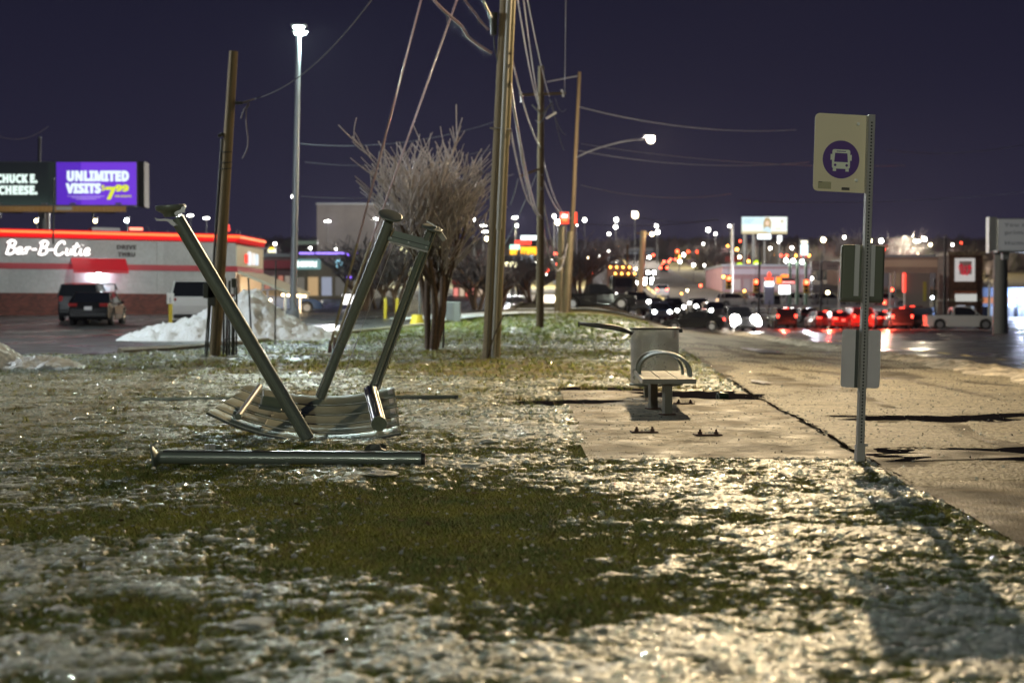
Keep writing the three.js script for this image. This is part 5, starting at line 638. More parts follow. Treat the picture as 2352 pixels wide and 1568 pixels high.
// ------------------------------------------------------------ the restaurant at the left
const wallTex = again(dataTex(256, (i) => { const v = 0.82 + (nC[i] - 0.5) * 0.12 + (nD[(i >> 8) * 512 + (i & 255)] - 0.5) * 0.15; return [v, v * 0.98, v * 0.97]; }, true), 0.25);
const brick = (c, hw = 0.22, hh = 0.075) => { const t = canvasTex(256, 256, (g) => { g.fillStyle = '#5a4038'; g.fillRect(0, 0, 256, 256); const r = rng(9); for (let j = 0; j < 16; j++) for (let i = -1; i < 8; i++) { const k = 0.75 + 0.4 * r(); g.fillStyle = `rgb(${c.map((v) => Math.min(255, v * k) | 0).join(',')})`; g.fillRect(i * 32 + (j % 2) * 16 + 1, j * 16 + 1, 30, 14); } }); t.wrapS = t.wrapT = THREE.RepeatWrapping; t.repeat.set(1 / (8 * hw), 1 / (16 * hh)); return t; };
{
  const A = P(-140, 524, 72.5), Bc = P(541, 541, 79), top = 5.62, gx = (u) => lerp(A.x, Bc.x, u), gz = (u) => lerp(A.z, Bc.z, u), L = Math.hypot(Bc.x - A.x, Bc.z - A.z), base = V(Bc.x, 1.12, Bc.z), turn = -Math.atan2(Bc.z - A.z, Bc.x - A.x);
  const t = thing('restaurant', 'white barbecue restaurant with red neon roof edge and red bands', 'restaurant', base, turn); // x runs along the front, the corner at 0, the inside at -z
  const Hh = top - base.y, wallM = S({ color: RGB(0.50, 0.475, 0.485), roughness: 0.8, map: wallTex }), red = S({ color: RGB(0.32, 0.018, 0.03), roughness: 0.5 });
  const wb = (w, h, dd, x, y, z) => { const g = new THREE.BoxGeometry(w, h, dd); const p = g.attributes.position, n = g.attributes.normal, uv = g.attributes.uv; g.translate(x, y, z); for (let i = 0; i < p.count; i++) uv.setXY(i, Math.abs(n.getX(i)) > 0.5 ? p.getZ(i) : p.getX(i), Math.abs(n.getY(i)) > 0.5 ? p.getZ(i) : p.getY(i)); return g; };
  const D = 13, Cl = t.worldToLocal ? (t.updateMatrixWorld(true), t.worldToLocal(P(603, 700, 84.5))) : null; Cl.y = 0;
  const endDir = Cl.clone().normalize(), endOut = V(-endDir.z, 0, endDir.x), EL = Cl.length(), endM = new THREE.Matrix4().makeBasis(endOut, UP, endDir.clone().negate());
  const prism = (e, y0, y1, inset = 0) => { const c = Cl.clone().addScaledVector(endOut, e), s = new THREE.Shape([new THREE.Vector2(-L, e), new THREE.Vector2(e * 1.4, e), new THREE.Vector2(c.x, c.z), new THREE.Vector2(c.x - 6, -D), new THREE.Vector2(-L, -D)].map((p) => new THREE.Vector2(p.x, -p.y))); const g = new THREE.ExtrudeGeometry(s, { depth: y1 - y0, bevelEnabled: false }).rotateX(-HALF).translate(0, y0, 0); const p = g.attributes.position; for (let i = 0; i < p.count; i++) g.attributes.uv.setXY(i, p.getX(i) + p.getZ(i) * 0.5, p.getY(i)); return g; };
  const onEnd = (g) => g.applyMatrix4(endM);
  obj('wall_core', prism(-0.06, 0, Hh - 0.06), wallM, t);
  const pan = []; for (let x = 0; x > -L; x -= 4.35) { const w = Math.min(4.35, L + x); pan.push(wb(w - 0.015, Hh - 1.3, 0.05, x - w / 2, 1.25 + (Hh - 1.3) / 2, -0.025)); } pan.forEach((g) => obj('wall_panel', g, wallM, t));
  obj('brick_base', prism(0.03, 0, 1.25), S({ color: RGB(0.75, 0.75, 0.75), roughness: 0.85, map: brick([104, 52, 44]) }), t);
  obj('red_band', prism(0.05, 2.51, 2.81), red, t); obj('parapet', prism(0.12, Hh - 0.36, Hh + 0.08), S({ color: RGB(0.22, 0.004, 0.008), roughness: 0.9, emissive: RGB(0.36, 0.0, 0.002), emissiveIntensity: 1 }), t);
  obj('neon_tube', [wb(L + 0.2, 0.13, 0.06, -L / 2 + 0.1, Hh - 0.06, 0.15), onEnd(wb(0.06, 0.13, EL, 0.18, Hh - 0.06, -EL / 2))], glow(2.2, 0.26, 0.04, 1), t);
  const nl = new THREE.RectAreaLight(new THREE.Color(1, 0.08, 0.05), 6, L, 0.3); nl.position.set(-L / 2, Hh - 0.15, 0.3); nl.lookAt(t.localToWorld(V(-L / 2, Hh - 3, 4))); nl.quaternion.setFromRotationMatrix(new THREE.Matrix4().lookAt(V(0, 0, 0), V(0, 2.2, -2.6), UP)); t.add(nl);
  const toU = (px, y, out = 0.05) => { let best = 0; for (let x = -L; x < 0; x += 0.02) { const w = t.localToWorld(V(x, 0, out)), q = 1176 + w.x / -w.z * F; if (q < px) best = x; } const w = t.localToWorld(V(best, 0, out)); return V(best, EYE - (y - 727) / F * -w.z - base.y, out); };
  t.updateMatrixWorld(true);
  { // handwritten glowing letters
    const G = { B: [[[0.15, -0.02], [0.2, 0.5], [0.24, 1]], [[0.02, 0.82], [0.3, 1.02], [0.62, 0.9], [0.55, 0.62], [0.3, 0.54], [0.66, 0.44], [0.64, 0.12], [0.35, -0.02], [0.05, 0.08]]], a: [[[0.44, 0.42], [0.26, 0.5], [0.08, 0.3], [0.12, 0.04], [0.3, 0.06], [0.45, 0.4], [0.42, 0.12], [0.55, 0.02], [0.64, 0.12]]], r: [[[0, 0.34], [0.12, 0.5], [0.14, 0.02]], [[0.14, 0.28], [0.28, 0.5], [0.42, 0.44]]], '-': [[[0.02, 0.36], [0.36, 0.38]]], C: [[[0.64, 0.78], [0.52, 1], [0.24, 0.92], [0.04, 0.5], [0.12, 0.08], [0.4, -0.02], [0.68, 0.2]]], u: [[[0, 0.42], [0.1, 0.5], [0.08, 0.12], [0.2, 0], [0.38, 0.16], [0.42, 0.5], [0.42, 0.1], [0.56, 0.04]]], t: [[[0.18, 0.92], [0.1, 0.12], [0.22, 0], [0.36, 0.1]], [[-0.10, 0.60], [0.42, 0.68]]], i: [[[0.1, 0.5], [0.08, 0.1], [0.2, 0.02], [0.3, 0.1]], [[0.16, 0.74], [0.17, 0.78]]], e: [[[0.05, 0.25], [0.36, 0.32], [0.34, 0.48], [0.2, 0.52], [0.05, 0.3], [0.12, 0.05], [0.3, 0.02], [0.48, 0.15]]] };
    const adv = { B: 0.78, a: 0.62, r: 0.5, '-': 0.46, C: 0.8, u: 0.56, t: 0.46, i: 0.36, e: 0.5 }, word = 'Bar-B-Cutie', total = [...word].reduce((s, c) => s + adv[c], 0), p0 = toU(10, 583, 0.10), p1 = toU(206, 583, 0.10), sc = (p1.x - p0.x) / total, bright = glow(1, 0.97, 0.93, 1.9), back = S({ color: RGB(0.16, 0.03, 0.03), roughness: 0.5 });
    let x = 0; for (const c of word) { const mk = (r, z) => G[c].map((st) => tube(st.map(([u, v]) => V(p0.x + (x + u + 0.22 * v) * sc, p0.y + v * sc * 1.02, z)), r * sc, 22, 6).translate(0, 0, 0)); const l = obj('sign_letter', mk(0.098, 0.13), bright, t); obj('letter_back', mk(0.135, 0.05), back, t.children.includes(l) ? l : t); x += adv[c]; }
  }
  { const p = toU(267, 573, 0.02), q = toU(313, 573, 0.02), m = S({ color: RGB(0.035, 0.015, 0.018), roughness: 0.8 }); for (const [s, y] of [['DRIVE', 561], ['THRU', 578]]) { const w = toU(s === 'DRIVE' ? 267 : 271, y + 11, 0.0), g = text3(s, 0.2, 0.05), bw = g.boundingBox.max.x; g.scale((q.x - p.x) * (s === 'DRIVE' ? 1 : 0.86) / bw, 1.15, 1).translate(w.x, w.y, 0.0); obj('sign_letters', g, m, t); } }
  { const a = toU(163, 592), b = toU(289, 592), w = b.x - a.x, y1 = a.y, y0 = toU(163, 617).y - 0.08, s = new THREE.Shape([new THREE.Vector2(0.03, y1), new THREE.Vector2(0.08, y1), new THREE.Vector2(1.0, y0), new THREE.Vector2(1.0, y0 - 0.16), new THREE.Vector2(0.94, y0 - 0.16), new THREE.Vector2(0.94, y0 - 0.03), new THREE.Vector2(0.03, y1 - 0.08)]); const g = new THREE.ExtrudeGeometry(s, { depth: w, bevelEnabled: false }).rotateY(-HALF).translate(b.x, 0, 0); obj('awning', g, S({ color: RGB(0.55, 0.012, 0.025), roughness: 0.55, side: THREE.DoubleSide }), t); }
  { const p = toU(226, 630, 0.16); obj('wall_lamp', new THREE.SphereGeometry(0.13, 12, 8).translate(p.x, p.y + 0.02, p.z + 0.06), glow(0.85, 0.94, 1, 40), t); const l = new THREE.PointLight(new THREE.Color(0.72, 0.86, 1), 13); l.position.set(p.x, p.y + 0.0, p.z + 0.08); l.castShadow = true; l.shadow.radius = 5; t.add(l); }
  { const a = toU(196, 653), b = toU(258, 653), y1 = a.y, post = (x, z) => box(0.06, y1, 0.06, x, y1 / 2, z), fr = [post(a.x, 0.9), post(b.x, 0.9), beam(V(a.x, y1, 0.9), V(b.x, y1, 0.9), 0.07, 0.07), beam(V(a.x - 0.25, y1 - 0.25, 0.02), V(a.x, y1, 0.9), 0.06, 0.06), beam(V(b.x + 0.25, y1 - 0.25, 0.02), V(b.x, y1, 0.9), 0.06, 0.06)]; obj('porch_frame', fr, M.black, t); obj('door', wb(b.x - a.x - 0.25, y1 - 0.15, 0.05, (a.x + b.x) / 2, (y1 - 0.15) / 2 + 0.02, 0.08), S({ color: RGB(0.4, 0.45, 0.5), roughness: 0.4 }), t); obj('handrail', [beam(V(a.x, 0.95, 0.9), V(b.x, 0.95, 0.9), 0.05, 0.05), beam(V(a.x, 0.5, 0.9), V(b.x, 0.5, 0.9), 0.04, 0.04)], M.black, t); }
  // the short end: pale cladding, sloped awning, string of lamps, small lit sign
  obj('end_cladding', onEnd(wb(0.06, 1.15, EL - 0.1, 0.02, 3.4, -EL / 2)), S({ color: RGB(0.58, 0.50, 0.38), roughness: 0.7 }), t);
  { const s = new THREE.Shape([new THREE.Vector2(0.05, 2.55), new THREE.Vector2(0.12, 2.55), new THREE.Vector2(2.9, 1.45), new THREE.Vector2(2.9, 1.33), new THREE.Vector2(2.8, 1.33), new THREE.Vector2(0.05, 2.42)]); obj('end_awning', new THREE.ExtrudeGeometry(s, { depth: EL - 0.2, bevelEnabled: false }).translate(0, 0, -EL + 0.1).applyMatrix4(endM), S({ color: RGB(0.50, 0.46, 0.36), roughness: 0.7, side: THREE.DoubleSide }), t); for (let k = 0; k < 4; k++) obj('awning_post', onEnd(new THREE.CylinderGeometry(0.06, 0.06, 1.35, 8).translate(2.75, 0.68, -0.2 - k * (EL - 0.4) / 3)), M.white, t); for (let k = 0; k < 9; k++) obj('string_lamp', onEnd(new THREE.SphereGeometry(0.07, 8, 6).translate(2.6, 1.22, -0.2 - k * (EL - 0.4) / 8)), glow(1, 0.75, 0.42, 12), t); obj('service_window', onEnd(wb(0.04, 1.0, EL - 1.2, 0.06, 1.75, -EL / 2)), glow(1, 0.62, 0.3, 0.5), t); const l = new THREE.PointLight(new THREE.Color(1, 0.72, 0.42), 60); l.position.copy(V(1.7, 1.1, -2).applyMatrix4(endM)); l.castShadow = true; l.shadow.radius = 6; t.add(l); }
  for (const [z, c, h] of [[-1.7, glow(1, 0.05, 0.03, 1.4), 0.5], [-2.3, glow(0.9, 0.95, 1, 0.9), 0.8], [-3.1, glow(1, 0.9, 0.85, 0.9), 0.7], [-3.8, glow(0.8, 0.9, 1, 0.9), 0.66]]) obj('sign_letter', onEnd(rbox(0.12, h, 0.42, 0.06, 0.12, 3.25 + h * 0.1, z)), c, t);
  { const p = toU(534, 522, -2); obj('roof_sign', [new THREE.SphereGeometry(0.16, 10, 8).scale(1.5, 1, 0.6).translate(-0.4, Hh + 0.38, -0.6), new THREE.SphereGeometry(0.11, 8, 6).translate(-0.3, Hh + 0.56, -0.6)], glow(1, 0.05, 0.03, 1.8), t); obj('roof_sign', rbox(0.75, 0.16, 0.1, 0.05, -4.9, Hh + 0.42, -3), glow(1, 0.2, 0.12, 3), t); }
  obj('roof_unit', [box(1.6, 0.7, 1.4, -6, Hh + 0.3, -7), box(1.2, 0.6, 1.2, -14, Hh + 0.25, -8)], M.lampHousing, t);
}
{ const p = onLand(391, 56), t = thing('bollard_sign', 'yellow bollard with a small white board left of the white suv', 'bollard', p); obj('bollard_post', [new THREE.CylinderGeometry(0.075, 0.075, 1.1, 14).translate(0, 0.55, 0), new THREE.SphereGeometry(0.075, 12, 6).translate(0, 1.1, 0)], M.yellow, t); obj('board', rbox(0.28, 0.42, 0.05, 0.02, 0.02, 1.22, 0.09), M.white, t); obj('board_slot', box(0.03, 0.2, 0.01, 0.02, 1.16, 0.12), M.black, t); }
for (const [x, y0, y1, lab] of [[885, 690, 722, 'yellow bollard left of a pair beyond the middle shelter post'], [912, 697, 722, 'yellow bollard right of a pair beyond the middle shelter post']]) { const p = P(x, y1, 70), t = thing('bollard', lab, 'bollard', V(p.x, H(p.x, p.z), p.z)); obj('bollard_post', [new THREE.CylinderGeometry(0.085, 0.085, 0.95, 12).translate(0, 0.47, 0), new THREE.SphereGeometry(0.085, 10, 6).translate(0, 0.95, 0)], M.yellow, t); }
{ const t = thing('kerb_block', 'chunky yellow painted concrete block left of the icy tree trunk', 'concrete block', onLand(958, 62)); obj('block', new THREE.CylinderGeometry(0.30, 0.44, 0.48, 4).rotateY(Math.PI / 4).translate(0, 0.22, 0), M.yellow, t); obj('mast', rod(V(0.12, 0.46, 0), V(0.12, 2.9, 0), 0.05, 0.05, 10), M.lampHousing, t); }

// ------------------------------------------------------------ signs
// a board facing the viewer: pixel box, distance, printed canvas
function board(name, label, category, [x0, y0, x1, y1], d, mat, { posts = [], postTo = null, thick = 0.35, frame = true, yaw = 0, group, postM = M.lampHousing, postR = 0.25 } = {}) {
  const a = P(x0, y1, d), b = P(x1, y0, d), w = b.x - a.x, h = b.y - a.y, cx = (a.x + b.x) / 2, z = a.z, gy = H(cx, z), t = thing(name, label, category, [cx, gy, z], yaw, group);
  const y = a.y - gy; obj('sign_face', new THREE.PlaneGeometry(w, h).translate(0, y + h / 2, thick / 2 + 0.006), mat, t); if (frame) obj('sign_case', rbox(w + 0.12, h + 0.12, thick, 0.05, 0, y + h / 2, 0), M.lampHousing, t);
  for (const px of posts) obj('sign_post', new THREE.CylinderGeometry(postR * 0.9, postR, y, 12).translate((px - (x0 + x1) / 2) / F * d, y / 2, -thick * 0.2), postM, t);
  return { t, w, h, y };
}
const lit = (w, h, k, draw) => { const tx = canvasTex(w, h, draw); return S({ color: RGB(0.02, 0.02, 0.02), emissive: RGB(1, 1, 1), emissiveMap: tx, emissiveIntensity: k, roughness: 0.4 }); };
const fit = (g, s, x, y, w, font, size, fat = 0) => { g.font = `bold ${size}px ${font}`; const m = g.measureText(s).width; g.save(); g.translate(x, y); g.scale(w / m, 1); g.fillText(s, 0, 0); if (fat) { g.lineWidth = fat; g.strokeStyle = g.fillStyle; g.strokeText(s, 0, 0); } g.restore(); };
{ // large lit billboard
  const face = lit(1024, 320, 1.05, (g) => { const gr = g.createLinearGradient(0, 0, 0, 320); gr.addColorStop(0, '#101418'); gr.addColorStop(0.7, '#18201f'); gr.addColorStop(1, '#2b3733'); g.fillStyle = gr; g.fillRect(0, 0, 460, 320); g.fillStyle = '#5326b4'; g.fillRect(440, 0, 584, 320); g.fillStyle = '#6a35cc'; g.fillRect(620, 0, 404, 320); g.fillStyle = '#18201f'; g.beginPath(); g.moveTo(380, 320); g.quadraticCurveTo(430, 160, 440, 0); g.lineTo(380, 0); g.fill();
    g.lineJoin = 'round'; g.fillStyle = '#e9fff6'; fit(g, 'CHUCK E.', 2, 152, 300, 'sans-serif', 82, 9); fit(g, 'CHEESE.', 16, 238, 286, 'sans-serif', 82, 9);
    g.fillStyle = '#3a1a90'; fit(g, 'UNLIMITED', 520, 142, 456, 'sans-serif', 96); fit(g, 'VISITS', 520, 232, 250, 'sans-serif', 96); g.fillStyle = '#e6f6ff'; g.strokeStyle = '#e6f6ff'; g.lineWidth = 6; fit(g, 'UNLIMITED', 514, 138, 456, 'sans-serif', 96, 11); fit(g, 'VISITS', 514, 228, 250, 'sans-serif', 92, 11);
    g.fillStyle = '#d8e23a'; fit(g, '$', 764, 214, 34, 'sans-serif', 60); fit(g, '7', 798, 276, 74, 'sans-serif', 124, 8); fit(g, '99', 872, 216, 96, 'sans-serif', 62, 6); fit(g, 'PER MONTH', 866, 262, 122, 'sans-serif', 22); g.fillStyle = '#b9a4e8'; for (let i = 0; i < 3; i++) g.fillRect(520 + i * 30, 252 + i * 11, 270 - i * 60, 4); });
  const { t, w, h, y } = board('billboard', 'large lit billboard with white CHUCK E. CHEESE lettering and purple half', 'billboard', [-8, 373, 314, 471], 118, face, { posts: [100], postR: 0.5 });
  obj('ad_end', box(0.5, h + 0.2, 1.6, w / 2 + 0.3, y + h / 2, -1.0), M.black, t);
  obj('catwalk_skirt', [...Array(30)].map((_, i) => box(w * 0.94 / 30 - 0.02, 0.55, 0.06, -w * 0.5 + w * 0.94 * (i + 0.5) / 30, y - 0.34, 0.75)), S({ color: RGB(0.62, 0.36, 0.13), roughness: 0.7 }), t); obj('catwalk', box(w, 0.08, 1.2, 0, y - 0.1, 0.5), M.lampHousing, t);
  for (const u of [-0.46, -0.15, 0.2]) obj('truss', [beam(V(u * w, y - 0.6, 0.6), V(u * w + 1.5, y - 0.6, -0.4), 0.1, 0.1), box(0.15, 0.7, 0.15, u * w, y - 0.8, 0.6)], M.black, t); obj('maker_plate', box(1.3, 0.28, 0.03, 0.0, y - 0.33, 0.79), M.plate, t);
  for (const u of [-0.42, -0.1, 0.1, 0.42]) { const f = obj('flood_lamp', rbox(0.5, 0.14, 0.25, 0.05, u * w, y - 0.05, 2.2), M.lampHousing, t); }
  const l = new THREE.RectAreaLight(new THREE.Color(1, 0.9, 0.75), 4, w * 0.9, 0.4); l.position.set(0, y - 1.6, 2.4); l.rotation.x = 1.95; t.add(l);
}
{ // pale billboard in the far middle
  const face = lit(512, 224, 1.15, (g) => { g.fillStyle = '#cfeaf0'; g.fillRect(0, 0, 512, 224); g.fillStyle = '#eef6f0'; g.fillRect(256, 0, 256, 190); g.fillStyle = '#e8f0e4'; g.fillRect(0, 100, 240, 90); g.fillStyle = '#c9b98e'; g.fillRect(0, 192, 512, 32); g.fillStyle = '#a98f5a'; g.beginPath(); g.ellipse(288, 90, 44, 80, 0, 0, 7); g.fill(); g.fillRect(246, 90, 84, 90); g.fillStyle = '#e3c7ae'; g.beginPath(); g.ellipse(288, 84, 25, 36, 0, 0, 7); g.fill(); g.fillStyle = '#c5dde6'; g.beginPath(); g.ellipse(288, 180, 44, 52, 0, Math.PI, 7); g.fill(); g.fillStyle = '#a9cbdc'; for (let i = 0; i < 3; i++) g.fillRect(24, 30 + i * 22, 120 - i * 20, 12); g.fillStyle = '#c8bd9c'; g.fillRect(440, 40, 30, 40); g.fillRect(380, 150, 60, 14); });
  const { t, w, y } = board('billboard', 'pale lit billboard with a portrait in the far middle', 'billboard', [1704, 498, 1808, 537], 260, face, { posts: [1712, 1732], postR: 0.4 });
}
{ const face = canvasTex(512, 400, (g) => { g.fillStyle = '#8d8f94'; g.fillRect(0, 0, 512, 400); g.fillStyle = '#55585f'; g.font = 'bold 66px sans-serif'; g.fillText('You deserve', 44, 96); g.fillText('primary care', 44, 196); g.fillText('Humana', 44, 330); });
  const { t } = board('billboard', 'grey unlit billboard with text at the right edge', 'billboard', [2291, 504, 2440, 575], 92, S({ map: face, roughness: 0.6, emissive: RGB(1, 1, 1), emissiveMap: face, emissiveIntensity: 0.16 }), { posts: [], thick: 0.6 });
  const py = P(2300, 575, 92).y - t.position.y; obj('sign_post', new THREE.CylinderGeometry(0.42, 0.48, py, 20).translate((2304 - 2365) / F * 92, py / 2, -0.4), M.lampPole, t); obj('catwalk', [box(4.6, 0.1, 1.4, -0.2, py - 0.1, 0.5), box(0.4, 0.5, 0.4, -1.7, py - 0.35, 0.3), box(0.5, 2.3, 0.6, -2.4, py + 1.0, -0.2)], M.lampHousing, t); }
const plain = (r, g, b, k) => glow(r, g, b, k);
const words = (bg, fg, rows, k, w = 256, h = 96) => lit(w, h, k, (g) => { g.fillStyle = bg; g.fillRect(0, 0, w, h); g.fillStyle = fg; rows.forEach((s, i) => fit(g, s, w * 0.06, h * (i + 0.82) / rows.length, w * 0.88, 'sans-serif', h / rows.length * 0.85)); });
// shop signs down the road
board('shop_sign', 'pylon sign board, white, topmost of the plaza signs left of the crossarm pole', 'sign', [1196, 541, 1238, 551], 170, plain(0.9, 1, 1, 2.2), { posts: [1216], postR: 0.2 });
{ const { t } = board('shop_sign', 'red and white plaza sign below the topmost white board', 'sign', [1183, 552, 1220, 562], 168, words('#ff4030', '#ffffff', [' '], 2.2), { posts: [1200], postR: 0.15 }); }
board('shop_sign', 'yellow-orange plaza sign left of the crossarm pole', 'sign', [1196, 567, 1232, 585], 168, plain(1, 0.42, 0.02, 2.2), { posts: [1214], postR: 0.2 }); board('shop_sign', 'green topped white plaza sign, left of the yellow-orange one', 'sign', [1171, 562, 1194, 573], 168, plain(0.55, 1, 0.8, 1.8), {}); board('shop_sign', 'orange plaza sign under the green topped one', 'sign', [1171, 573, 1189, 585], 168, plain(1, 0.5, 0.03, 2), { posts: [1180], postR: 0.15 });
board('shop_sign', 'white letter board at the foot of the plaza signs', 'sign', [1198, 586, 1226, 611], 167, lit(128, 128, 2.2, (g) => { g.fillStyle = '#eef8ff'; g.fillRect(0, 0, 128, 128); g.fillStyle = '#7aa6c8'; g.fillRect(0, 88, 128, 5); g.fillRect(0, 106, 128, 5); g.fillRect(96, 0, 5, 128); }), { posts: [1203], postR: 0.18 });
board('shop_sign', 'long pale yellow lit sign right beside the main pole', 'sign', [1152, 602, 1187, 613], 120, plain(1, 0.92, 0.55, 2.6), { posts: [1176], postR: 0.1 });
{ const { t, w, h, y } = board('pole_sign', 'red rounded lit sign with a white panel above the pole pair', 'sign', [1287, 488, 1306, 514], 132, lit(96, 128, 2.4, (g) => { g.fillStyle = '#ff3412'; g.fillRect(0, 0, 96, 128); g.fillStyle = '#fff3e8'; g.beginPath(); g.ellipse(46, 42, 40, 24, 0, 0, 7); g.fill(); g.fillStyle = '#ff7a3a'; g.beginPath(); g.ellipse(50, 84, 34, 14, 0, 0, 7); g.fill(); }), { posts: [1296], postR: 0.25 }); }
{ board('pole_sign', 'narrow red lit sign with a green panel above the pole pair', 'sign', [1313, 488, 1325, 514], 132, lit(64, 128, 2.4, (g) => { g.fillStyle = '#ff3a1c'; g.fillRect(0, 0, 64, 128); g.fillStyle = '#0a0a0c'; g.fillRect(0, 20, 40, 24); g.fillStyle = '#25c052'; g.fillRect(4, 44, 32, 60); }), { posts: [1319], postR: 0.25 }); }
board('shop_sign', 'yellow fast-food pole sign behind the restaurant end', 'sign', [616, 568, 632, 580], 185, lit(64, 48, 2, (g) => { g.fillStyle = '#f2f0c0'; g.fillRect(0, 14, 64, 34); g.fillStyle = '#ffd020'; g.fillRect(12, 0, 40, 24); }), { posts: [624], postR: 0.2 });
board('shop_sign', 'white lit strip sign right of the floodlight pole', 'sign', [679, 553, 728, 561], 190, words('#303830', '#fffce0', ['■■■■■■■■'], 2.2, 256, 40), {});
board('shop_sign', 'bright white shop window sign beside the middle shelter post', 'sign', [786, 676, 822, 699], 100, plain(1, 0.97, 0.95, 2.2), {});
const oval = lit(64, 64, 1.9, (g) => { g.fillStyle = '#201c20'; g.fillRect(0, 0, 64, 64); g.fillStyle = '#b8dc08'; g.beginPath(); g.ellipse(32, 32, 31, 29, 0, 0, 7); g.fill(); g.fillStyle = '#f2ffc0'; g.beginPath(); g.ellipse(32, 40, 22, 9, 0, 0, 7); g.fill(); });
board('shop_sign', 'green oval lit sign below the red shop lights, left of two', 'sign', [1691, 602, 1707, 616], 250, oval, { posts: [1699], postR: 0.2 }); board('shop_sign', 'green oval lit sign under the pale billboard, right of two', 'sign', [1730, 597, 1748, 611], 250, oval, { posts: [1739], postR: 0.2 });
board('shop_sign', 'white lit board hanging just below the pale billboard', 'sign', [1740, 538, 1771, 549], 255, plain(0.9, 0.98, 1, 2.2), { posts: [1757], postR: 0.2 }); board('shop_sign', 'white cube-like lit sign right of the pale billboard', 'sign', [1786, 541, 1796, 554], 250, plain(0.95, 0.98, 1, 2.4), { posts: [1791], postR: 0.15 });
board('shop_sign', 'tall lit tower sign with white panels left of the schedule case', 'sign', [1838, 549, 1857, 587], 230, lit(64, 128, 2, (g) => { g.fillStyle = '#17171b'; g.fillRect(0, 0, 64, 128); g.fillStyle = '#fff4d8'; g.fillRect(6, 12, 52, 20); g.fillStyle = '#dff2f4'; g.fillRect(4, 40, 56, 84); g.fillStyle = '#9fb4bc'; g.fillRect(18, 78, 30, 10); }), { posts: [1848], postR: 0.25 });
board('shop_sign', 'white lit rounded board on a post behind the leftmost waiting suv', 'sign', [1789, 655, 1815, 675], 150, plain(1, 1, 1, 2.8), { posts: [1806], postR: 0.1 });
board('shop_sign', 'orange lit square sign left of the pink letter sign', 'sign', [1783, 636, 1795, 651], 165, plain(1, 0.20, 0.02, 2.4), {}); board('shop_sign', 'pink lettered low sign right of the orange square', 'sign', [1796, 640, 1825, 651], 165, lit(128, 48, 1.8, (g) => { g.fillStyle = '#241a1c'; g.fillRect(0, 0, 128, 24); g.fillStyle = '#ff4a3a'; g.fillRect(0, 24, 128, 24); g.fillStyle = '#ffd2d0'; for (let i = 0; i < 6; i++) g.fillRect(6 + i * 20, 28, 12, 15); }), { posts: [1810], postR: 0.1 }); board('shop_sign', 'arched orange sign above the pink letter sign', 'sign', [1794, 630, 1812, 637], 166, plain(1, 0.24, 0.04, 2), {});
{ const { t, w, h, y } = board('dealer_pylon', 'lavender dealership pylon with three red diamonds on top', 'sign', [1756, 655, 1777, 712], 172, S({ color: RGB(0.30, 0.30, 0.46), roughness: 0.5 }), { frame: true }); // lavender slab, white strip, three diamonds
  const s = F / 172, D = (cx, cy, r) => new THREE.CylinderGeometry(r, r, 0.3, 4).rotateX(HALF).scale(0.62, 1, 1).translate((cx - 1766.5) / s, y + (712 - cy) / s, 0.2); for (const [cx, cy, rot] of [[1766.5, 631, 0], [1762, 642, 0.9], [1771, 642, -0.9]]) { const g = new THREE.CylinderGeometry(0.36, 0.36, 0.3, 4).rotateX(HALF).scale(0.7, 1.1, 1).rotateZ(rot).translate((cx - 1766.5) / s, y + (712 - cy) / s, 0.2); obj('red_diamond', g, plain(1, 0.06, 0.02, 2), t); } obj('name_strip', rbox(20 / s, 11 / s, 0.35, 0.04, 0, y + (712 - 652) / s, 0.15), plain(1, 1, 1, 2.4), t); }
{ const { t, y } = board('dealer_sign', 'pale two-part unlit sign on a post left of the schedule case', 'sign', [1864, 601, 1928, 619], 160, S({ map: canvasTex(256, 72, (g) => { g.fillStyle = '#b7b3b0'; g.fillRect(0, 0, 256, 72); g.fillStyle = '#6d5f66'; g.fillRect(86, 0, 8, 72); g.font = 'bold 40px sans-serif'; g.fillText('Sales', 140, 50); g.fillRect(12, 20, 60, 6); g.fillRect(12, 36, 60, 6); }), roughness: 0.6 }), { posts: [1888], postR: 0.12 }); }
board('shop_sign', 'cream low sign with a blue post behind the waiting cars', 'sign', [1866, 706, 1905, 722], 150, S({ color: RGB(0.50, 0.46, 0.36), roughness: 0.6 }), { posts: [1886], postR: 0.12 });
{ // tall fascia sign with a red light strip
  const t = thing('blank_pylon', 'large plain grey sign slab with a red lit edge', 'sign', onLand(2106, 140)); const s = F / 140, y0 = P(2106, 745, 140).y - t.position.y, y1 = P(2106, 627, 140).y - t.position.y; obj('slab', rbox(58 / s, y1 - Math.max(0, y0), 0.5, 0.05, 0, (y1 + Math.max(0, y0)) / 2, 0), S({ color: RGB(0.34, 0.30, 0.29), roughness: 0.6 }), t); obj('red_light_strip', rbox(6 / s, 44 / s, 0.3, 0.05, -31 / s, y1 - 22 / s, 0.3), plain(1, 0.05, 0.03, 2.6), t); obj('yellow_mark', box(7 / s, 44 / s, 0.1, 16 / s, y1 - 42 / s, 0.35), S({ color: RGB(0.6, 0.55, 0.12), roughness: 0.6 }), t); }
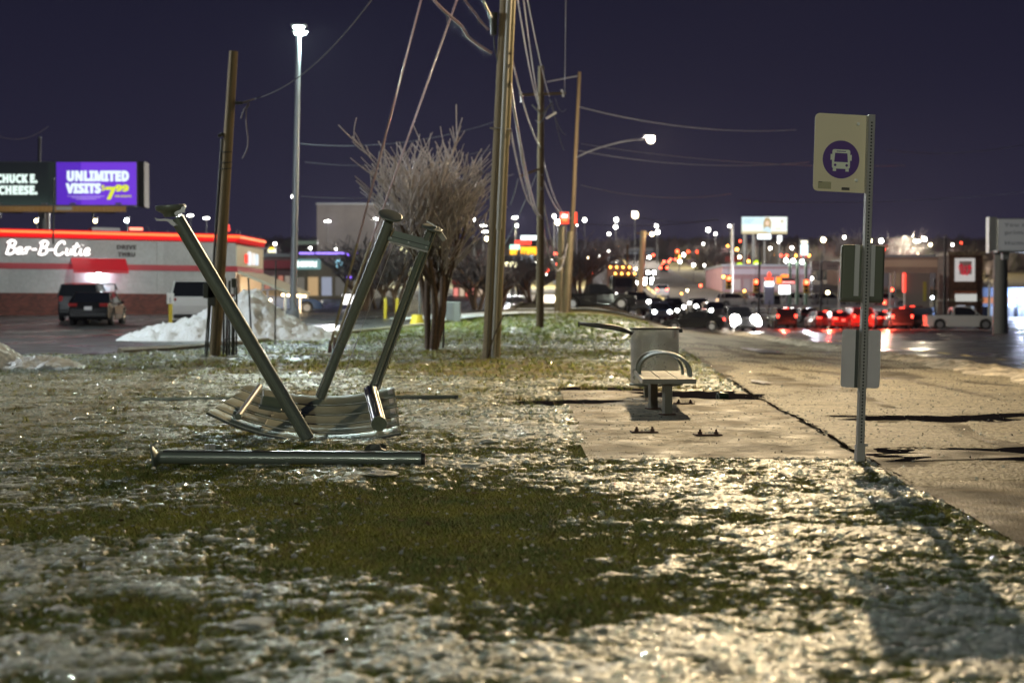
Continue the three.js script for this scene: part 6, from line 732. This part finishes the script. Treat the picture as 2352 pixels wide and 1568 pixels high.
{ // pharmacy tower
  const d = 136, c = onLand(2219, d), s = F / d, t = thing('pharmacy_tower', 'brown brick pharmacy tower with a white sign panel and red W', 'building', c), brickM = S({ color: RGB(0.62, 0.60, 0.58), roughness: 0.85, map: brick([120, 92, 74]) });
  const yy = (y) => P(2219, y, d).y - c.y, X = (x) => (x - 2219) / s, bw = (x0, x1, ya, yb, dd, z) => { const g = box(X(x1) - X(x0), yy(ya) - yy(yb), dd, (X(x0) + X(x1)) / 2, (yy(ya) + yy(yb)) / 2, z), p = g.attributes.position, n = g.attributes.normal; for (let i = 0; i < p.count; i++) g.attributes.uv.setXY(i, Math.abs(n.getX(i)) > 0.5 ? p.getZ(i) : p.getX(i), p.getY(i)); return g; };
  obj('tower_wall', [bw(2180, 2258, 585, 700, 3.6, -1.8), bw(2180, 2196, 700, 755, 3.6, -1.8), bw(2244, 2258, 700, 755, 3.6, -1.8), bw(2196, 2244, 755 - 4, 755, 3.6, -1.8)], brickM, t); obj('cornice', [bw(2176, 2262, 578, 586, 4.1, -1.8), bw(2178, 2260, 686, 692, 3.9, -1.8)], M.concrete, t);
  obj('sign_panel', bw(2193, 2238, 593, 646, 0.2, 0.12), S({ color: RGB(0.62, 0.62, 0.62), roughness: 0.5, emissive: RGB(0.7, 0.68, 0.66), emissiveIntensity: 0.5 }), t);
  const st = [[[-0.9, 0.5], [-0.95, 1], [-0.6, 1.05], [-0.55, 0.2], [-0.4, 0], [-0.1, 0.5], [0.0, 1], [-0.05, 0.2], [0.15, 0], [0.5, 0.4], [0.7, 1], [0.45, 0.95], [0.55, 0.6], [0.95, 0.75]]]; obj('script_letter', st.map((q) => tube(q.map(([u, v]) => V(X(2216) + u * 0.62, yy(632) + v * 0.95, 0.3)), 0.066, 40, 6)), plain(0.5, 0.01, 0.03, 0.8), t); obj('letter_patch', bw(2202, 2230, 600, 630, 0.04, 0.24), S({ color: RGB(0.62, 0.5, 0.5), roughness: 0.6 }), t);
  obj('orange_stripe', bw(2192, 2244, 668, 674, 0.2, 0.1), S({ color: RGB(0.42, 0.14, 0.07), roughness: 0.6 }), t); obj('door_canopy', bw(2194, 2242, 675, 692, 0.3, 0.14), plain(0.95, 0.95, 0.88, 0.5), t); for (let i = 0; i < 5; i++) obj('entrance_pane', bw(2198 + i * 9.2, 2205.5 + i * 9.2, 703, 750, 0.08, -0.6), i % 2 ? M.carGlass : plain(0.75, 0.85, 1, 0.35), t); }
{ // blue-white shop with orange stripe at the right edge
  const d = 150, c = onLand(2330, d), s = F / d, t = thing('striped_shop', 'blue shop front with an orange stripe behind the right billboard post', 'building', c), yy = (y) => P(2330, y, d).y - c.y, X = (x) => (x - 2330) / s, bw = (x0, x1, ya, yb, dd, z) => box(X(x1) - X(x0), yy(ya) - yy(yb), dd, (X(x0) + X(x1)) / 2, (yy(ya) + yy(yb)) / 2, z);
  obj('wall', bw(2240, 2480, 660, 752, 6, -3), S({ color: RGB(0.10, 0.14, 0.24), roughness: 0.7 }), t); obj('orange_stripe', bw(2238, 2482, 683, 696, 6.3, -3), plain(0.9, 0.28, 0.05, 0.55), t); for (let i = 0; i < 16; i++) obj('window', bw(2264 + i * 11, 2273 + i * 11, 704, 748, 0.1, 0.08), i % 3 ? plain(0.45, 0.6, 0.95, 0.55) : M.carGlass, t); obj('wall_lamp', new THREE.SphereGeometry(0.28, 10, 8).translate(X(2341), yy(692), 0.5), plain(0.7, 0.8, 1, 40), t); const l = new THREE.PointLight(new THREE.Color(0.65, 0.76, 1), 260); l.position.set(X(2341), yy(692), 0.9); l.castShadow = true; l.shadow.radius = 8; t.add(l); }
{ // low dealership wall of rails with snow, in front of the lot
  const t = thing('rail_fence', 'long pale guard rails edging the snowy dealership lot', 'fence', onLand(1900, 158)); const rails = []; for (const [y, h] of [[703, 0.30], [716, 0.22], [729, 0.22]]) rails.push(['rail', beam(P(1700, y, 158), P(2125, y + 2, 150), 0.3, h)]); rails.forEach(([n, g]) => part(n, g, S({ color: RGB(0.62, 0.60, 0.64), roughness: 0.6 }), t)); for (let i = 0; i < 15; i++) part('rail_post', rod(P(1702 + i * 29.5, 745, 157.5 - i * 0.5), P(1702 + i * 29.5, 700, 157.5 - i * 0.5), 0.10, 0.10, 6), M.white, t); }
[[1690, 0.1, 'suv', M.paintWhite], [1722, 0.0, 'sedan', M.paintSilver], [1752, 0.15, 'suv', M.paintWhite], [1785, 0.1, 'sedan', M.paintGrey], [1832, 0, 'suv', M.paintWhite], [1868, 0.1, 'sedan', M.paintWhite], [1905, 0.05, 'suv', M.paintSilver], [1992, 0.1, 'sedan', M.paintSilver], [2040, 0, 'suv', M.paintWhite]].forEach(([x, a, k, p], i) => car('lot_car', ['snowy white suv at the left end of the dealership row', 'silver sedan second in the dealership row', 'white suv beside the lavender pylon foot', 'grey sedan under the orange and pink signs', 'white suv under the curved lamp posts', 'white sedan right of the curved lamp posts', 'silver suv at the foot of the pale two-part sign', 'silver sedan behind the schedule case of the bus sign', 'white suv right of the schedule case'][i], k, onLand(x, 176), a, p, { group: 'cars in the dealership row' }));

// ------------------------------------------------------------ buildings
function building(name, label, [x0, x1, y0], d, depth, wallC, { windows = 0, roofC, sill, yb, litC, bandC } = {}) {
  const s = F / d, cx = (x0 + x1) / 2, c = onLand(cx, d), h = P(cx, y0, d).y - c.y, w = (x1 - x0) / s, t = thing(name, label, 'building', c); const wm = S({ color: RGB(...wallC), roughness: 0.8, map: wallTex });
  const g = box(w, h, depth, 0, h / 2, -depth / 2), p = g.attributes.position; for (let i = 0; i < p.count; i++) g.attributes.uv.setXY(i, p.getX(i) + p.getZ(i), p.getY(i)); obj('wall', g, wm, t); obj('roof', box(w + 0.4, 0.35, depth + 0.4, 0, h + 0.17, -depth / 2), roofC ? S({ color: RGB(...roofC), roughness: 0.7 }) : M.lampHousing, t);
  if (bandC) obj('fascia', box(w + 0.2, h * 0.22, 0.3, 0, h * 0.8, 0.1), S({ color: RGB(...bandC), roughness: 0.6 }), t);
  for (let i = 0; i < windows; i++) { const ww = w / windows; obj('window', box(ww * 0.72, h * 0.42, 0.12, -w / 2 + ww * (i + 0.5), h * 0.3, 0.05), litC ? glow(...litC[i % litC.length]) : M.carGlass, t); }
  return { t, w, h, s };
}
{ const { t, w, h } = building('big_box_store', 'huge plain windowless store block behind the floodlight pole', [728, 940, 470], 300, 60, [0.23, 0.21, 0.20], { }); }
{ const { t } = building('yellow_store', 'pale yellow lit store wall behind the middle shelter post', [918, 1010, 524], 262, 30, [0.58, 0.56, 0.36], {}); }
{ const { t, w, h, s } = building('strip_mall', 'cream strip mall with a lit white restaurant sign', [672, 860, 587], 132, 16, [0.46, 0.42, 0.33], { windows: 6, litC: [[0.35, 0.32, 0.26, 0.35], [0.9, 0.6, 0.3, 0.5], [0.5, 0.55, 0.7, 0.5], [0.3, 0.28, 0.25, 0.3]] });
  const g = text3('CHIPOTLE', 0.5, 0.12); const bw = g.boundingBox.max.x, X = (x) => (x - 766) / s, yy = P(700, 613, 132).y - t.position.y; g.scale((X(729) - X(691)) / bw, 1, 1).translate(X(691), yy, 0.3); obj('sign_letters', g, glow(0.9, 1, 0.97, 2.2), t); obj('sign_back', rbox(X(737) - X(675), 0.95, 0.2, 0.2, (X(737) + X(675)) / 2, yy + 0.25, 0.16), glow(0.25, 0.5, 0.5, 0.55), t); obj('sign_emblem', new THREE.CylinderGeometry(0.34, 0.34, 0.15, 16).rotateX(HALF).translate(X(682), yy + 0.25, 0.33), glow(0.8, 1, 0.95, 1.6), t); obj('purple_neon', box(w * 0.72, 0.14, 0.12, -w * 0.05, h + 0.2, 0.4), glow(0.32, 0.2, 1, 2.2), t); obj('sign_letters', rbox(X(790) - X(772), 0.7, 0.15, 0.1, (X(790) + X(772)) / 2, yy + 0.3, 0.2), glow(0.4, 0.8, 1, 1.2), t); for (const y of [0, 2.1]) obj('purple_neon', box(X(812) - X(794), 0.2, 0.12, (X(812) + X(794)) / 2, yy + 1.1 - y, 0.3), glow(0.25, 0.12, 1, 2.6), t); }
building('low_shop', 'dark low shop with red lights right of the restaurant awning', [606, 668, 590], 150, 14, [0.20, 0.12, 0.12], { windows: 4, litC: [[0.8, 0.3, 0.2, 0.5], [0.6, 0.5, 0.4, 0.4]], bandC: [0.22, 0.03, 0.04] });
building('drive_in', 'red-lit shop front behind the icy tree, right of its trunk', [1040, 1110, 640], 140, 12, [0.30, 0.24, 0.20], { windows: 5, litC: [[1, 0.3, 0.25, 0.8], [0.95, 0.7, 0.5, 0.6], [1, 0.15, 0.12, 1.1]], bandC: [0.35, 0.05, 0.05] });
building('dealer_building', 'mauve dealership showroom behind the lavender pylon', [1660, 1860, 612], 230, 20, [0.34, 0.20, 0.22], { windows: 9, litC: [[0.55, 0.35, 0.35, 0.3], [0.8, 0.6, 0.55, 0.35]], bandC: [0.30, 0.26, 0.30] });
building('red_shop', 'shop with red and white lit front left of the pale billboard', [1666, 1722, 583], 300, 14, [0.30, 0.18, 0.16], { windows: 6, litC: [[1, 0.12, 0.08, 1.4], [0.95, 0.8, 0.6, 0.9], [0.9, 0.35, 0.25, 0.9]], bandC: [0.35, 0.05, 0.04] });
building('right_store', 'brown store behind the grey sign slab', [1990, 2180, 590], 240, 30, [0.30, 0.19, 0.13], { windows: 7, litC: [[0.5, 0.3, 0.16, 0.25], [0.25, 0.2, 0.2, 0.2]], bandC: [0.34, 0.22, 0.14] });
building('far_store', 'wide grey-blue store on the left hill', [1436, 1560, 571], 520, 40, [0.16, 0.19, 0.20], { bandC: [0.30, 0.34, 0.40], windows: 8, litC: [[0.2, 0.25, 0.3, 0.3]] });
building('hill_house', 'small dark house on the left hillside beside the road', [1380, 1432, 604], 350, 10, [0.16, 0.12, 0.10], { windows: 4, litC: [[0.7, 0.5, 0.3, 0.3]] });
building('hill_house', 'pale house with dark windows behind the icy tree', [1102, 1150, 632], 190, 10, [0.45, 0.44, 0.44], { windows: 3 });
building('hill_house', 'dark flat house far right of the tower sign', [1900, 1965, 577], 420, 14, [0.20, 0.15, 0.13], { windows: 5, litC: [[0.8, 0.55, 0.3, 0.4]] });
building('hill_house', 'long tan house on the right hill above the grey slab', [2040, 2130, 562], 430, 14, [0.30, 0.20, 0.12], { windows: 6, litC: [[0.9, 0.55, 0.2, 0.35]] });
// loading-dock wall, transformer cabinet
{ const t = thing('utility_cabinet', 'grey utility cabinet right of the icy tree trunk', 'cabinet', onLand(1041, 66)); obj('cabinet', rbox(0.7, 0.95, 0.6, 0.04, 0, 0.48, 0), S({ color: RGB(0.20, 0.21, 0.20), roughness: 0.6 }), t); obj('door', box(0.3, 0.8, 0.02, -0.16, 0.5, 0.31), M.lampHousing, t); }

// ------------------------------------------------------------ lamps far and near, each on its own pole
const bulbG = new THREE.SphereGeometry(1, 10, 8), kinds = { w: M.bulbWhite, y: M.bulbWarm, c: M.bulbCool, r: M.bulbRed, a: M.bulbAmber };
const CASTS = { '862,503': [3500, 1, 0.98, 0.8], '1459,494': [2200, 1, 0.84, 0.6], '1627,528': [2600, 1, 0.9, 0.75], '1676,519': [4000, 1, 0.9, 0.78], '2125,549': [6000, 1, 0.82, 0.6], '2167,589': [4500, 1, 0.84, 0.65], '1281,511': [4200, 1, 0.86, 0.62], '1183,500': [3500, 0.95, 0.97, 1], '803,600': [2600, 0.95, 0.96, 1], '752,508': [4200, 0.95, 0.96, 1], '1508,519': [3000, 1, 0.9, 0.75], '2025,553': [5000, 1, 0.85, 0.7], '290,506': [700, 0.9, 0.95, 1], '1416,505': [5000, 1, 0.92, 0.8], '1739,626': [5000, 1, 0.9, 0.95], '1866,639': [4000, 0.95, 0.9, 1] };
function lotLamp(x, y, d, c, size, label, category = 'lamp', group) { const p = P(x, y, d), gy = H(p.x, p.z), r = size / 2 / F * d, t = thing('lot_lamp', label, category, [p.x, Math.min(gy, p.y - 1.5), p.z], 0, group), h = p.y - t.position.y; obj('lamp_pole', new THREE.CylinderGeometry(0.06, 0.12, h, 6).translate(0, h / 2, -0.15), M.lampPole, t); const b = obj('lamp_bulb', bulbG, kinds[c], t); b.scale.set(r, r, r); b.position.y = h; const hd = obj('lamp_head', box(r * 2.4, 0.15, 0.5, 0, h + r + 0.08, -0.1), M.lampHousing, t); const cast = CASTS[x + ',' + y]; if (cast) { const l = new THREE.PointLight(new THREE.Color(...cast.slice(1)), cast[0] * 0.6); l.position.set(0, h - r * 0.5, -2.6); l.castShadow = true; l.shadow.radius = 9; t.add(l); } return t; }
function twin(x, y, d, w, label) { const t = lotLamp(x, y, d, 'w', 5, label, 'lamp', 'twin-headed lot lamps'), b = t.children[1]; b.scale.x *= w / 5; b.scale.y *= 0.6; return t; }
[[436, 495, 210, 'left of three twin lot lamps right of the billboard'], [473, 501, 205, 'right of three twin lot lamps right of the billboard'], [412, 496, 215, 'twin lot lamp behind the torn foot of the left shelter post'], [752, 508, 240, 'twin lot lamp left of the first guy wire'], [862, 503, 250, 'twin lot lamp left of the middle shelter post'], [1183, 500, 200, 'twin lot lamp just right of the main pole'], [1110, 518, 230, 'twin lot lamp between tree and main pole'], [1114, 532, 180, 'second twin lot lamp between tree and main pole'], [1320, 517, 210, 'twin lot lamp below the narrow red sign']].forEach(([x, y, d, l]) => twin(x, y, d, 15, 'glowing ' + l));
[[672, 451, 150, 'w', 7, 'round white lamp behind the floodlight pole shaft'], [107, 497, 140, 'c', 8, 'cool white lamp under the large billboard, left'], [82, 507, 130, 'y', 8, 'warm lamp under the large billboard'], [218, 507, 130, 'y', 8, 'warm lamp under the purple half of the billboard'], [290, 506, 140, 'c', 9, 'cool white lamp under the right end of the billboard'], [631, 560, 220, 'w', 6, 'white lamp beside the yellow fast-food sign'], [712, 570, 200, 'w', 6, 'white lamp left of the strip sign pole'], [770, 571, 200, 'w', 6, 'white lamp on the right of the strip sign pole'], [803, 600, 200, 'w', 8, 'round white lamp before the big store'], [1089, 505, 260, 'w', 6, 'dim lamp beside the tree crown'], [1117, 548, 190, 'y', 9, 'warm lamp between tree and main pole'], [1187, 518, 260, 'w', 6, 'white lamp below the twin lamp at the main pole'], [1273, 497, 220, 'w', 7, 'white lamp left of the red rounded sign'], [1281, 511, 200, 'y', 11, 'warm bright lamp left of the red rounded sign'], [1343, 505, 270, 'w', 8, 'white lot lamp right of the narrow red sign'], [1399, 537, 380, 'w', 6, 'lamp on the left hill crest'], [1414, 521, 400, 'w', 8, 'lamp on a pole on the left hill crest'], [1416, 505, 380, 'w', 8, 'white lot lamp high over the left hill'], [1459, 494, 230, 'y', 14, 'brightest warm lamp left of the long mast wire'], [1508, 519, 420, 'w', 7, 'lamp left of a twin on the crest'], [1511, 533, 400, 'w', 9, 'cool twin-like lamp below it on the crest'], [1627, 528, 380, 'w', 9, 'lamp on a short pole left of the red shop'], [1644, 537, 390, 'w', 6, 'lamp beside the short pole left of the red shop'], [1676, 519, 360, 'w', 6, 'lamp on a tall pole above the red shop'], [1616, 560, 420, 'w', 5, 'small lamp left of the red shop'], [2025, 553, 300, 'w', 9, 'lamp right above the schedule case'], [1892, 551, 330, 'y', 10, 'warm lamp left of the bus sign post'], [1940, 545, 360, 'w', 6, 'small lamp near the bus sign post'], [1999, 553, 330, 'y', 9, 'warm lamp touching the right side of the bus sign post'], [2103, 553, 350, 'w', 6, 'lamp of a pair right of the schedule case'], [2112, 554, 350, 'w', 6, 'second lamp of a pair right of the schedule case'], [2125, 549, 330, 'w', 8, 'warm lamp above the tan house'], [2138, 562, 320, 'y', 6, 'small lamp above the tan house'], [2167, 589, 300, 'w', 6, 'lamp left of the pharmacy tower'], [2189, 562, 320, 'w', 5, 'small lamp above the pharmacy tower'], [1866, 639, 190, 'w', 5, 'small lamp below the pale two-part sign'], [1447, 618, 330, 'w', 5, 'lamp on the left slope'], [1395, 618, 300, 'w', 5, 'lamp low on the left slope'], [1411, 630, 290, 'y', 6, 'warm lamp low on the left slope'], [1373, 660, 200, 'w', 5, 'lamp beside the pole pair'], [1335, 680, 180, 'y', 7, 'warm lamp right behind the pole pair'], [1500, 608, 420, 'w', 5, 'lamp left of the far hill crest road'], [1790, 556, 300, 'w', 6, 'lamp right below the white cube sign'], [1770, 570, 300, 'w', 6, 'lamp under the white hanging board'], [1739, 626, 240, 'w', 6, 'lamp below the right green oval'], [1720, 600, 280, 'a', 6, 'amber lamp near the left green oval'], [1699, 590, 290, 'y', 7, 'warm lamp above the left green oval']].forEach(([x, y, d, c, s, l]) => lotLamp(x, y, d, c, s, l));
// traffic signals
function signal(x, y, d, label, size = 9) { const p = P(x, y, d), t = thing('traffic_signal', label, 'traffic light', [p.x, p.y, p.z]), r = size / 2 / F * d; obj('signal_case', rbox(r * 3, r * 7, 0.3, 0.06, 0, -r * 2, -0.25), M.yellow, t); const l = obj('signal_lamp', bulbG, M.bulbRed, t); l.scale.set(r, r, r * 0.6); for (const k of [1, 2]) obj('signal_lens', new THREE.CylinderGeometry(r * 0.9, r * 0.9, 0.05, 12).rotateX(HALF).translate(0, -k * r * 2.1, -0.08), M.black, t); obj('hanger', rod(V(0, r * 1.4, -0.25), V(0, r * 1.4 + 1.2, -0.25), 0.04, 0.04, 6), M.lampHousing, t); return t; }
[[1675, 639, 150, 'red traffic signal left of the lavender pylon', 9], [1738, 647, 150, 'red traffic signal just left of the lavender pylon', 9], [1853, 648, 150, 'red traffic signal under the pale two-part sign', 9], [1935, 642, 150, 'red traffic signal at the edge of the schedule case', 8]].forEach(([x, y, d, l, s]) => signal(x, y, d, l, s));
[[1656, 595, 320, 'small far red signal, left of three in a row', 6], [1682 - 0, 596, 320, 'small far red signal, middle of three in a row', 6], [1708 - 6, 596, 320, 'small far red signal, right of three in a row', 6], [1436, 633, 240, 'red signal on the left slope', 5], [1358, 689, 170, 'red signal near the pole pair', 5]].forEach(([x, y, d, l, s]) => signal(x - (x > 1640 ? 100 : 0), y - (x > 1640 ? 18 : 0), d, l, s));
{ [1859 - 78, 1873 - 78, 1886 - 78, 1907 - 78, 1920 - 78, 1928 - 78, 1937 - 78].forEach((x, i) => { const p = P(x, 587, 330), t = thing('tail_lamp', ['leftmost', 'second from the left', 'third from the left', 'middle', 'third from the right', 'second from the right', 'rightmost'][i] + ' red tail lamp of the distant queue below the tower sign', 'lamp', [p.x, p.y, p.z], 0, 'distant red tail lamps'); const b = obj('lamp_bulb', bulbG, i % 3 ? M.bulbRed : M.bulbAmber, t); b.scale.setScalar(0.3); obj('lamp_case', box(0.9, 0.5, 0.3, 0, -0.35, -0.3), M.black, t); }); }
{ const r = rng(909), cols = [['white', M.bulbWhite], ['white', M.bulbWhite], ['warm', M.bulbWarm], ['red', M.bulbRed], ['amber', M.bulbAmber], ['bluish', M.bulbCool], ['red', M.bulbRed]], spots = [], count = {};
  const near = [[1200, 'the plaza signs'], [1300, 'the pole pair'], [1390, 'the dark pickup'], [1475, 'the pale lit pole'], [1560, 'the hill road crest'], [1650, 'the red shop'], [1740, 'the pale billboard'], [1830, 'the curved lamp posts'], [1930, 'the schedule case'], [2080, 'the grey sign slab'], [2220, 'the pharmacy tower']], nth = ['first', 'second', 'third', 'fourth', 'fifth', 'sixth', 'seventh', 'eighth', 'ninth', 'tenth'];
  for (let i = 0; i < 110; i++) spots.push([i < 70 ? lerp(1180, 1760, r()) : lerp(1700, 2260, r()), lerp(150, 560, r()), r(), 0.6 + 5 * r() * r(), Math.floor(r() * 7)]);
  for (const [px, d, big, h, k] of spots.sort((a, b) => a[0] - b[0])) { const [c, m] = cols[k], by = near.reduce((a, b) => (Math.abs(b[0] - px) < Math.abs(a[0] - px) ? b : a))[1], n = count[c + by] = (count[c + by] ?? -1) + 1, t = thing('distant_lamp', nth[n] + ' small ' + c + ' hillside lamp from the left around ' + by, 'lamp', onLand(px, d), 0, c + ' lamps scattered over the far hillside'); obj('lamp_pole', new THREE.CylinderGeometry(0.05, 0.08, h, 5).translate(0, h / 2, -0.2), M.lampPole, t); const b = obj('lamp_bulb', bulbG, m, t); b.position.y = h; b.scale.setScalar((0.0006 + 0.0006 * big) * d); } }
// curved lamp posts
[[1806, 597], [1823, 598], [1843, 600]].forEach(([x, y], i) => { const d = 165, b = onLand(x + 8, d), e = P(x, y, d), t = thing('curved_lamp_post', ['left', 'middle', 'right'][i] + ' of three pale green curved lamp posts', 'lamp post', b), top = P(x + 9, y + 14, d); part('shaft', [rod(b, top, 0.20, 0.17, 10), tube([top, P(x + 8.5, y + 4, d), P(x + 5, y, d), e], 0.17, 14, 8)], S({ color: RGB(0.30, 0.46, 0.36), roughness: 0.5 }), t); part('lamp_bulb', new THREE.SphereGeometry(0.24, 10, 8).translate(e.x, e.y - 0.05, e.z), M.bulbWhite, t); });
// pale pole with a crossarm standing over the traffic; slender posts
{ const b = onLand(1468, 128), tp = P(1478, 530, 128), t = thing('utility_pole', 'pale lit pole with a small lamp standing in the traffic', 'utility pole', b); part('shaft', rod(b, tp, 0.27, 0.25, 12), S({ color: RGB(0.62, 0.54, 0.34), roughness: 0.7 }), t); part('crossarm', beam(P(1462, 535, 128), P(1500, 537, 128), 0.12, 0.12), M.wood, t); part('lamp_bulb', new THREE.SphereGeometry(0.17, 8, 6).translate(P(1497, 538, 128).x, P(1497, 538, 128).y, -127.8), M.bulbWarm, t); }
for (const [x, y0, y1, d, r, lab, m] of [[1440, 560, 730, 130, 0.12, 'dark slender pole left of the pale lit pole', M.woodDark], [1681, 515, 690, 190, 0.18, 'grey mast right of the far signals', M.steel], [1743, 560, 745, 145, 0.13, 'thin dark post right of the pale billboard supports', M.black], [1766, 690, 748, 140, 0.08, 'thin short post behind the leftmost waiting suv', M.black], [1885, 600, 745, 146, 0.11, 'thin dark post left of the bus sign', M.black], [2055, 625, 745, 140, 0.08, 'thin post right of the schedule case', M.lampHousing], [2044, 628, 742, 142, 0.12, 'pale thin post right of the schedule case', M.white], [2170, 545, 760, 128, 0.13, 'dark tall post left of the pharmacy tower', M.black], [2146, 640, 755, 130, 0.10, 'dark thin post near the silver pickup', M.black], [2272, 650, 755, 128, 0.12, 'pale green post right of the pharmacy tower', M.white], [1927, 610, 742, 144, 0.12, 'pale post at the left edge of the schedule case', M.white], [88, 315, 480, 150, 0.2, 'dark mast behind the large billboard', M.black], [121, 410, 560, 70, 0.05, 'thin dark post before the large billboard', M.black]]) { const b = P(x, y1, d), t = thing('slender_post', lab, 'post', b); part('shaft', rod(b, P(x + 2, y0, d), r, r * 0.8, 8), m, t); part('post_cap', discAt(P(x + 2, y0, d), UP, r * 1.2, 0.06, 8), M.lampHousing, t); }
{ const t = thing('street_flag_sign', 'yellow signal case on the mast before the far hill', 'sign', P(1667, 630, 330)); part('case', rbox(1.0, 2.6, 0.5, 0.1, P(1667, 630, 330).x, P(1667, 630, 330).y, -330), M.yellow, t); }

// ------------------------------------------------------------ far vegetation
const bush = (w) => ({ stems: 5, foot: 0.2, splay: 0.5, wob: 0.5, up: 0.25, levels: 4, kids: [5, 5, 4], spread: [0.9, 0.9, 0.9], len: [1.6 * w, 1.4 * w, 0.9 * w, 0.55 * w], rad: [0.11, 0.055, 0.035, 0.028], bark: barkM, twig: twigFar });
[[835, 92, 1.25, 'bare tree before the strip mall, right of the first guy wire'], [905, 88, 1.2, 'bare icy tree behind the shelter glass'], [868, 100, 1.1, 'bare tree behind the middle shelter post'], [1096, 96, 1.15, 'icy bare tree between the pollarded tree and main pole'], [1145, 104, 0.9, 'small bare tree left of the main pole foot'], [1222, 120, 1.1, 'bare shrubby tree behind the crossarm pole'], [1335, 130, 1.5, 'tall bare tree right of the pole pair'], [1362, 170, 1.5, 'bare tree behind the dark pickup'], [1195, 150, 1.3, 'bare tree under the plaza signs'], [1630, 300, 2.2, 'bare tree left of the red shop far up the hill'], [2220, 175, 1.5, 'icy bare tree behind the pharmacy tower'], [2080, 330, 2.6, 'bare tree on the far right hill'], [1420, 330, 2.4, 'bare tree on the left hillside'], [770, 170, 1.6, 'dark bare tree before the huge store block'], [1935, 380, 2.6, 'bare tree on the hill behind the schedule case'], [560, 200, 2.0, 'bare tree behind the restaurant roof'], [350, 190, 1.9, 'bare tree behind the neon roof edge']].forEach(([x, d, w, l], i) => tree('bare_tree', l, onLand(x, d), bush(w), 300 + i));
{ // wooded ridge that closes the view
  const r = rng(606), spots = []; for (let i = 0; i < 5200; i++) { const d = lerp(280, 820, Math.sqrt(r())), x = (r() * 2 - 1) * 0.42 * d, onRoad = Math.abs(x - hillMid(d)) < 17; if (onRoad && d < 700) continue; spots.push({ x, y: H(x, -d) + 1.6, z: -d, ry: r() * 6, rx: (r() - 0.5) * 0.5, s: 1.6 + 2.4 * r(), sy: 1.1 + 0.7 * r(), c: RGB(0.07 + 0.05 * r(), 0.058 + 0.035 * r(), 0.05 + 0.03 * r()) }); }
  const g = []; for (let i = 0; i < 60; i++) { const a = r() * 6.283, e = r() * 1.9 - 0.5, k = 0.5 + 0.5 * r(), b = V(Math.cos(a) * Math.cos(e) * 0.3, -0.6, Math.sin(a) * Math.cos(e) * 0.3), q = V(Math.cos(a) * Math.cos(e) * k, Math.sin(e) * k, Math.sin(a) * Math.cos(e) * k); g.push(beam(b, q, 0.035, 0.03)); }
  scatter('wooded_ridge', mergeAll(g), S({ color: RGB(1, 1, 1), roughness: 0.9 }), spots, 'dark bare woods covering the far hills', 'woods');
}
// snow lying on the far verges, banks and lots
for (const [x0, d0, x1, d1, w, lab] of [[950, 66, 1240, 82, 3.0, 'snowy strip beyond the icy tree'], [1190, 92, 1420, 100, 3.6, 'snowy verge before the dark pickup'], [1330, 98, 1600, 96, 3.2, 'pale snowy kerb before the traffic'], [1690, 170, 2120, 162, 6, 'snow along the dealership rails'], [2090, 106, 2400, 100, 2.4, 'snowy kerb before the pharmacy']]) { const a = onLand(x0, d0), b = onLand(x1, d1); structure('snow_verge', line(a, b, w, 0.09 + d0 * 0.0008), M.snow, lab); }
{ const b = V(-23, H(-23, -36), -36), q = b.clone().add(V(0, 11, 0)); floodPole('floodlight pole of the restaurant lot, left of the view', b, q, 2500, [0.90, 0.96, 1], 20); }
renderer.render(scene, camera);
